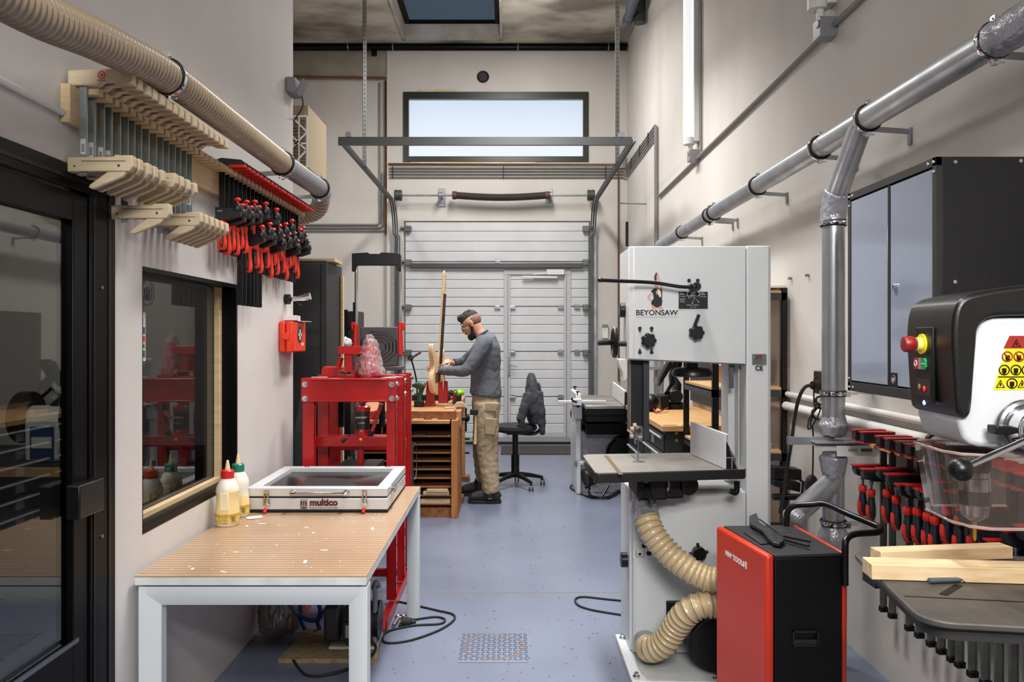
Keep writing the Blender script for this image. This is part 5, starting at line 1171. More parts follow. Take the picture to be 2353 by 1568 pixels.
b.tube([at(1213,905,CY-.13), at(1206,935,CY-.17), at(1196,965,CY-.18), at(1201,985,CY-.18)], [.045,.05,.045,.03], 14); b.tube([at(1238,900,CY-.12), at(1244,950,CY-.15), at(1247,1000,CY-.15)], [.04,.045,.03], 14)
b.tube([at(1214,925,CY-.1), at(1203,950,CY-.12), at(1193,962,CY-.12)], [.05,.045,.025], 12)
jk_ = b.build('jacket', m_jk, remesh=.010, sm=8, disp=(.018,.05)); tag(jk_, 'charcoal fleece jacket draped over the back of the office chair', 'jacket')

# ================================================================ things under and beside the table
YP = 3.85
bd = tag(MB().prism([V(-1.08,3.66,.0), V(-.62,3.66,.0), V(-.66,4.03,0), V(-1.05,4.03,0)], (0,0,.02)).build('base_board', mat('chipboard', (150,132,100), .8, rgb2=(120,104,76), scale=40)), 'rough chipboard panel on the floor under the compressor', 'board')
pm = thing('vacuum_pump', 'grey electric vacuum pump standing on chipboard under the table', 'pump', (-.78, YP, .02))
m_pg = mat('pump_grey', (74,72,70), .45, .3)
MB().box(-.87,-.64,YP-.08,YP+.1,.021,.033).build('mounting_plate', m_whitepl, pm)
b = MB(); b.cyl((-.80,YP,.135),(-.66,YP,.135),.085,n=32)
for k in range(12): a = 2*PI*k/12; b.obox((-.735,YP+.085*math.cos(a),.135+.085*math.sin(a)), (.12,.006,.012), (a,0,0))
b.build('motor', m_pg, pm); MB().box(-.79,-.69,YP-.07,YP+.07,.033,.06).build('motor_foot', m_pg, pm)
MB().cyl((-.66,YP,.135),(-.635,YP,.135),.092,n=32).build('fan_cover', m_black, pm)
MB().box(-.90,-.82,YP-.07,YP+.07,.05,.22).build('pump_head', m_pg, pm, bevel=.015); MB().cyl((-.86,YP,.22),(-.86,YP,.27),.03).box(-.89,-.83,YP-.03,YP+.03,.26,.275).cyl((-.9,YP,.24),(-.82,YP,.24),.015).build('port', m_black, pm)
MB().box(-.80,-.70,YP-.105,YP-.08,.07,.16).build('terminal_box', m_pg, pm, bevel=.006); MB().box(-.785,-.73,YP-.107,YP-.1049,.085,.145).build('rating_plate', m_whitepl, pm)
MB().tube(smooth_path([V(-.655,YP-.06,.033),V(-.65,YP-.06,.28),V(-.66,YP-.05,.31),V(-.66,YP+.03,.31),V(-.65,YP+.05,.28)],4), .012, 10).build('carry_handle', m_grey, pm)
m_blue = mat('air_hose_blue', (20,86,160), .4)
tag(MB().tube(smooth_path([at(x_, y_, 3.97+.006*k_) for k_, (x_, y_) in enumerate(((741,1402),(732,1424),(705,1424),(680,1408),(666,1388),(664,1368),(680,1352),(705,1358),(725,1378),(736,1402),(730,1430),(736,1452),(722,1459),(705,1450),(692,1428),(690,1395),(692,1360),(715,1335)))], 8), .011, 10).build('air_hose', m_blue), 'looped blue air hose next to the pump under the table', 'hose')
m_bag = glass('bag_film', (215,212,208), .15, 1.6, .16, (170,165,160), 1.5)
b = MB(); b.tube([V(-1.17,3.98,.012), V(-1.17,3.98,.08), V(-1.18,4.0,.2), V(-1.19,4.02,.34), V(-1.2,4.04,.42)], [.08,.105,.095,.07,.03], 24)
tag(b.build('plastic_bag', m_bag, disp=(.05,.03), subsurf=2), 'crumpled clear plastic bag on the floor against the partition', 'bag')
tag(MB().tube(smooth_path([V(-1.0,3.62,.03), V(-.9,3.5,.01), V(-.75,3.52,.025), V(-.66,3.64,.03), V(-.64,3.74,.05), V(-.72,3.745,.11)],8), .006, 8).build('power_cable', m_rubber), 'black cable curling in front of the pump', 'cable')
cbp = [at_f for at_f in []]
def fl(px, py, z=.006): Y = (H-z)*F/(py-VY); return V((px-VX)*Y/F, Y, z)
cpl = thing('power_cable', 'black cable with a plug lying in loops on the floor beside the table leg', 'cable', fl(980,1430))
MB().tube(smooth_path([fl(912,1382), fl(940,1388), fl(1000,1402), fl(1040,1412), fl(1042,1426), fl(1010,1448), fl(950,1470), fl(900,1478), fl(880,1472), fl(890,1452), fl(950,1438), fl(1010,1434), fl(1022,1424), fl(1000,1418), fl(955,1424), fl(940,1427)],8), .006, 8).build('cable', m_rubber, cpl)
p = fl(932,1430,.02); MB().cyl(p+V(.03,0,0), p+V(-.02,0,0), .022, n=16).cyl(p+V(.03,0,0), p+V(.055,0,0),.012,.008).build('plug', m_rubber, cpl, bevel=.003)
b = MB(); [b.cyl(p+V(-.02,0,dz), p+V(-.042,0,dz), .0025, n=8) for dz in (.008,-.008)]; b.build('plug_pins', m_steel, cpl)
tag(MB().tube([V(-.61,4.10,.012), V(-.6,4.22,.012)], .010, 8).torus((-.6,4.24,.012),(0,0,1),.016,.005).build('wrench', m_chrome), 'chrome wrench lying on the floor beside the foot of the press', 'wrench')
tag(MB().tube([V(-.575,4.10,.012), V(-.57,4.22,.012)], .008, 8).torus((-.57,4.24,.012),(0,0,1),.014,.005).build('socket_wrench', m_chrome), 'thin chrome wrench lying beside the foot of the press, nearer the aisle', 'wrench')
# ================================================================ band saw
SY_ = 3.68
def sx(px, Y=SY_): return ax(px, Y)
def sz(py, Y=SY_): return az(py, Y)
m_saw = mat('saw_white', (208,210,210), .38, rgb2=(202,204,204), scale=2, bump=.06, bscale=260)
bs = thing('band_saw', 'large white band saw with steel table in the aisle', 'band saw', (.9, 3.8, 0))
xL, xS, xR_ = .574, sx(1715), sx(1774); zT, zUb, zLt = sz(566), sz(832), .80
ch_ = .03
def chbox(x0, x1, y0, y1, z0, z1, c=.02, right=False, slope=0):
    p = [(x0, y0+c), (x0+c, y0), (x1, y0), (x1, y1), (x0, y1)] if not right else [(x0, y0), (x1-c, y0), (x1, y0+c), (x1, y1), (x0, y1)]
    b = MB(); n = len(p)
    vs = [V(x, y, z0-slope*(x-x0)) for x, y in p]+[V(x, y, z1) for x, y in p]
    return b.add(vs, [tuple(range(n))[::-1], tuple(range(n, 2*n))]+[(i, (i+1) % n, n+(i+1) % n, n+i) for i in range(n)])
chbox(xL-.012, xS-.002, SY_, SY_+.04, sz(825), zT, .022, slope=.045).build('upper_door', m_saw, bs, bevel=.003)
chbox(xL-.008, xS-.002, SY_+.043, SY_+.34, sz(828), zT-.003, .002, slope=.045).build('upper_housing', m_saw, bs, bevel=.004)
chbox(xS+.001, xR_, SY_, SY_+.34, .036, zT+.002, .018, right=True).build('column', m_saw, bs, bevel=.004)
MB().box(sx(1673,3.85), xS-.001, 3.85, 3.98, .82, zUb+.05).box(sx(1697,3.78), xS-.001, 3.78, 3.85, .82, zUb+.03).build('spine', m_saw, bs, bevel=.004)
chbox(xL+.006, xS-.002, SY_, SY_+.04, .04, zLt-.004, .012).build('lower_door', m_saw, bs, bevel=.003)
chbox(xL-.004, xS-.002, SY_+.043, SY_+.33, .036, zLt+.0, .002).build('lower_housing', m_saw, bs, bevel=.003)
b = MB(); b.prism([V(.53,3.385,.0),V(1.32,3.385,0),V(1.32,3.93,0),V(.53,3.93,0)], (0,0,.034)); b.build('base_plate', m_saw, bs, bevel=.004)
for (x, y) in ((.557,3.87),(.555,3.43),(.9,3.41)): MB().cyl((x,y,.034),(x,y,.041),.016).cyl((x,y,.041),(x,y,.055),.010,n=6).build('bolt', m_chrome, bs)
def star_knob(px, py, r, Y0, lobes=7):
    c = at(px, py, Y0-.03); n = lobes*6; b = MB(); rr_ = r*c.y/F
    ring = [(rr_*(1-.08+.08*math.cos(2*PI*i*lobes/n)), 2*PI*i/n) for i in range(n)]
    vs = [V(c.x+q*math.cos(a), Y0-.012, c.z+q*math.sin(a)) for q, a in ring]+[V(c.x+q*math.cos(a), Y0-.038, c.z+q*math.sin(a)) for q, a in ring]+[V(c.x+.8*q*math.cos(a), Y0-.048, c.z+.8*q*math.sin(a)) for q, a in ring]
    fs = [tuple(range(n)), tuple(range(2*n,3*n))[::-1]]+[(i,(i+1)%n,n+(i+1)%n,n+i) for i in range(n)]+[(n+i,n+(i+1)%n,2*n+(i+1)%n,2*n+i) for i in range(n)]
    b.add(vs, fs).cyl((c.x,Y0,c.z),(c.x,Y0-.013,c.z),rr_*.45); return b
star_knob(1491, 783, 18, SY_).build('door_knob', m_blackpl, bs, bevel=.002)
b = star_knob(1601, 765, 18, SY_); c0, c1 = at(1596,750,3.63), at(1606,723,3.63); b.bar(c0, c1, .015, .012, up=(0,1,0)); b.build('guide_lock_knob', m_blackpl, bs, bevel=.002)
for px, py in ((1470,755),(1497,755),(1470,810),(1497,810),(1583,645),(1603,645),(1583,676),(1602,676)):
    c = at(px, py, SY_); b = MB().cyl((c.x,SY_,c.z),(c.x,SY_-.006,c.z),.0085,n=14)
    if px < 1550: b.cyl((c.x,SY_,c.z-(.012 if py < 780 else -.012)),(c.x,SY_-.004,c.z-(.012 if py < 780 else -.012)),.005,n=12)
    b.build('bolt_cap', m_black, bs)
Yr = SY_-.07
lvr = MB().tube(smooth_path([at(1588,660,Yr), at(1560,659,Yr), at(1510,651,Yr), at(1470,648,Yr-.01), at(1420,646,Yr-.03), at(1378,644,Yr-.05)],5), .0085, 12).ell(at(1379,644,Yr-.05),(.012,.012,.011)).build('tension_lever', m_blackpl, bs)
c = at(1596,660,SY_-.04); MB().cyl((c.x,SY_,c.z),(c.x,SY_-.085,c.z),.02,n=20).ell((c.x-.008,SY_-.07,c.z),(.02,.018,.019)).build('hub', m_blackpl, lvr)
# signs on the door
def plate(x0, y0, x1, y1, Y=SY_, d=.0015): return MB().box(ax(x0,Y), ax(x1,Y), Y-d, Y, az(y1,Y), az(y0,Y))
sg = plate(1461,711.5,1557,727.5).build('name_sticker', m_whitepl, bs)
MB().text('BEYONSAW', .0355, at(1509,719.3,SY_-.0018), (1,0,0), (0,0,1), .0006, bold=.0008, sx=1.02).build('lettering', m_black, sg)
fg = MB().box(ax(1508,SY_), ax(1509,SY_), SY_-.0012, SY_, az(700,SY_), az(699,SY_)).build('figure_sticker', m_black, bs)
def flat(pts, d=.0014, Y=SY_): return MB().prism([V(ax(1440+x/7.127,Y), Y-d, az(600+y/7.127,Y)) for x, y in pts], (0, d, 0))
m_fs = mat('print_skin', (214,150,126), .5)
flat([(405,700),(468,705),(480,760),(470,792),(408,792)]).build('figure_legs', m_fs, fg); flat([(500,765),(565,730),(594,790),(510,792)]).build('figure_legs', m_fs, fg)
flat([(400,700),(412,650),(445,610),(425,520),(400,510),(400,490),(440,455),(478,450),(500,465),(555,450),(582,500),(575,620),(582,665),(570,730),(490,765),(420,720)], .0018).build('figure_dress', m_black, fg)
flat([(395,530),(405,545),(372,575),(368,610),(412,655),(405,665),(345,610),(340,570)], .0016).build('figure_arm', m_fs, fg)
flat([(480,200),(515,205),(530,260),(550,330),(582,400),(580,492),(560,470),(548,400),(520,320),(505,250)], .0016).build('figure_arm', m_fs, fg)
flat([(450,390),(458,375),(510,378),(516,410),(500,440),(480,455),(462,440)], .002).build('figure_face', m_fs, fg)
flat([(478,190),(500,195),(490,240),(490,310),(480,328),(450,310),(452,250)], .0018).build('figure_hair', mat('print_hair', (70,40,30), .6), fg)
flat([(500,465),(540,460),(562,520),(560,590),(540,600),(500,520)], .0022).build('figure_shirt', m_whitepl, fg); flat([(480,490),(495,480),(500,560),(480,540)], .0026).build('figure_tie', mat('print_orange', (222,120,50), .5), fg)
b = MB(); s_ = flat([(850,505),(983,505),(985,570),(1000,580),(1180,580),(1195,570),(1197,505),(1327,505),(1327,785),(850,785)]).build('instruction_plate', m_black, bs)
b = MB(); pv = at(1596,683.5,SY_-.0018)
for q in ((1583,684),(1591,697),(1605,694)): b.bar(pv, at(q[0],q[1],SY_-.0018), .0008, .003, up=(0,1,0)); b.cyl(at(q[0],q[1],SY_-.002), at(q[0],q[1],SY_-.0012), .0026, n=10)
b.text('PARTIAL TENSION', .0068, at(1592,701.5,SY_-.0018), (1,0,0), (0,0,1), .0005).text('Idle / Storing', .0055, at(1593,706,SY_-.0018), (1,0,0), (0,0,1), .0005)
b.text('FULL\nTENSION', .0065, at(1567,675.5,SY_-.0018), (1,0,0), (0,0,1), .0005).text('For operation', .0055, at(1568,681.5,SY_-.0018), (1,0,0), (0,0,1), .0005).text('Do not leave\nblade under\ntension if\nnot running', .0052, at(1568,690.5,SY_-.0018), (1,0,0), (0,0,1), .0005)
b.text('FULL\nRELEASE', .0065, at(1615,675.5,SY_-.0018), (1,0,0), (0,0,1), .0005).text('Blade change', .0055, at(1616,682,SY_-.0018), (1,0,0), (0,0,1), .0005)
b.build('lettering', m_whitepl, s_)
jp = plate(1728,814,1761,839.5).build('maker_plate', mat('plate_silver', (130,132,134), .35, .6), bs)
MB().text('JET', .019, at(1744,821,SY_-.0018), (1,0,0), (0,0,1), .0006, bold=.0014, sx=1.25).build('lettering', mat('jet_red', (120,30,34), .5), jp)
b = MB(); [b.box(ax(1731,SY_), ax(1752-3*(i%2),SY_), SY_-.002, SY_-.0012, az(825+3.2*i,SY_)-.001, az(825+3.2*i,SY_)+.0004) for i in range(4)]; b.build('print', m_black, jp)
MB().text('CE', .03, at(1744,847,SY_-.0018), (1,0,0), (0,0,1), .001, bold=.001).build('lettering', m_black, plate(1734.5,840.5,1754,854).build('mark_plate', mat('plate_pale', (186,188,190), .4), bs))
# left side wheel, knob
wx = xL-.02
MB().cyl((wx-.045,3.80,sz(790,3.8)),(wx+.012,3.80,sz(790,3.8)),.014).build('wheel_shaft', m_blackpl, bs)
wh = MB().torus((wx-.045,3.80,sz(787,3.8)),(1,0,0),.066,.011,n=40).box(wx-.052,wx-.038,3.795,3.805,sz(787,3.8)-.06,sz(787,3.8)+.06).box(wx-.052,wx-.038,3.74,3.86,sz(787,3.8)-.006,sz(787,3.8)+.006).build('tension_wheel', m_blackpl, bs)
MB().tube([V(wx-.05,3.77,sz(787,3.77)), V(wx-.06,3.77,sz(787,3.77)), V(wx-.13,3.77,sz(788,3.77))], [.007,.013,.014], 12).build('wheel_handle', m_blackpl, wh)
MB().cyl((wx-.015,3.85,sz(713,3.85)),(wx+.012,3.85,sz(713,3.85)),.036,n=24).build('side_knob', m_blackpl, bs, bevel=.003)
MB().cyl((xL-.035,3.8,sz(1287,3.8)),(xL+.002,3.8,sz(1287,3.8)),.036,n=24).build('side_knob', m_blackpl, bs, bevel=.003)
# guide post and blade
MB().box(sx(1450,3.78), sx(1478,3.78), 3.78, 3.83, sz(985,3.78), zUb+.02).build('guide_post', m_black, bs, bevel=.003)
MB().box(sx(1478.5,3.75), sx(1492,3.75), 3.75, 3.80, sz(1012,3.75), zUb+.02).build('blade_guard', mat('guard_dark', (34,36,42), .45), bs, bevel=.002)
MB().box(sx(1447,3.78), sx(1450,3.78), 3.78, 3.86, sz(990,3.78), zUb+.02).build('guard_strip', mat('strip_grey', (110,108,106), .4, .4), bs)
gd_ = MB().box(sx(1458,3.72), sx(1476,3.72), 3.70, 3.76, sz(1010,3.72), sz(979,3.72)).build('blade_guide', m_steel, bs, bevel=.003)
c = at(1468,990,3.69); MB().cyl((c.x,3.70,c.z),(c.x,3.685,c.z),.012,n=6).build('guide_bolt', mat('bronze_dark', (70,56,44), .4, .8), gd_)
for px, py in ((1453,987),(1452,1003),(1471,1005),(1459,979)): c = at(px,py,3.7); MB().cyl((c.x-.008,3.71,c.z),(c.x+.008,3.71,c.z),.012,n=14).build('guide_bearing', mat('bearing', (188,160,140), .3, .7), gd_)
MB().box(sx(1465.5,3.62), sx(1467,3.62), 3.615, 3.632, .93, sz(1005,3.62)).build('blade', mat('blade_blue', (90,98,112), .35, .8), bs)
MB().lathe([(.02,.0),(.062,.0),(.085,-.004),(.098,-.02),(.098,-.04),(.088,-.044),(0,-.03)], (sx(1590,3.85),3.85,sz(845,3.85)), n=32).cyl((sx(1590,3.85),3.85,sz(848,3.85)),(sx(1590,3.85),3.85,zUb+.0),.03).build('rise_handwheel', m_blackpl, bs)
MB().box(sx(1676,3.75), sx(1687,3.75), 3.75, 3.76, sz(893,3.75), zUb-.01).build('brake_lever', mat('lever_grey', (96,96,96), .4, .6), bs, bevel=.003)
# table
tz = .95
corner = [V(.372,3.292,0), V(1.02,3.395,0), V(1.035,3.43,0), V(1.055,3.90,0), V(.38,3.83,0), V(.352,3.79,0), V(.36,3.31,0)]
tbl = MB().prism([V(p.x,p.y,tz-.042) for p in corner], (0,0,.042)).build('table', mat('saw_table_edge', (22,21,21), .45), bs, bevel=.004)
inner = [V(p.x,p.y,0) for p in corner]; cc = sum(inner, V(0,0,0))/len(inner)
MB().prism([V(cc.x+(p.x-cc.x)*.992, cc.y+(p.y-cc.y)*.99, tz) for p in inner], (0,0,.0012)).build('table_surface', m_iron, tbl)
def onT(px, py, z=tz): Y = (H-z)*F/(py-VY); return V((px-VX)*Y/F, Y, z)
a_, b_ = onT(1392,1048), onT(1427,1092)
dy = (b_-a_); a_ = a_+dy*-.0; 
MB().bar(a_+V(0,0,.0016), b_+V(0,0,.0016), .019, .0012).build('mitre_slot', mat('slot_brass', (96,76,52), .5, .6), tbl)
p_, q_ = onT(1449,1047), onT(1466,1060); MB().bar(p_+V(0,0,.0016), q_+V(0,0,.0016), .003, .001).build('kerf_slot', m_dark, tbl)
c = onT(1468,1062); MB().cyl(c+V(0,0,.0), c+V(0,0,.0022), .03, n=32).build('throat_insert', mat('insert', (92,88,84), .5, .5), tbl)
f0, f1 = onT(1586,1045), onT(1666,1080)
fd = (f1-f0).normalized(); fn = fd.cross(V(0,0,1)).normalized(); fn = fn if fn.x > 0 else -fn
b = MB(); b.prism([f0+V(0,0,.003), f1+V(0,0,.003), f1+V(0,0,.148), f0+V(0,0,.155)], fn*.006); b.prism([f0+V(0,0,.155), f1+V(0,0,.148), f1+V(0,0,.154), f0+V(0,0,.161)], fn*.016)
fe = b.build('fence', mat('fence_white', (208,208,212), .35, .2), bs, bevel=.001)
MB().prism([f1+fn*.006+V(0,0,.003), f1+fn*.055+V(0,0,.003), f1+fn*.045+V(0,0,.05), f1+fn*.008+V(0,0,.12)], -fd*.3).build('fence_casting', m_black, fe)
b = MB(); b.bar(f1+fn*.006+V(0,0,.052), f1+fn*.045+V(0,0,.052), .004, .004).bar(f1+fn*.03+V(0,0,.003), f1+fn*.03+V(0,0,.05),.004,.004).bar(f1+fn*.055+V(0,0,.003), f1+fn*.02+V(0,0,.09),.004,.004); b.v = [q+fd*.002 for q in b.v]; b.build('fence_web', m_galv, fe)
b = MB(); b.box(.57, .78, 3.5, 3.76, zLt+.0, tz-.045).box(.62,.70,3.47,3.52,.80,.9); b.build('trunnion', m_black, bs, bevel=.01)
MB().cyl((.80,3.50,.86),(.80,3.60,.86),.045,n=24).build('tilt_knob', m_blackpl, bs, bevel=.004)
b = MB(); b.torus((.66,3.49,.87),(0,1,0),.05,.008,n=24).box(.60,.66,3.48,3.49,.895,.903); b.build('angle_scale', mat('scale_pale', (150,150,148), .4, .4), bs)
MB().bar(at(1482,1112,3.46), at(1500,1158,3.40), .022, .01, up=(0,1,0)).build('lock_lever', m_blackpl, bs, bevel=.003)
MB().tube(smooth_path([at(1693,1106,3.52), at(1693,1126,3.52), at(1689,1133,3.52), at(1678,1128,3.52)],5), .013, 10).build('rail_bracket', m_black, bs)
MB().cyl(V(.352,3.72,tz-.02), V(.33,3.72,tz-.02), .012).build('edge_bolt', m_chrome, tbl)
# lower door furniture
c = at(1604,1269,SY_); lt = MB().cyl((c.x,SY_,c.z),(c.x,SY_-.04,c.z),.031,n=24).build('lower_latch', m_blackpl, bs, bevel=.003)
for a in range(4): d_ = V(math.cos(a*PI/2+.1),0,math.sin(a*PI/2+.1)); MB().cyl(V(c.x,SY_-.012,c.z)+d_*.028, V(c.x,SY_-.012,c.z)+d_*.045, .007, n=8).build('latch_spoke', m_blackpl, lt)
st_ = plate(1455,1245,1501,1285).build('safety_sticker', m_whitepl, bs)
b = MB(); c = at(1480,1255,SY_-.002); b.cyl((c.x,SY_-.0022,c.z),(c.x,SY_-.0014,c.z),.011,n=18); c = at(1491,1272,SY_-.002); b.cyl((c.x,SY_-.0022,c.z),(c.x,SY_-.0014,c.z),.012,n=18)
b.box(ax(1461,SY_), ax(1462,SY_), SY_-.0022, SY_-.0014, az(1281,SY_), az(1265,SY_)).box(ax(1461,SY_), ax(1480,SY_), SY_-.0022, SY_-.0014, az(1281,SY_), az(1280,SY_)).box(ax(1479,SY_), ax(1480,SY_), SY_-.0022, SY_-.0014, az(1281,SY_), az(1265,SY_)); c=at(1470,1274,SY_); b.ell((c.x,SY_-.0018,c.z),(.008,.0006,.006)); b.build('pictogram', m_black, st_)
b = MB(); c = at(1636,1472,3.5); b.cyl((c.x+.01,SY_,c.z),(c.x+.01,3.46,c.z),.125,n=40).cyl((c.x+.01,3.46,c.z),(c.x+.01,3.44,c.z),.118,n=40).torus((c.x+.01,3.445,c.z),(0,1,0),.09,.006,n=36)
b.build('motor', mat('motor_black', (14,14,15), .4), bs, bevel=.003)
plate(1530,1380,1640,1470, d=.02).build('motor_mount', m_black, bs, bevel=.004)
# ---- flexible hoses of the band saw
m_hose2 = mat('hose_cream', (190,170,132), .3, coat=.35)
def hose(name_lb, pts, r, anchor, tape):
    t = thing('dust_hose', name_lb, 'hose', anchor, group='dust hoses of the band saw')
    ribbed(pts, r, .027, .0075, 'ribbed_tube', m_hose2, t, n=30, prof=(0,.04,.25,.9,1,.25,.04), dark=(3,), m2=mat('hose_wire', (150,116,78), .4))
    MB().tube(smooth_path(tape,5), r+.006, 26).build('taped_elbow', m_tape, t)
    return t
hose('cream ribbed dust hose curving down from the upper port of the band saw', [at(1486,1190,3.50), at(1499,1225,3.46), at(1532,1268,3.42), at(1573,1303,3.38), at(1612,1325,3.35), at(1650,1333,3.32), at(1720,1325,3.27), at(1800,1290,3.29), at(1825,1240,3.33)], .052, at(1480,1165,3.6), [at(1481,1163,3.675), at(1481,1166,3.62), at(1483,1175,3.56), at(1486,1190,3.505)])
hose('cream ribbed dust hose arching up from the lower port of the band saw', [at(1487,1487,3.56), at(1497,1492,3.50), at(1527,1478,3.45), at(1553,1440,3.41), at(1580,1407,3.36), at(1612,1392,3.34), at(1650,1390,3.34), at(1730,1400,3.31), at(1800,1420,3.30)], .052, at(1480,1480,3.6), [at(1483,1478,3.675), at(1483,1480,3.62), at(1487,1487,3.565)])

# ================================================================ galvanised ducting on the side wall
DX, DZ_, DR = 1.50, 2.44, .050
def py_(px): return DX*F/(px-VX)
m_ga = mat('galvanised_duct', (182,184,188), .3, .8, rgb2=(160,163,168), scale=(7), rough2=.4, bump=.04, bscale=4)
du = thing('dust_duct', 'galvanised round dust duct along the side wall with a taped branch and drop pipe', 'duct', (DX, 3.6, 1.0))
MB().tube([V(DX,7.75,DZ_), V(DX,py_(1639),DZ_)], DR, 28).build('pipe_section', m_ga, du)
MB().tube([V(DX,py_(1639)-.01,DZ_), V(DX,py_(1884),DZ_)], DR, 28).build('pipe_section', m_ga, du)
MB().tube([V(DX,3.28,DZ_), V(DX,py_(2286),DZ_)], DR, 32).build('pipe_section', m_ga, du)
MB().tube([V(DX,3.28,DZ_), V(DX,py_(1884),DZ_)], DR-.002, 28).build('branch_piece', m_ga, du)
MB().tube([V(DX,3.33,DZ_-.0), V(DX,3.615,2.155)], DR-.003, 28).build('branch_leg', m_ga, du)
MB().tube([V(DX,3.22,DZ_), V(DX,3.36,DZ_)], [DR+.006,DR+.003], 28).build('tape_wrap', m_tape, du, disp=(.006,.02), subsurf=2)
MB().tube([V(DX,3.62,DZ_), V(DX,3.78,DZ_)], [DR+.003,DR+.006], 28).build('tape_wrap', m_tape, du, disp=(.006,.02), subsurf=2)
VYd = DX*F/(1915-VX)
MB().tube(smooth_path([V(DX,3.575,2.195), V(DX,3.61,2.15), V(DX,VYd,2.10), V(DX,VYd,2.04)],4), DR+.007, 28).build('tape_wrap', m_tape, du, disp=(.010,.025), subsurf=2)
MB().tube([V(DX,VYd,2.07), V(DX,VYd,1.56)], DR, 28).build('drop_pipe', m_ga, du)
MB().tube([V(DX,VYd,1.56), V(DX,VYd,1.14)], DR+.001, 28).build('drop_pipe', m_ga, du)
MB().lathe([(DR+.002,0),(DR+.003,-.05),(DR+.018,-.06),(DR+.012,-.08),(DR+.006,-.125)], (DX,VYd,az(945,VYd)), n=36).build('tape_wrap', m_tape, du, disp=(.008,.02), subsurf=2)
MB().lathe([(DR+.004,0),(DR+.016,-.02),(DR+.008,-.045),(DR+.002,-.12)], (DX,VYd,az(1043,VYd)), n=36).build('tape_wrap', m_tape, du, disp=(.008,.02), subsurf=2)
MB().tube([V(DX,VYd,az(1040,VYd)), V(DX,VYd,az(1210,VYd))], DR-.002, 28).build('drop_pipe', m_ga, du)
e0, e1 = V(DX,VYd,az(1105,VYd)), at(1822,1198,3.45)
MB().tube([e0, at(1830,1182,3.47)], DR-.003, 28).build('lower_branch', m_ga, du); MB().tube([at(1838,1176,3.48), at(1815,1202,3.44)], [DR+.004,DR+.008], 26).build('tape_wrap', m_tape, du, disp=(.012,.025), subsurf=2)
MB().lathe([(DR,0),(DR+.014,-.03),(DR+.02,-.06),(DR+.01,-.1),(DR+.005,-.8)], (DX,VYd,az(1210,VYd)), n=30).build('tape_wrap', m_tape, du)
for px in (1517, 1567, 1630, 1640, 1741, 1884, 1994, 2286): clampring(py_(px), DX, DZ_, DR, du, True, XR)
def vring(z):
    g = MB().torus((DX,VYd,z),(0,0,1),DR+.006,.005,n=36,m=8,rz=.014).build('pipe_ring', m_rubber, du)
    MB().torus((DX,VYd,z),(0,0,1),DR+.010,.0015,n=36,m=4,rz=.009).box(DX+.03,DX+.05,VYd-.07,VYd-.05,z-.012,z+.012).cyl((DX+.02,VYd-.062,z),(DX+.09,VYd-.05,z),.005).cyl((DX+DR,VYd,z),(XR-.002,VYd,z),.006).build('band', m_chrome, g)
for z in (2.05, az(904,VYd), az(1201,VYd)): vring(z)
MB().tube(smooth_path([V(DX,2.43,DZ_), V(DX,2.3,DZ_), V(DX,2.1,DZ_+.01)],4), DR+.007, 30).build('tape_wrap', m_tape, du, disp=(.008,.025), subsurf=2)
MB().tube([V(DX,2.3,DZ_), V(DX,.4,DZ_)], DR, 30).build('pipe_section', m_ga, du); clampring(2.16, DX, DZ_, DR+.006, du, False, XR)
MB().tube(smooth_path([V(DX,7.72,DZ_), V(DX,7.82,DZ_-.005), V(DX,7.88,DZ_-.06), V(DX,7.88,DZ_-.2)],5), DR+.006, 24).build('tape_wrap', m_tape, du)
# far drop behind the band saw
MB().tube([V(DX,7.88,2.3), V(DX,7.88,.93)], DR, 20).build('drop_pipe', m_ga, du)
bg2 = MB().box(DX-.12,DX+.12,7.80,7.95,az(846,7.88)-.015,az(846,7.88)+.015).build('blast_gate', m_galv, du); MB().tube([V(DX,7.88,az(850,7.88)), V(DX,7.88,az(900,7.88))],[DR+.012,DR+.005],20).build('tape_wrap', m_tape, du, disp=(.01,.03), subsurf=1)
# blast gate
gz = az(1022, VYd)
bgt = MB().box(DX-.11,DX+.13,VYd-.085,VYd+.075,gz+.012,gz+.022).box(DX-.11,DX+.13,VYd-.085,VYd+.075,gz-.0,gz+.006).build('blast_gate', m_galv, du, bevel=.001)
MB().box(DX-.21,DX-.0,VYd-.01,VYd+.02,gz+.0,gz+.035).build('gate_slide', m_galv, bgt)
b = MB(); b.box(DX-.02,DX+.16,VYd-.088,VYd-.085,gz-.042,gz+.006); b.build('gate_label', m_whitepl, bgt)
b = MB(); [b.box(DX+.09+i*.005,DX+.0925+i*.005,VYd-.0895,VYd-.088,gz-.02,gz-.006) for i in range(10)]; [b.box(DX+.03,DX+.07,VYd-.0895,VYd-.088,gz-.012-i*.006,gz-.010-i*.006) for i in range(2)]; b.build('barcode', m_black, bgt)

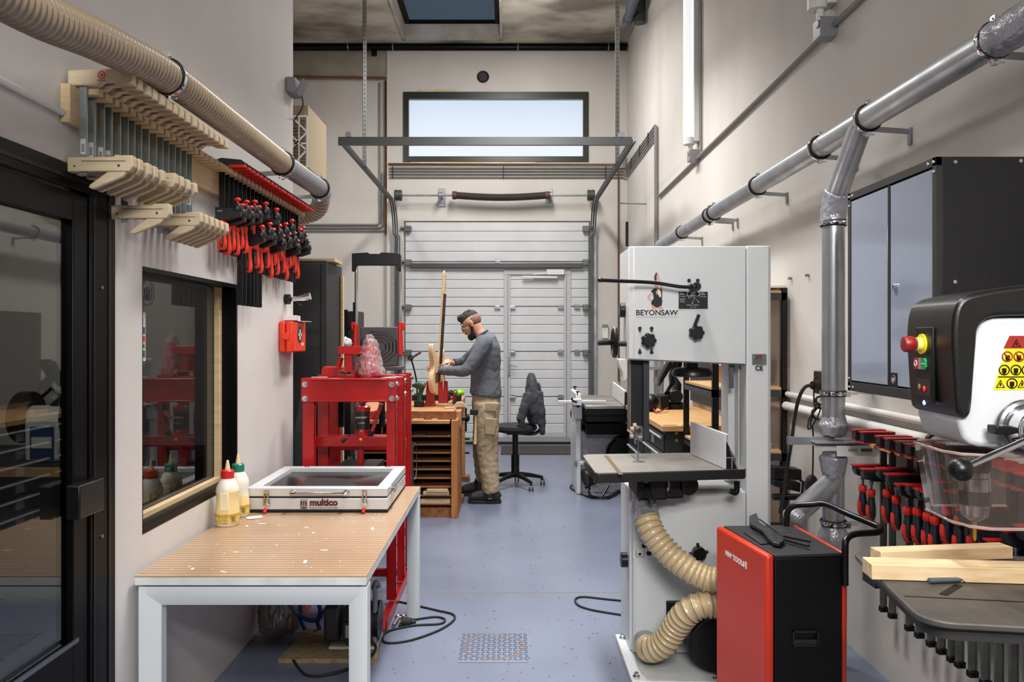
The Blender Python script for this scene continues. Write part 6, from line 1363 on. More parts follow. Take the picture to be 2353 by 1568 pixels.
# sockets and cables near the duct
Ys = XR*F/(1888-VX)
sk2 = thing('wall_socket', 'black wall socket behind the duct with a thick plug in it', 'socket', (XR, 4.2, 1.24))
p = at(1885,880,4.1); MB().box(XR-.06, XR, 4.05, 4.18, p.z-.06, p.z+.06).build('case', m_black, sk2, bevel=.006)
MB().cyl(at(1884,885,4.05), at(1868,886,4.02), .022).build('plug', m_rubber, sk2)
m_cb = m_rubber
tag(MB().tube(smooth_path([at(1868,886,4.02), at(1850,890,3.98), at(1836,915,3.98), at(1826,960,4.0), at(1818,1020,4.0), at(1808,1080,4.0), at(1800,1140,4.0), at(1792,1180,4.0)],6), .009, 8).build('power_cable', m_cb), 'thick black cable hanging down from the plug behind the duct', 'cable')
tag(MB().tube(smooth_path([at(1880,868,4.05), at(1871,872,4.04), at(1871,930,4.04), at(1879,928,4.03), at(1884,945,4.03), at(1866,980,4.03), at(1857,985,4.03), at(1860,962,4.03), at(1880,935,4.02), at(1876,930,4.02), at(1862,975,4.03), at(1868,988,4.03), at(1868,1060,4.05), at(1867,1100,4.05)],6), .004, 6).build('thin_cable', m_cb), 'thin black cable tied in a bundle beside the duct', 'cable')
tag(MB().ell(at(1865,1115,4.1),(.035,.03,.055)).build('adapter', m_rubber), 'small black adapter hanging on the thin cable below the bundle', 'adapter')

# ================================================================ air filter cabinet (red and black)
mw = thing('dust_extractor', 'black dust extractor cabinet with orange-red side panels in front of the band saw', 'dust extractor', (1.0, 2.9, 0))
FL, FR, BR_, BL = V(.8835,2.70,0), V(1.177,2.728,0), V(1.150,3.14,0), V(.821,3.118,0)
zc_ = .773; m_or = mat('extractor_red', (192,48,22), .34, rgb2=(182,43,20), scale=3, bump=.04, bscale=250); m_bk = mat('extractor_black', (5,5,6), .5, spec=.25)
u = (FR-FL).normalized()
q = [FL+u*.032, FR-u*.02, BR_-u*.02, BL+u*.032]
MB().prism([p+V(0,0,.02) for p in q], (0,0,zc_-.035)).build('body', m_bk, mw, bevel=.003)
MB().prism([p+V(0,0,zc_-.014) for p in q], (0,0,.012)).build('top_plate', mat('extractor_top', (26,26,28), .6, bump=.2, bscale=160), mw, bevel=.003)
b = MB(); b.prism([FL+V(0,0,.01), FL+u*.031+V(0,0,.01), BL+u*.031+V(0,0,.01), BL+V(0,0,.01)], (0,0,zc_-.012)); b.build('side_panel', m_or, mw, bevel=.010, seg=2)
b = MB(); b.prism([FR-u*.019+V(0,0,.01), FR+V(0,0,.01), BR_+V(0,0,.01), BR_-u*.019+V(0,0,.01)], (0,0,zc_-.012)); b.build('side_panel', m_or, mw, bevel=.008, seg=2)
tdir = (FL-BL).normalized(); nrm_ = V(-tdir.y, tdir.x, 0); nrm_ = nrm_ if nrm_.x < 0 else -nrm_
def onL(px, py):
    # point of the left panel plane seen at px,py
    r_ = V((px-VX)/F, 1, -(py-VY)/F); t_ = (BL-V(0,0,H)).dot(nrm_)/r_.dot(nrm_); return V(0,0,H)+r_*t_
c = (onL(1667,1270)+onL(1711,1300))/2
MB().text('MW TOOLS', .0265, c+nrm_*.0002, tdir, (0,0,1), .0008, bold=.0012, sx=1.18).build('lettering', m_whitepl, mw)
c = onL(1714.5,1300); MB().box(c.x-.0,c.x+.0004,c.y-.006,c.y+.004,c.z-.012,c.z+.010).prism([c+nrm_*.001+tdir*-.006+V(0,0,-.013), c+nrm_*.001+tdir*.004+V(0,0,-.013), c+nrm_*.001+tdir*.004+V(0,0,.013), c+nrm_*.001+tdir*-.006+V(0,0,.013)], -nrm_*.001).build('emblem', m_whitepl, mw)
rc = at(1853,1470,2.70); b = MB(); w2, h2 = .045, .026
for (dx0,dx1,dz0,dz1) in ((-w2,w2,h2-.004,h2),(-w2,w2,-h2,-h2+.004),(-w2,-w2+.004,-h2,h2),(w2-.004,w2,-h2,h2)): b.box(rc.x+dx0, rc.x+dx1, 2.703, 2.713, rc.z+dz0, rc.z+dz1)
b.box(rc.x-w2+.006, rc.x+w2-.006, 2.707, 2.712, rc.z-h2+.004, rc.z-.004); b.build('recessed_grip', mat('grip_black', (30,29,29), .4), mw)
hd = MB().tube(smooth_path([V(1.095,3.12,zc_-.05), at(1808,1196,3.12), at(1810,1176,3.12), at(1825,1163,3.11), at(1860,1160,3.08), at(1896,1159,3.05), at(1950,1182,2.95), at(2015,1209,2.86), at(2024,1216,2.82), at(2015,1224,2.78), at(1965,1228,2.75), at(1945,1240,2.73), at(1942,1262,2.72), at(1942,1345,2.72)],5), .0115, 12).build('push_handle', m_blackpl, mw)
for (x,y) in ((FL.x+.06,FL.y+.05),(FR.x-.05,FR.y+.05),(BL.x+.06,BL.y-.05),(BR_.x-.05,BR_.y-.05)): MB().cyl((x-.012,y,.02),(x+.012,y,.02),.02).build('wheel', m_rubber, mw)
# push stick on top
m_ps = mat('push_stick', (30,30,32), .45)
def onM(px, py, z=zc_): Y = (H-z)*F/(py-VY); return V((px-VX)*Y/F, Y, z)
ps = thing('push_stick', 'black plastic push stick with holes lying on top of the dust extractor', 'push stick', onM(1790,1225))
o_ = [(1722,1188),(1738,1180),(1743,1192),(1745,1202),(1768,1216),(1785,1228),(1798,1236),(1802,1245),(1792,1252),(1777,1250),(1765,1240),(1752,1222),(1735,1212),(1722,1205)]
MB().prism([onM(x, y+8)+V(0,0,.004) for x, y in o_], (0,0,.014)).build('grip', m_ps, ps, bevel=.003)
MB().bar(onM(1800,1246)+V(0,0,.01), onM(1858,1262)+V(0,0,.01), .012, .008).bar(onM(1795,1238)+V(0,0,.01), onM(1862,1252)+V(0,0,.01), .006, .008).bar(onM(1745,1205)+V(0,0,.02), onM(1800,1242)+V(0,0,.012), .005, .004).build('blade', m_ps, ps)
b = MB(); [b.cyl(onM(x,y+8)+V(0,0,.0181), onM(x,y+8)+V(0,0,.0186), .004, n=12) for x, y in ((1737,1204),(1748,1209),(1759,1215),(1778,1228),(1781,1234),(1784,1240))]; b.build('hole', m_dark, ps)
tag(MB().bar(onM(1786,1221)+V(0,0,.002), onM(1815,1222)+V(0,0,.002), .006, .003).build('steel_pin', m_chrome), 'small steel pin lying on top of the dust extractor', 'pin')
tag(MB().prism([onM(1708,1224)+V(0,0,.0003), onM(1740,1221)+V(0,0,.0003), onM(1775,1250)+V(0,0,.0003), onM(1748,1252)+V(0,0,.0003)], (0,0,.002)).build('sheet', mat('thin_black_sheet', (22,22,23), .3), bevel=.0008), 'thin black plate lying under the push stick on the dust extractor', 'plate')
# cable from band saw
tag(MB().tube(smooth_path([fl(1440,1382), fl(1390,1377), fl(1340,1372), fl(1322,1378), fl(1330,1392), fl(1365,1403), fl(1432,1414)],8), .006, 8).build('power_cable', m_rubber), 'black cable looping on the floor at the foot of the band saw', 'cable')

# ================================================================ wall cabinet
WXf = 1.35; WYn, WYf = WXf*F/(2150-VX), WXf*F/(1948-VX); wz1, wz0 = H+.426*WXf, H-.155*WXf
wc = thing('wall_cabinet', 'black wall cabinet with two glossy grey doors on the side wall', 'cabinet', (1.5, WYn, wz0))
MB().box(WXf+.02, XR-.001, WYn, WYf, wz0, wz1).build('body', mat('cabinet_black', (7,7,8), .5, bump=.1, bscale=150), wc, bevel=.002)
fr = mat('frame_brown_black', (40,37,36), .5)
b = MB(); fw_ = .028
b.box(WXf, WXf+.02, WYn, WYf, wz1-fw_, wz1); b.box(WXf, WXf+.02, WYn, WYf, wz0, wz0+.035); b.box(WXf, WXf+.02, WYn, WYn+.02, wz0, wz1); b.box(WXf, WXf+.02, WYf-.02, WYf, wz0, wz1)
b.build('frame', fr, wc, bevel=.001)
ym = WXf*F/(2040-VX); m_dr = mat('glossy_grey', (150,158,174), .12, .2, bump=.02, bscale=1.5)
MB().box(WXf+.004, WXf+.02, ym+.012, WYf-.022, wz0+.04, wz1-fw_-.006).build('door', m_dr, wc, bevel=.002)
d2 = MB().box(WXf+.004, WXf+.02, WYn+.022, ym-.012, wz0+.04, wz1-fw_-.006).build('door', m_dr, wc, bevel=.002)
MB().box(WXf+.005, WXf+.019, ym-.01, ym+.01, wz0+.036, wz1-fw_).build('centre_strip', m_black, wc)
yl = WXf*F/(2055-VX); zl2 = H+(VY-660)*WXf/(2055-VX); MB().cyl((WXf+.004,yl,zl2),(WXf-.006,yl,zl2),.012).box(WXf-.008,WXf-.006,yl-.002,yl+.002,zl2-.006,zl2+.006).build('lock', m_chrome, d2)
y0_, y1_ = WXf*F/(2044-VX), WXf*F/(2060-VX); za_, zb2 = H-(892-VY)*WXf/(2052-VX), H-(857-VY)*WXf/(2052-VX)
dc = MB().box(WXf+.0025, WXf+.004, y1_, y0_, za_, zb2).build('logo_sticker', m_black, d2)
flower((WXf+.001, (y0_+y1_)/2, (za_+zb2)/2+.004), .014, (0,1,0), (0,0,1), (-1,0,0), m_whitepl, dc)
MB().text('WOODSAFE', .005, (WXf+.002, (y0_+y1_)/2, za_+.005), (0,-1,0), (0,0,1), .0005).build('lettering', m_whitepl, dc) if False else None
for (px, py) in ((2195,372),(2345,370),(2194,648)): c = at(px, py, WYn); MB().lathe([(.007,0),(.006,.003),(0,.004)], (c.x, WYn, c.z), (0,-1,0), n=14).build('screw', m_chrome, wc)
for (y, z) in ((WYn+.012,wz1-.014),(WYn+.012,wz1-.045),(WYn+.045,wz1-.014),(WYf-.012,wz1-.014),(WYf-.012,wz1-.05),(WYf-.04,wz1-.014),(WYf-.012,wz0+.016),(WYf-.012,wz0+.05),(WYf-.045,wz0+.016)):
    MB().lathe([(.006,0),(.005,.003),(0,.004)], (WXf, y, z), (-1,0,0), n=12).build('screw', m_chrome, wc)

# ================================================================ parallel clamps on the side wall
m_pj = mat('jaw_navy', (22,27,34), .45); m_pr = mat('jaw_red', (158,22,18), .4); m_alu = mat('clamp_rail_steel', (120,122,116), .35, .6, rgb2=(98,100,96), scale=12)
PXb = 1.625; PZ = 1.105
o1 = V(PXb, 0, PZ)
pc = thing('parallel_clamp', 'x', 'clamp', o1, group='parallel clamps on the side wall')
def Q(b_): return shift(b_, o1)
ja = Q(MB().prism([(-.128,-.019,-.026),(-.13,-.019,-.02),(-.13,-.019,.012),(.02,-.019,.012),(.02,-.019,-.024),(-.02,-.019,-.026)], (0,.038,0))).build('fixed_jaw', m_pj, pc, bevel=.002)
Q(MB().box(-.134,.024,-.0215,.0215,.012,.018)).build('red_face', m_pr, ja); Q(MB().box(-.132,-.02,-.0205,.0205,-.032,-.026)).build('red_face', m_pr, ja)
Q(MB().box(-.012,.012,-.0045,.0045,-.775,.0).box(-.013,-.009,-.007,.007,-.775,-.04).box(.009,.013,-.007,.007,-.775,-.04)).build('bar', m_alu, pc)
Q(MB().box(-.016,.016,-.013,.013,-.775,-.752)).build('end_stop', m_black, pc, bevel=.002)
Q(MB().cyl((0,-.0135,-.763),(0,-.0145,-.763),.007)).build('end_hole', m_dark, pc)
sj = Q(MB().prism([(-.120,-.017,-.024),(-.13,-.017,-.006),(-.13,-.017,.014),(.022,-.017,.014),(.022,-.017,-.034),(-.08,-.017,-.034)], (0,.034,0))).build('sliding_jaw', m_pj, pc, bevel=.002)
Q(MB().box(-.134,.024,-.0205,.0205,.014,.02)).build('red_face', m_pr, sj)
Q(MB().lathe([(.009,-.034),(.009,-.046),(.0055,-.047),(.0055,-.074)],(-.09,0,0),n=14)).build('screw', m_steel, sj)
Q(MB().lathe([(.010,-.07),(.0155,-.078),(.0155,-.09),(.0125,-.096),(.014,-.11),(.0185,-.15),(.018,-.18),(.012,-.2),(0,-.202)],(-.09,0,0),n=18)).build('handle', m_pj, sj)
b = Q(MB().lathe([(.0155,-.070),(.0172,-.080),(.0165,-.094),(.0135,-.100)],(-.09,0,0),n=18)); b.build('handle_ring', mat('handle_red2', (200,36,24), .4), sj)
b = Q(MB().prism([(-.1075,-.0125,-.135),(-.1092,-.0125,-.16),(-.106,-.0125,-.19),(-.098,-.0125,-.2035),(-.085,-.0125,-.2035),(-.094,-.0125,-.185),(-.100,-.0125,-.155)], (0,.025,0)).lathe([(.0132,-.199),(.0125,-.203),(0,-.2045)],(-.09,0,0),n=18)); b.build('handle_inlay', mat('handle_red2', (200,36,24), .4), sj)
tree = snapshot(pc)
Yp = [3.405,3.325,3.184,3.107,3.02,2.948,2.876,2.828]+[2.75-.075*i for i in range(12)]
dz = [.0,-.004,.022,.012,-.012,0,-.002,-.004,.05,.03,-.02,-.06,-.08,-.03,0,.02,-.05,-.07,0,-.02]
for i, Y in enumerate(Yp):
    lb = f'red and black parallel clamp, {ORD[i]} from the galvanised drop pipe'
    if i == 0: r = pc; r.location = (PXb, Y, PZ); r['label'] = lb
    else: r = dup(pc, (PXb, Y, PZ), lb, tree=tree)
    for c in kids(r):
        if c.name.startswith('sliding_jaw'): c.location = (0,0,-.155+dz[i])
cr2 = thing('clamp_rack', 'pale wooden rack strip on the side wall carrying the parallel clamps', 'rack', (XR, 1.8, 1.05))
MB().box(1.645, XR-.001, 1.75, 3.46, PZ-.075, PZ-.028).build('strip', m_wood, cr2, bevel=.002)
allp = sorted(Yp); b = MB()
for i in range(len(allp)-1): b = MB(); b.box(1.555, 1.648, allp[i]+.0165, allp[i+1]-.0165, PZ-.056, PZ-.042); b.build('finger', mat('finger_wood', (190,160,110), .6), cr2)

# ================================================================ drill press
ph = math.radians(4.2); E1 = V(math.cos(ph), -math.sin(ph), 0); E2 = V(math.sin(ph), math.cos(ph), 0)
P0 = V(.836, 1.47, 0)
def D(a, b_, z): return P0+E1*a+E2*b_+V(0,0,z)
def Sd(px, py, off=0):
    k = (px-VX)/F; a = (1.47*k-.836)/(E1.x-E1.y*k); Y = P0.y+E1.y*a; return a, H-(py-VY)*Y/F
dp = thing('drill_press', 'bench drill press with black and white head and slotted iron table in front', 'drill press', (1.2, 1.5, 0))
m_shell = mat('shell_black', (14,13,13), .34, bump=.06, bscale=260)
def rounded(poly, b0, b1, name, m_, parent, inset=.028, steps=5):
    """outline swept across the head's width with rounded cheeks"""
    pts = [V(a, 0, z) for a, z in poly]; n = len(pts); cen = sum(pts, V(0,0,0))/n
    def off(d):
        out = []
        for i in range(n):
            p, q, r_ = pts[i-1], pts[i], pts[(i+1) % n]
            e_1 = (q-p).normalized(); e_2 = (r_-q).normalized(); n1 = V(-e_1.z,0,e_1.x); n2 = V(-e_2.z,0,e_2.x); m__ = (n1+n2); m__ = m__.normalized() if m__.length > 1e-6 else n1
            m__ *= 1/max(.5, m__.dot(n1)); out.append(q+m__*d)
        return out
    A = sum((pts[i].x*pts[(i+1)%n].z-pts[(i+1)%n].x*pts[i].z) for i in range(n)); sg_ = 1 if A > 0 else -1
    rings = []
    for k in range(steps+1):
        t = PI/2*k/steps; rings.append((b0+inset*(1-math.sin(t)), sg_*inset*(1-math.cos(t))))
    rings = [(b0+inset*(1-math.sin(PI/2*k/steps)), inset*(1-math.cos(PI/2*k/steps))*sg_) for k in range(steps, -1, -1)]
    rings2 = [(b1-(rb-b0), d) for rb, d in rings[::-1]]
    vs = []
    for rb, d in rings+rings2: vs += [D(p.x, rb, p.z) for p in off(d)]
    R_ = len(rings)+len(rings2)
    fs = [tuple(range(n)), tuple((R_-1)*n+i for i in range(n))[::-1]]+[(j*n+i, j*n+(i+1)%n, (j+1)*n+(i+1)%n, (j+1)*n+i) for j in range(R_-1) for i in range(n)]
    return MB().add(vs, fs).build(name, m_, parent, sharp=50)
bw = [(2208,962),(2222,1008),(2234,1025),(2260,1031),(2353,1034),(2520,1030),(2520,735),(2400,728),(2290,728),(2262,740),(2247,775),(2235,870),(2222,950)]
MB().prism([D(*((lambda q: (q[0], .012, q[1]))(Sd(x, y)))) for x, y in bw], E2*.18).build('head_body', mat('head_white', (204,206,208), .4, bump=.05, bscale=200), dp, bevel=.010, seg=3)
bsq = [(2222,962),(2208,958),(2200,940),(2194,860),(2190,770),(2196,712),(2216,684),(2262,670),(2353,656),(2520,642),(2520,722),(2400,725),(2300,727),(2268,735),(2250,755),(2246,790),(2240,870),(2236,925),(2232,950)]
sm_ = smooth_path([V(Sd(x,y)[0],0,Sd(x,y)[1]) for x, y in bsq], 3, closed=True)
hsh = MB().prism([D(p.x, 0, p.z) for p in sm_], E2*.205).build('front_shell', m_shell, dp, bevel=.018, seg=4, sharp=60)
# bow of the nose: controls
def Fc(a, b_, z): return D(a, b_, z)
za0 = Sd(2190,770)[0]
def nose(b_, z, out): return D(za0+.0-out, b_, z)
bb_ = .117; ym_ = nose(bb_,0,0).y
def nz(py): return H-(py-VY)*ym_/F
zes = nz(791)
MB().prism([nose(.075,nz(752),-.003), nose(.150,nz(752),-.003), nose(.150,nz(925),-.003), nose(.075,nz(925),-.003)], -E1*.007).build('control_panel', m_black, dp, bevel=.002)
es = MB().cyl(nose(bb_,zes,.003), nose(bb_,zes,.008), .0205, n=28).build('emergency_stop', mat('stop_yellow', (232,210,20), .4), dp)
MB().cyl(nose(bb_,zes,.008), nose(bb_,zes,.018), .0135, n=24).build('collar', mat('stop_cream', (226,220,120), .4), es)
MB().lathe([(.011,0),(.015,.004),(.0165,.010),(.0165,.02),(.0145,.024),(0,.025)], nose(bb_,zes,.018), -E1, n=28).build('button', mat('stop_red', (136,24,22), .4), es)
zb3 = nz(836)
MB().prism([nose(.148,zb3-.0115,.003), nose(.130,zb3-.0115,.003), nose(.130,zb3+.0115,.003), nose(.148,zb3+.0115,.003)], -E1*.005).build('stop_key', mat('key_red', (190,32,30), .4), dp)
MB().torus(nose(.139,zb3,.0085), E1, .0055, .0012, n=20, m=6).build('key_mark', m_whitepl, dp)
MB().prism([nose(.129,zb3-.0115,.003), nose(.118,zb3-.0115,.003), nose(.118,zb3+.0115,.003), nose(.129,zb3+.0115,.003)], -E1*.004).build('key_divider', mat('key_grey', (180,176,180), .4), dp)
MB().prism([nose(.117,zb3-.0115,.003), nose(.103,zb3-.0115,.003), nose(.098,zb3-.006,.003), nose(.098,zb3+.006,.003), nose(.103,zb3+.0115,.003), nose(.117,zb3+.0115,.003)], -E1*.005).build('start_key', mat('key_green', (30,150,84), .4), dp)
MB().bar(nose(.101,zb3,.0085), nose(.114,zb3,.0085), .001, .002).build('key_mark', m_whitepl, dp)
zp3 = nz(890)
MB().prism([nose(.142,zp3-.017,.002), nose(.084,zp3-.017,.002), nose(.084,zp3+.017,.002), nose(.142,zp3+.017,.002)], -E1*.003).build('switch_panel', mat('switch_dark', (34,32,32), .4), dp)
MB().ell(nose(.125,nz(890),.007),(.003,.0035,.006)).build('toggle', mat('lamp_amber', (120,96,50), .4), dp); MB().ell(nose(.103,nz(893),.007),(.003,.0035,.006)).build('toggle', mat('lamp_red', (220,40,30), .4), dp)
MB().ell(nose(.110,nz(925),.004),(.003,.003,.005)).build('indicator_light', mat('blue_led', (120,150,255), .3, emit=4), dp)
# sticker on the side
def sp2(px, py, o=.0): a, z = Sd(px, py); return D(a, .0125-o, z)
wst = MB().prism([sp2(2328,772), sp2(2440,772), sp2(2440,898), sp2(2290,898)], -E2*.001).build('warning_sticker', mat('warn_yellow', (226,204,26), .5), dp)
MB().prism([sp2(2328,772,.0008), sp2(2440,772,.0008), sp2(2440,801,.0008), sp2(2314,801,.0008)], -E2*.0008).build('red_band', mat('warn_red', (150,28,22), .5), wst)
b = MB()
def tri(px, py, s):
    p = [sp2(px,py-s,.0022), sp2(px+s,py+s*.8,.0022), sp2(px-s,py+s*.8,.0022)]; b.tube(p, .0013, 6, closed=True); b.bar(sp2(px,py-s*.3,.0022), sp2(px,py+s*.4,.0022), .002, .002)
def cir(px, py, s, bb=None):
    c_ = sp2(px, py, .0022); (bb or b).torus(c_, E2, s*.82e-3, .0010, n=26, m=6); (bb or b)
for px in (2343,): tri(px, 790, 9)
tri(2306, 884, 9); tri(2356, 884, 9)
for px, py in ((2315,851),(2342,851),(2368,851),(2333,882)): cir(px, py, 11)
b.bar(sp2(2301,867,.002), sp2(2430,867,.002), .0008, .0016)
for px, py in ((2315,852),(2342,852),(2333,883),(2323,822),(2349,822)): c_ = sp2(px,py,.002); b.obox(c_, (.008,.0006,.008)); b.obox(c_+V(.0,0,-.004), (.005,.0008,.005), (0,.7,0))
b.build('pictogram', m_black, wst)
b = MB(); 
for px, py in ((2322,820),(2349,820),(2376,820)): cir(px, py, 11, b); b.bar(sp2(px-7,py-7,.0024), sp2(px+7,py+7,.0024), .001, .0014)
b.build('prohibition_sign', mat('warn_red', (150,28,22), .5), wst)
# spindle, chuck, bit
ac = .085; sc_ = D(ac, .10, 0)
def zc3(py): return H-(py-VY)*sc_.y/F
MB().cyl((sc_.x,sc_.y,zc3(1040)),(sc_.x,sc_.y,zc3(1080)),.03,n=24).box(sc_.x-.06,sc_.x+.03,sc_.y-.04,sc_.y+.04,zc3(1046),zc3(1030)).build('quill', m_black, dp)
MB().lathe([(.02,zc3(1082)),(.026,zc3(1084)),(.026,zc3(1096)),(.028,zc3(1098)),(.028,zc3(1122)),(.0285,zc3(1124)),(.0285,zc3(1160)),(.027,zc3(1164)),(.024,zc3(1184)),(.01,zc3(1196))], (sc_.x,sc_.y,0), n=32).build('chuck', mat('chuck_steel', (150,150,152), .22, 1.0), dp)
MB().lathe([(.0292,zc3(1126)),(.0292,zc3(1158))], (sc_.x,sc_.y,0), n=32).build('chuck_sleeve', mat('sleeve_dark', (44,42,42), .35, .8), dp)
MB().tube([V(sc_.x,sc_.y,zc3(1194)), V(sc_.x,sc_.y,zc3(1236)), V(sc_.x,sc_.y,zc3(1244))], [.004,.004,.001], 8).build('drill_bit', mat('bit_gold', (190,150,60), .3, .9), dp)
# guard
m_gd = glass('guard_clear', (238,226,222), .02, 1.5, .07, (210,190,180), 1.6)
gp_ = [(.21,-.015),(.06,-.02),(.01,.0),(-.005,.04),(-.005,.16),(.02,.2),(.2,.21)]
zt3, zb4 = 1.302, 1.165
b = MB(); n = len(gp_); vs = [D(a,bb2,zt3) for a, bb2 in gp_]+[D(a+(.02 if a < .05 else .0),bb2+(.008 if bb2 < .1 else -.008),zb4) for a, bb2 in gp_]
th_ = [D(a+.003,bb2+(.003 if bb2 < .1 else -.003),zt3) for a, bb2 in gp_]+[D(a+.003+(.02 if a < .05 else .0),bb2+(.011 if bb2 < .1 else -.011),zb4) for a, bb2 in gp_]
b.add(vs, [(i, i+1, n+i+1, n+i) for i in range(n-1)]); 
b.build('guard', m_gd, dp, sharp=70)
b = MB(); b.tube(vs[n:], .003, 6).tube(vs[:n], .003, 6); b.build('guard_edge', glass('guard_edge', (225,205,195), .05, 1.5, .35, (225,200,190), 2), dp)
# feed handle
hc = D(.125, -.012, 0); hz_ = H-(985-VY)*hc.y/F
hb = MB().cyl(V(hc.x,hc.y,hz_)+E2*.03, V(hc.x,hc.y,hz_)-E2*.045, .042, n=30).cyl(V(hc.x,hc.y,hz_)-E2*.045, V(hc.x,hc.y,hz_)-E2*.06, .028, n=24).build('feed_hub', m_chrome, dp, bevel=.003)
MB().torus(V(hc.x,hc.y,hz_)+E2*.01, E2, .045, .008, n=36).build('depth_ring', m_steel, dp)
bl_ = at(2207,1080,1.40); s0 = V(hc.x,hc.y,hz_)-E2*.05
MB().tube([s0, bl_], .0065, 10).build('feed_rod', m_chrome, dp); MB().ell(bl_, (.022,.022,.022)).build('feed_knob', m_blackpl, dp)
MB().tube([s0, s0+V(.09,.0,.09)], .0065, 10).ell(s0+V(.09,0,.09),(.022,.022,.022)).build('feed_rod', m_blackpl, dp)
MB().ell(at(2240,1063,1.47),(.012,.012,.014)).build('guard_knob', m_blackpl, dp)
c = at(2310,988,1.44); MB().box(c.x-.022,c.x+.02,c.y-.01,c.y+.02,c.z-.008,c.z+.008).build('depth_stop', m_black, dp, bevel=.002)
# column, base, table arm
cxy = D(.40, .10, 0)
MB().cyl((cxy.x,cxy.y,.03),(cxy.x,cxy.y,1.62),.036,n=28).build('column', m_steel, dp)
MB().box(cxy.x-.42,cxy.x+.12,cxy.y-.16,cxy.y+.16,0,.04).build('base', m_iron, dp, bevel=.008)
ztb = 1.044
T0 = V(.695,1.316,0); t1 = V(math.cos(math.radians(9)), -math.sin(math.radians(9)), 0); t2 = V(math.sin(math.radians(9)), math.cos(math.radians(9)), 0)
def TP(a, b_, z): return T0+t1*a+t2*b_+V(0,0,z)
def rr_poly(w, d, r, k=5):
    out = []
    for cx_, cy_, a0 in ((w-r,r,-PI/2),(w-r,d-r,0),(r,d-r,PI/2),(r,r,PI)):
        out += [(cx_+r*math.cos(a0+PI/2*i/k), cy_+r*math.sin(a0+PI/2*i/k)) for i in range(k+1)]
    return out
m_dt = mat('drill_table_iron', (96,90,84), .45, .5, rgb2=(76,72,68), scale=12, rough2=.6)
dt = MB().prism([TP(a,b_,ztb-.012) for a, b_ in rr_poly(.44,.455,.05)], (0,0,.012)).build('table', m_dt, dp, bevel=.003)
MB().prism([TP(a*.93+.015,b_*.93+.015,ztb-.035) for a, b_ in rr_poly(.44,.455,.05)], (0,0,.022)).build('table_rib', mat('table_under', (40,38,37), .6), dt)
for b2_ in (.13,.355): MB().bar(TP(.012,b2_,ztb+.0002), TP(.40,b2_,ztb+.0002), .004, .0008).build('table_slot', m_dark, dt)
sl0 = V(0,0,0)
pA, pB = onM(2167,1368,ztb), onM(2203,1346,ztb); MB().bar(pA+V(0,0,.0005), pB+V(0,0,.0005), .014, .001).build('table_slot', m_dark, dt)
MB().bar(TP(.3,.2,ztb-.06), V(cxy.x,cxy.y,ztb-.06), .06, .05).cyl((cxy.x,cxy.y,ztb-.11),(cxy.x,cxy.y,ztb-.0),.055).build('table_arm', m_black, dp)
for a_ in (.02,): MB().box(*[v for v in (TP(.02,.38,0).x, TP(.02,.38,0).x+.02, TP(.02,.38,0).y-.03, TP(.02,.38,0).y+.03, ztb-.055, ztb-.035)]).build('table_lug', m_black, dt)
# things on the drill table
def onD(px, py): return onM(px, py, ztb)
def stick(lb, p, q, w, h, z=ztb+.001, cat='wood'):
    return tag(MB().bar(V(p.x,p.y,z+h/2), V(q.x,q.y,z+h/2), w, h).build('pine_stick', m_woodx, bevel=.0015), lb, cat)
p, q = onD(2008,1335), onD(2400,1347); stick('long pine stick lying across the front of the drill press table', V(p.x,p.y+.03,0), V(q.x,q.y+.03,0), .055, .030)
p, q = onD(2030,1303), onD(2336,1291); stick('shorter pine stick lying behind the long one on the drill press table', V(p.x,p.y+.035,0), V(q.x,q.y+.035,0), .04, .026)
p, q = onD(2090,1274), onD(2178,1271); tb3 = thing('black_tube_tool', 'black tube tool with steel tip lying at the back of the drill press table', 'tool', V(p.x,p.y,ztb))
MB().cyl(V(p.x+.015,p.y,ztb+.0095), V(q.x,q.y,ztb+.0095), .0085, n=14).build('body', m_black, tb3); MB().cyl(V(p.x,p.y,ztb+.0095), V(p.x+.015,p.y,ztb+.0095), .0065, n=12).build('tip', m_chrome, tb3)
p, q = onD(2135,1342), onD(2212,1340); pn = thing('centre_punch', 'slim grey metal punch lying in front of the pine sticks', 'punch', V(p.x,p.y,ztb))
MB().tube([V(p.x,p.y,ztb+.006), V(q.x-.01,q.y,ztb+.006), V(q.x,q.y,ztb+.006)], [.0055,.005,.002], 12).build('body', mat('punch_blue_grey', (110,118,128), .35, .7), pn); MB().cyl(V(q.x,q.y,ztb+.003), V(q.x+.085,q.y,ztb+.003), .0018, n=8).build('tip', m_black, pn)

# ================================================================ shelving rack and drawer bench beyond the band saw
rk2 = thing('shelving_rack', 'black metal shelving rack with wooden shelves behind the band saw', 'shelving', (1.45, 4.9, 0))
RX0, RX1, RY0, RY1 = 1.215, 1.655, 4.68, 5.45
for (x, y) in ((RX0,RY0),(RX1-.03,RY0),(RX0,RY1),(RX1-.03,RY1)):
    b = MB(); z1_ = az(663,RY0+.05); b.box(x, x+.035, y, y+.004, 0, z1_).box(x, x+.004, y, y+.035, 0, z1_); po = b.build('post', m_black, rk2)
    b = MB(); z = .1
    while z < z1_-.05: b.cyl((x+.022,y-.001,z),(x+.022,y+.0,z),.005,n=8); z += .05
    b.build('slot_hole', m_dark, po)['kind'] = 'stuff'
for z in (.30, .83, 1.21, 1.79):
    MB().box(RX0+.004, RX1-.004, RY0+.004, RY1, z, z+.014).build('shelf', m_butcher, rk2)
    b = MB(); b.box(RX0, RX1, RY0, RY0+.004, z-.045, z+.0).box(RX0, RX0+.004, RY0, RY1, z-.045, z+.0).box(RX0,RX0+.012,RY0,RY1,z-.012,z-.006); b.build('shelf_beam', mat('beam_dark', (40,40,43), .4), rk2)
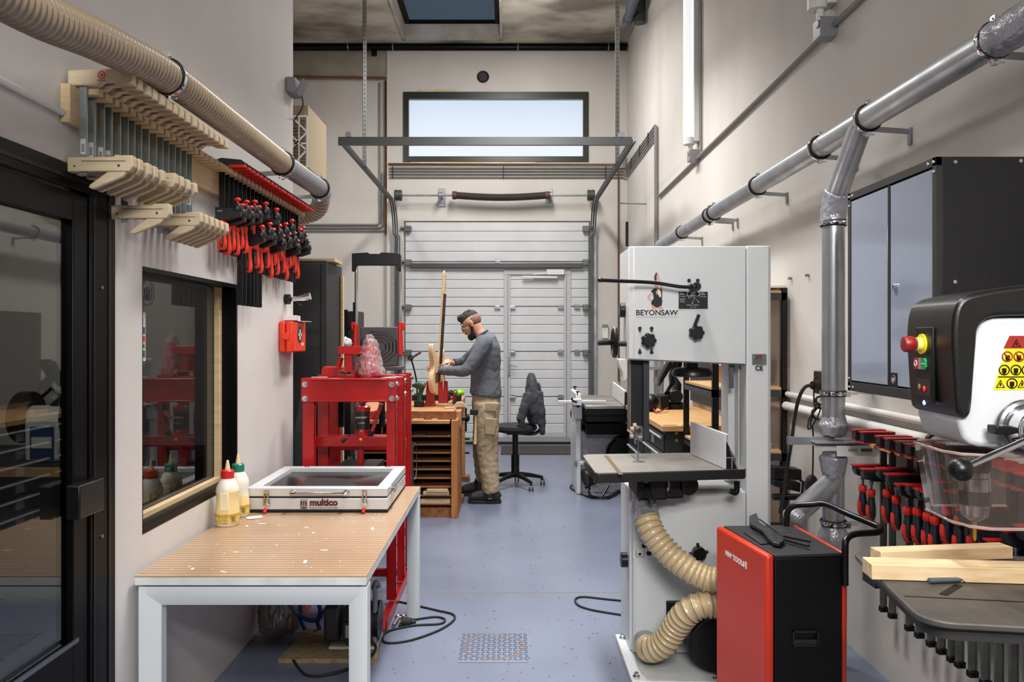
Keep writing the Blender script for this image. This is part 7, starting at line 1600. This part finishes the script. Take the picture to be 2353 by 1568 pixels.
tag(MB().box(1.30,1.674,4.75,5.3,1.8245,1.84).build('white_board', m_whitepl, bevel=.002), 'white board lying on the top shelf of the black rack', 'board')
cbx = tag(MB().box(1.40,1.62,4.9,5.25,1.225,1.40).prism([(1.40,4.9,1.40),(1.335,4.95,1.345),(1.335,5.2,1.345),(1.40,5.25,1.40)],(.004,0,.004)).build('cardboard_box', mat('cardboard', (186,130,72), .8, rgb2=(172,116,60), scale=4)), 'open cardboard box on the wooden shelf seen through the band saw', 'box')
tag(MB().box(1.27,1.60,4.78,5.3,.8445,.875).build('wooden_boards', m_butcher, bevel=.002), 'flat wooden boards lying on the lower shelf of the black rack', 'board')
dbn = thing('drawer_workbench', 'black tool drawer bench with thick wooden top beyond the band saw', 'workbench', (1.35, 5.5, 0))
DX0, DY0b, DY1b = 1.075, 5.52, 7.24; dzt = .90
MB().box(DX0, XR-.005, DY0b, DY1b, dzt-.04, dzt).build('worktop', m_butcher, dbn, bevel=.003)
MB().box(DX0+.03, XR-.005, DY0b+.04, DY1b-.03, .03, dzt-.041).build('carcass', mat('drawer_black', (22,22,24), .45), dbn, bevel=.003)
for j, (ya, yb) in enumerate(((5.58,6.37),(6.41,7.20))):
    for k in range(6):
        za_ = .06+k*.13; dr_ = MB().box(DX0+.018, DX0+.029, ya, yb, za_, za_+.12).build('drawer', mat('drawer_black2', (30,30,33), .4), dbn, bevel=.002)
        MB().tube([V(DX0+.006,ya+.03,za_+.095), V(DX0+.006,yb-.03,za_+.095)], .009, 8).build('drawer_handle', mat('handle_silver', (196,200,206), .3, .5), dr_)
        MB().box(DX0+.016, DX0+.018, ya+.35, ya+.45, za_+.02, za_+.08).build('drawer_label', mat('label_pale', (170,174,178), .5), dr_)
for (px, py) in ((1555,996),(1555,1013)): c = at(px, py, DY0b+.03); MB().cyl((c.x,DY0b+.04,c.z),(c.x,DY0b+.034,c.z),.012,n=14).build('rivet', mat('brass', (150,130,60), .4, .8), dbn)
b = MB(); b.text('STAHLE  WERK', .045, (1.30,DY0b+.06,dzt+.0004),(1,0,0),(0,1,0),.0004) if False else b.box(1.09,1.19,DY0b+.03,DY0b+.06,dzt,dzt+.0006).box(1.22,1.30,DY0b+.03,DY0b+.06,dzt,dzt+.0006); b.build('ink_mark', m_black, dbn)
# tools on the drawer bench
rt = thing('miter_saw', 'black miter saw with raised arm standing on the drawer bench', 'miter saw', (1.33, 6.9, dzt))
MB().lathe([(.13,0),(.13,.04),(.1,.055),(0,.055)], (at(1548,920,6.9).x,6.9,dzt+.001), n=28).build('base', m_black, rt)
MB().tube([at(1545,910,6.9), at(1552,885,6.95), at(1545,865,7.0), at(1556,838,7.0), at(1556,826,7.0)], [.075,.055,.035,.045,.05], 14).build('arm', m_blackpl, rt)
MB().cyl(at(1553,912,6.78), at(1553,912,6.9), .06, n=20).build('motor', m_black, rt, bevel=.01)
MB().prism([at(1537,830,6.85), at(1545,832,6.85), at(1546,842,6.85), at(1520,882,6.85), at(1515,890,6.85), at(1517,870,6.85)], (0,.12,0)).build('blade_cover', m_black, rt, bevel=.008)
MB().box(ax(1516,6.8),ax(1536,6.8),6.75,6.95,dzt+.001,az(908,6.8)).build('fence_block', m_black, rt, bevel=.008)
rd = thing('orbital_sander', 'round black power tool lying on the drawer bench beside the miter saw', 'power tool', (1.15,6.4,dzt)); MB().ell((ax(1496,6.6),6.6,dzt+.075),(.065,.08,.074)).build('body', m_black, rd); MB().tube(smooth_path([V(ax(1502,6.5),6.5,dzt+.03),V(ax(1510,6.4),6.4,dzt+.01),V(ax(1520,6.45),6.45,dzt+.02),V(ax(1534,6.6),6.6,dzt+.03)],4),.006,6).build('cord', mat('cord_red',(150,30,40),.5), rd)
tag(MB().box(ax(1590,5.9),ax(1590,5.9)+.12,5.75,6.1,1.06,1.10).build('clear_case', glass('case_clear', (225,225,245), .05, 1.5, .3, (180,180,200), 1.5)), 'clear plastic case hanging against the pegboard over the drawer bench', 'case') if False else None
pb = thing('pegboard', 'dark perforated tool panel on the side wall above the drawer bench', 'tool panel', (XR, 6, .95))
MB().box(XR-.02, XR-.001, 5.55, 7.2, .95, 1.75).build('panel', mat('peg_dark', (52,50,50), .5), pb)
b = MB()
for i in range(20):
    for j in range(10): b.box(XR-.0215, XR-.02, 5.62+i*.075, 5.63+i*.075, 1.0+j*.075, 1.01+j*.075)
b.build('peg_hole', m_dark, pb)['kind'] = 'stuff'
for i, (y, z, col, nm, lb) in enumerate(((5.75,1.12,(228,200,30),'screwdriver','yellow handled screwdriver hanging on the dark tool panel'),(6.0,1.15,(190,192,200),'spanner','pale steel spanner hanging on the dark tool panel'),(6.3,1.15,(60,60,66),'pliers','dark handled pliers hanging on the tool panel'))):
    t = thing(nm, lb, 'hand tool', (XR-.04,y,z)); MB().tube([V(XR-.04,y,z), V(XR-.04,y-.05,z-.07)], [.014,.012], 10).build('handle', mat('tool%d' % i, col, .4), t); MB().tube([V(XR-.04,y,z), V(XR-.035,y+.06,z+.07)], .005, 8).build('shaft', m_chrome, t)
# stage light and things low behind the band saw
sl_ = thing('work_light', 'black barn-door work light standing under the rack beside the duct', 'lamp', (1.55, 4.3, .4))
c = at(1812,1110,4.4)
MB().prism([at(1779,1074,4.4), at(1842,1080,4.4), at(1843,1105,4.4), at(1779,1100,4.4)], (0,.1,0)).build('barn_door', m_black, sl_, bevel=.003); MB().prism([at(1779,1104,4.4), at(1840,1110,4.4), at(1839,1132,4.4), at(1779,1118,4.4)], (0,.12,0)).build('barn_door', m_black, sl_, bevel=.003)
MB().tube([at(1838,1104,4.38), at(1846,1108,4.38), at(1842,1138,4.38), at(1780,1142,4.38)], .008, 8).build('yoke', m_black, sl_); MB().box(ax(1779,4.4), ax(1840,4.4), 4.40, 4.44, az(1150,4.4), az(1138,4.4)).box(ax(1800,4.4),ax(1812,4.4),4.4,4.44,0,az(1140,4.4)).build('stand', m_black, sl_)
b = MB(); b.cyl((ax(1783,4.5),4.5,0),(ax(1783,4.5),4.5,.45),.06); tag(b.build('canister', m_black, bevel=.01), 'black canister on the floor behind the band saw column', 'canister')

# ================================================================ jointer planer at the back right
jt = thing('jointer', 'white planer with dark cast tables and a long fence near the garage door', 'planer', (1.0, 7.6, 0))
JY = 7.35; m_jw = mat('jointer_white', (204,206,206), .4)
zt4 = az(925, JY)
x0 = ax(1318,8.2); x1 = ax(1343,JY)
MB().box(ax(1319,JY+.5), ax(1341,JY), JY+.25, JY+.95, 0, az(905,JY+.25)).build('end_housing', m_jw, jt, bevel=.01)
MB().box(ax(1341,JY)+.001, 1.22, JY+.35, JY+.95, .0, az(993,JY+.3)).build('base', mat('jointer_grey', (176,178,180), .45, rgb2=(150,152,156), scale=30), jt, bevel=.004)
zj = .885
MB().box(ax(1345,JY), 1.18, JY-.02, JY+.62, zj-.03, zj).build('infeed_table', m_iron, jt, bevel=.003); MB().box(ax(1330,8.3), 1.15, JY+.68, JY+1.35, zj-.03, zj).build('outfeed_table', m_iron, jt, bevel=.003)
MB().box(ax(1345,JY)+.01, 1.17, JY+.0, JY+.6, zj-.09, zj-.031).box(ax(1345,JY)+.02,1.15,JY+.1,JY+1.2,.72,.80).build('table_casting', m_black, jt, bevel=.01)
MB().box(ax(1345,JY)+.02,1.15,JY+.1,JY+1.1,.60,.7).build('cutter_housing', m_dark, jt)
MB().prism([V(ax(1437,7.2),7.28,zj+.004), V(ax(1407,8.4),8.4,zj+.004), V(ax(1407,8.4),8.4,zj+.165), V(ax(1437,7.2),7.28,zj+.145)], (.02,0,0)).build('fence', m_jw, jt, bevel=.003)
MB().box(ax(1438,7.2)+.0, ax(1438,7.2)+.06, 7.26, 7.29, zj+.01, zj+.13).build('fence_bracket', m_black, jt)
MB().box(ax(1285,JY), ax(1398,JY), JY+.15, JY+.19, zj+.012, zj+.035).build('guard_bar', mat('bar_white', (214,216,220), .35, .3), jt, bevel=.003)
MB().box(ax(1318,JY), ax(1340,JY), JY+.12, JY+.24, zj-.01, zj+.05).build('guard_carrier', m_jw, jt, bevel=.004)
MB().box(ax(1318,JY), ax(1342,JY), JY+.2, JY+.26, zj-.15, zj-.01).build('guard_carrier', m_jw, jt, bevel=.004)
for px, py in ((1321,889),(1327,901)): c = at(px,py,JY+.15); MB().ell(c,(.02,.016,.008)).cyl(c,c-V(0,0,.03),.006).build('clamp_knob', m_black, jt)
MB().tube([at(1314,915,JY+.1), at(1316,922,JY+.1), at(1326,925,JY+.1)], .010, 8).cyl(at(1328,930,JY+.15), at(1328,936,JY+.15), .015).build('lever', m_black, jt)
MB().ell(at(1314,950,JY+.3),(.016,.03,.05)).build('stop_housing', m_black, jt); MB().ell(at(1314,946,JY+.25),(.016,.014,.016)).build('stop_button', m_redpl, jt)
flower(at(1324,960,JY+.247), .04, (1,0,0), (0,0,1), (0,-1,0), m_black, jt)
MB().box(ax(1320,JY+.25), ax(1327,JY+.25), JY+.246, JY+.25, az(1073,JY+.25), az(1060,JY+.25)).build('rating_plate', m_steel, jt)
# black tub, round fan, cable reel on floor
dcx, dcz = ax(1443,7.62), az(1050,7.62)
MB().lathe([(.21,0),(.21,.03),(.19,.035),(.19,.07)], (dcx,7.70,dcz), (0,-1,0), n=36).torus((dcx,7.66,dcz),(0,1,0),.205,.012,n=40).cyl((dcx-.09,7.60,dcz+.16),(dcx-.09,7.70,dcz+.16),.03).build('dust_chute', m_black, jt)
fa2 = thing('floor_fan', 'round black drum fan with tube feet on the floor beneath the band saw table edge', 'fan', (.75, 7.0, 0))
cfx, cfy = ax(1349,6.6), 6.6
MB().lathe([(.07,-.02),(.086,-.025),(.09,0),(.086,.025),(.07,.02)], at(1349,1098,7.42), (-.93,-.3,-.2), n=30).build('drum', m_black, fa2)
MB().tube(smooth_path([fl(1340,1118,.03), fl(1352,1122,.03), fl(1356,1138,.02), fl(1375,1144,.02), fl(1400,1142,.02), fl(1425,1125,.02)],5), .012, 8).tube([at(1345,1122,7.42), at(1372,1108,7.5)], .012, 8).tube([fl(1385,1140,.02), at(1398,1116,7.5)], .012, 8).tube([at(1355,1125,7.42), at(1352,1100,7.42)], .01, 8).build('tube_foot', m_black, fa2)
tag(MB().tube(smooth_path([fl(1313,1116), fl(1311,1120), fl(1318,1127), fl(1345,1140), fl(1372,1145), fl(1405,1143), fl(1425,1130), fl(1430,1122)],7), .01, 8).build('fan_cable', m_rubber), 'black cable lying in a loop around the floor fan', 'cable')
tag(MB().lathe([(.04,.0),(.045,.3),(.07,.42),(.05,.5),(.02,.5)], at(1438,910,7.9)+V(.02,.0,-.0), (0,0,1), n=16).build('white_jug', m_whitepl), 'white plastic spout piece standing beside the planer fence', 'spout') if False else None
ju = thing('vacuum_nozzle', 'white angular machine hood hanging behind the planer fence', 'machine hood', at(1437,850,8.6))
MB().prism([at(1422,825,8.6), at(1446,825,8.6), at(1447,860,8.6), at(1438,878,8.6), at(1432,878,8.6), at(1431,855,8.6), at(1424,842,8.6)], (0,.2,0)).build('hood', m_whitepl, ju, bevel=.01)
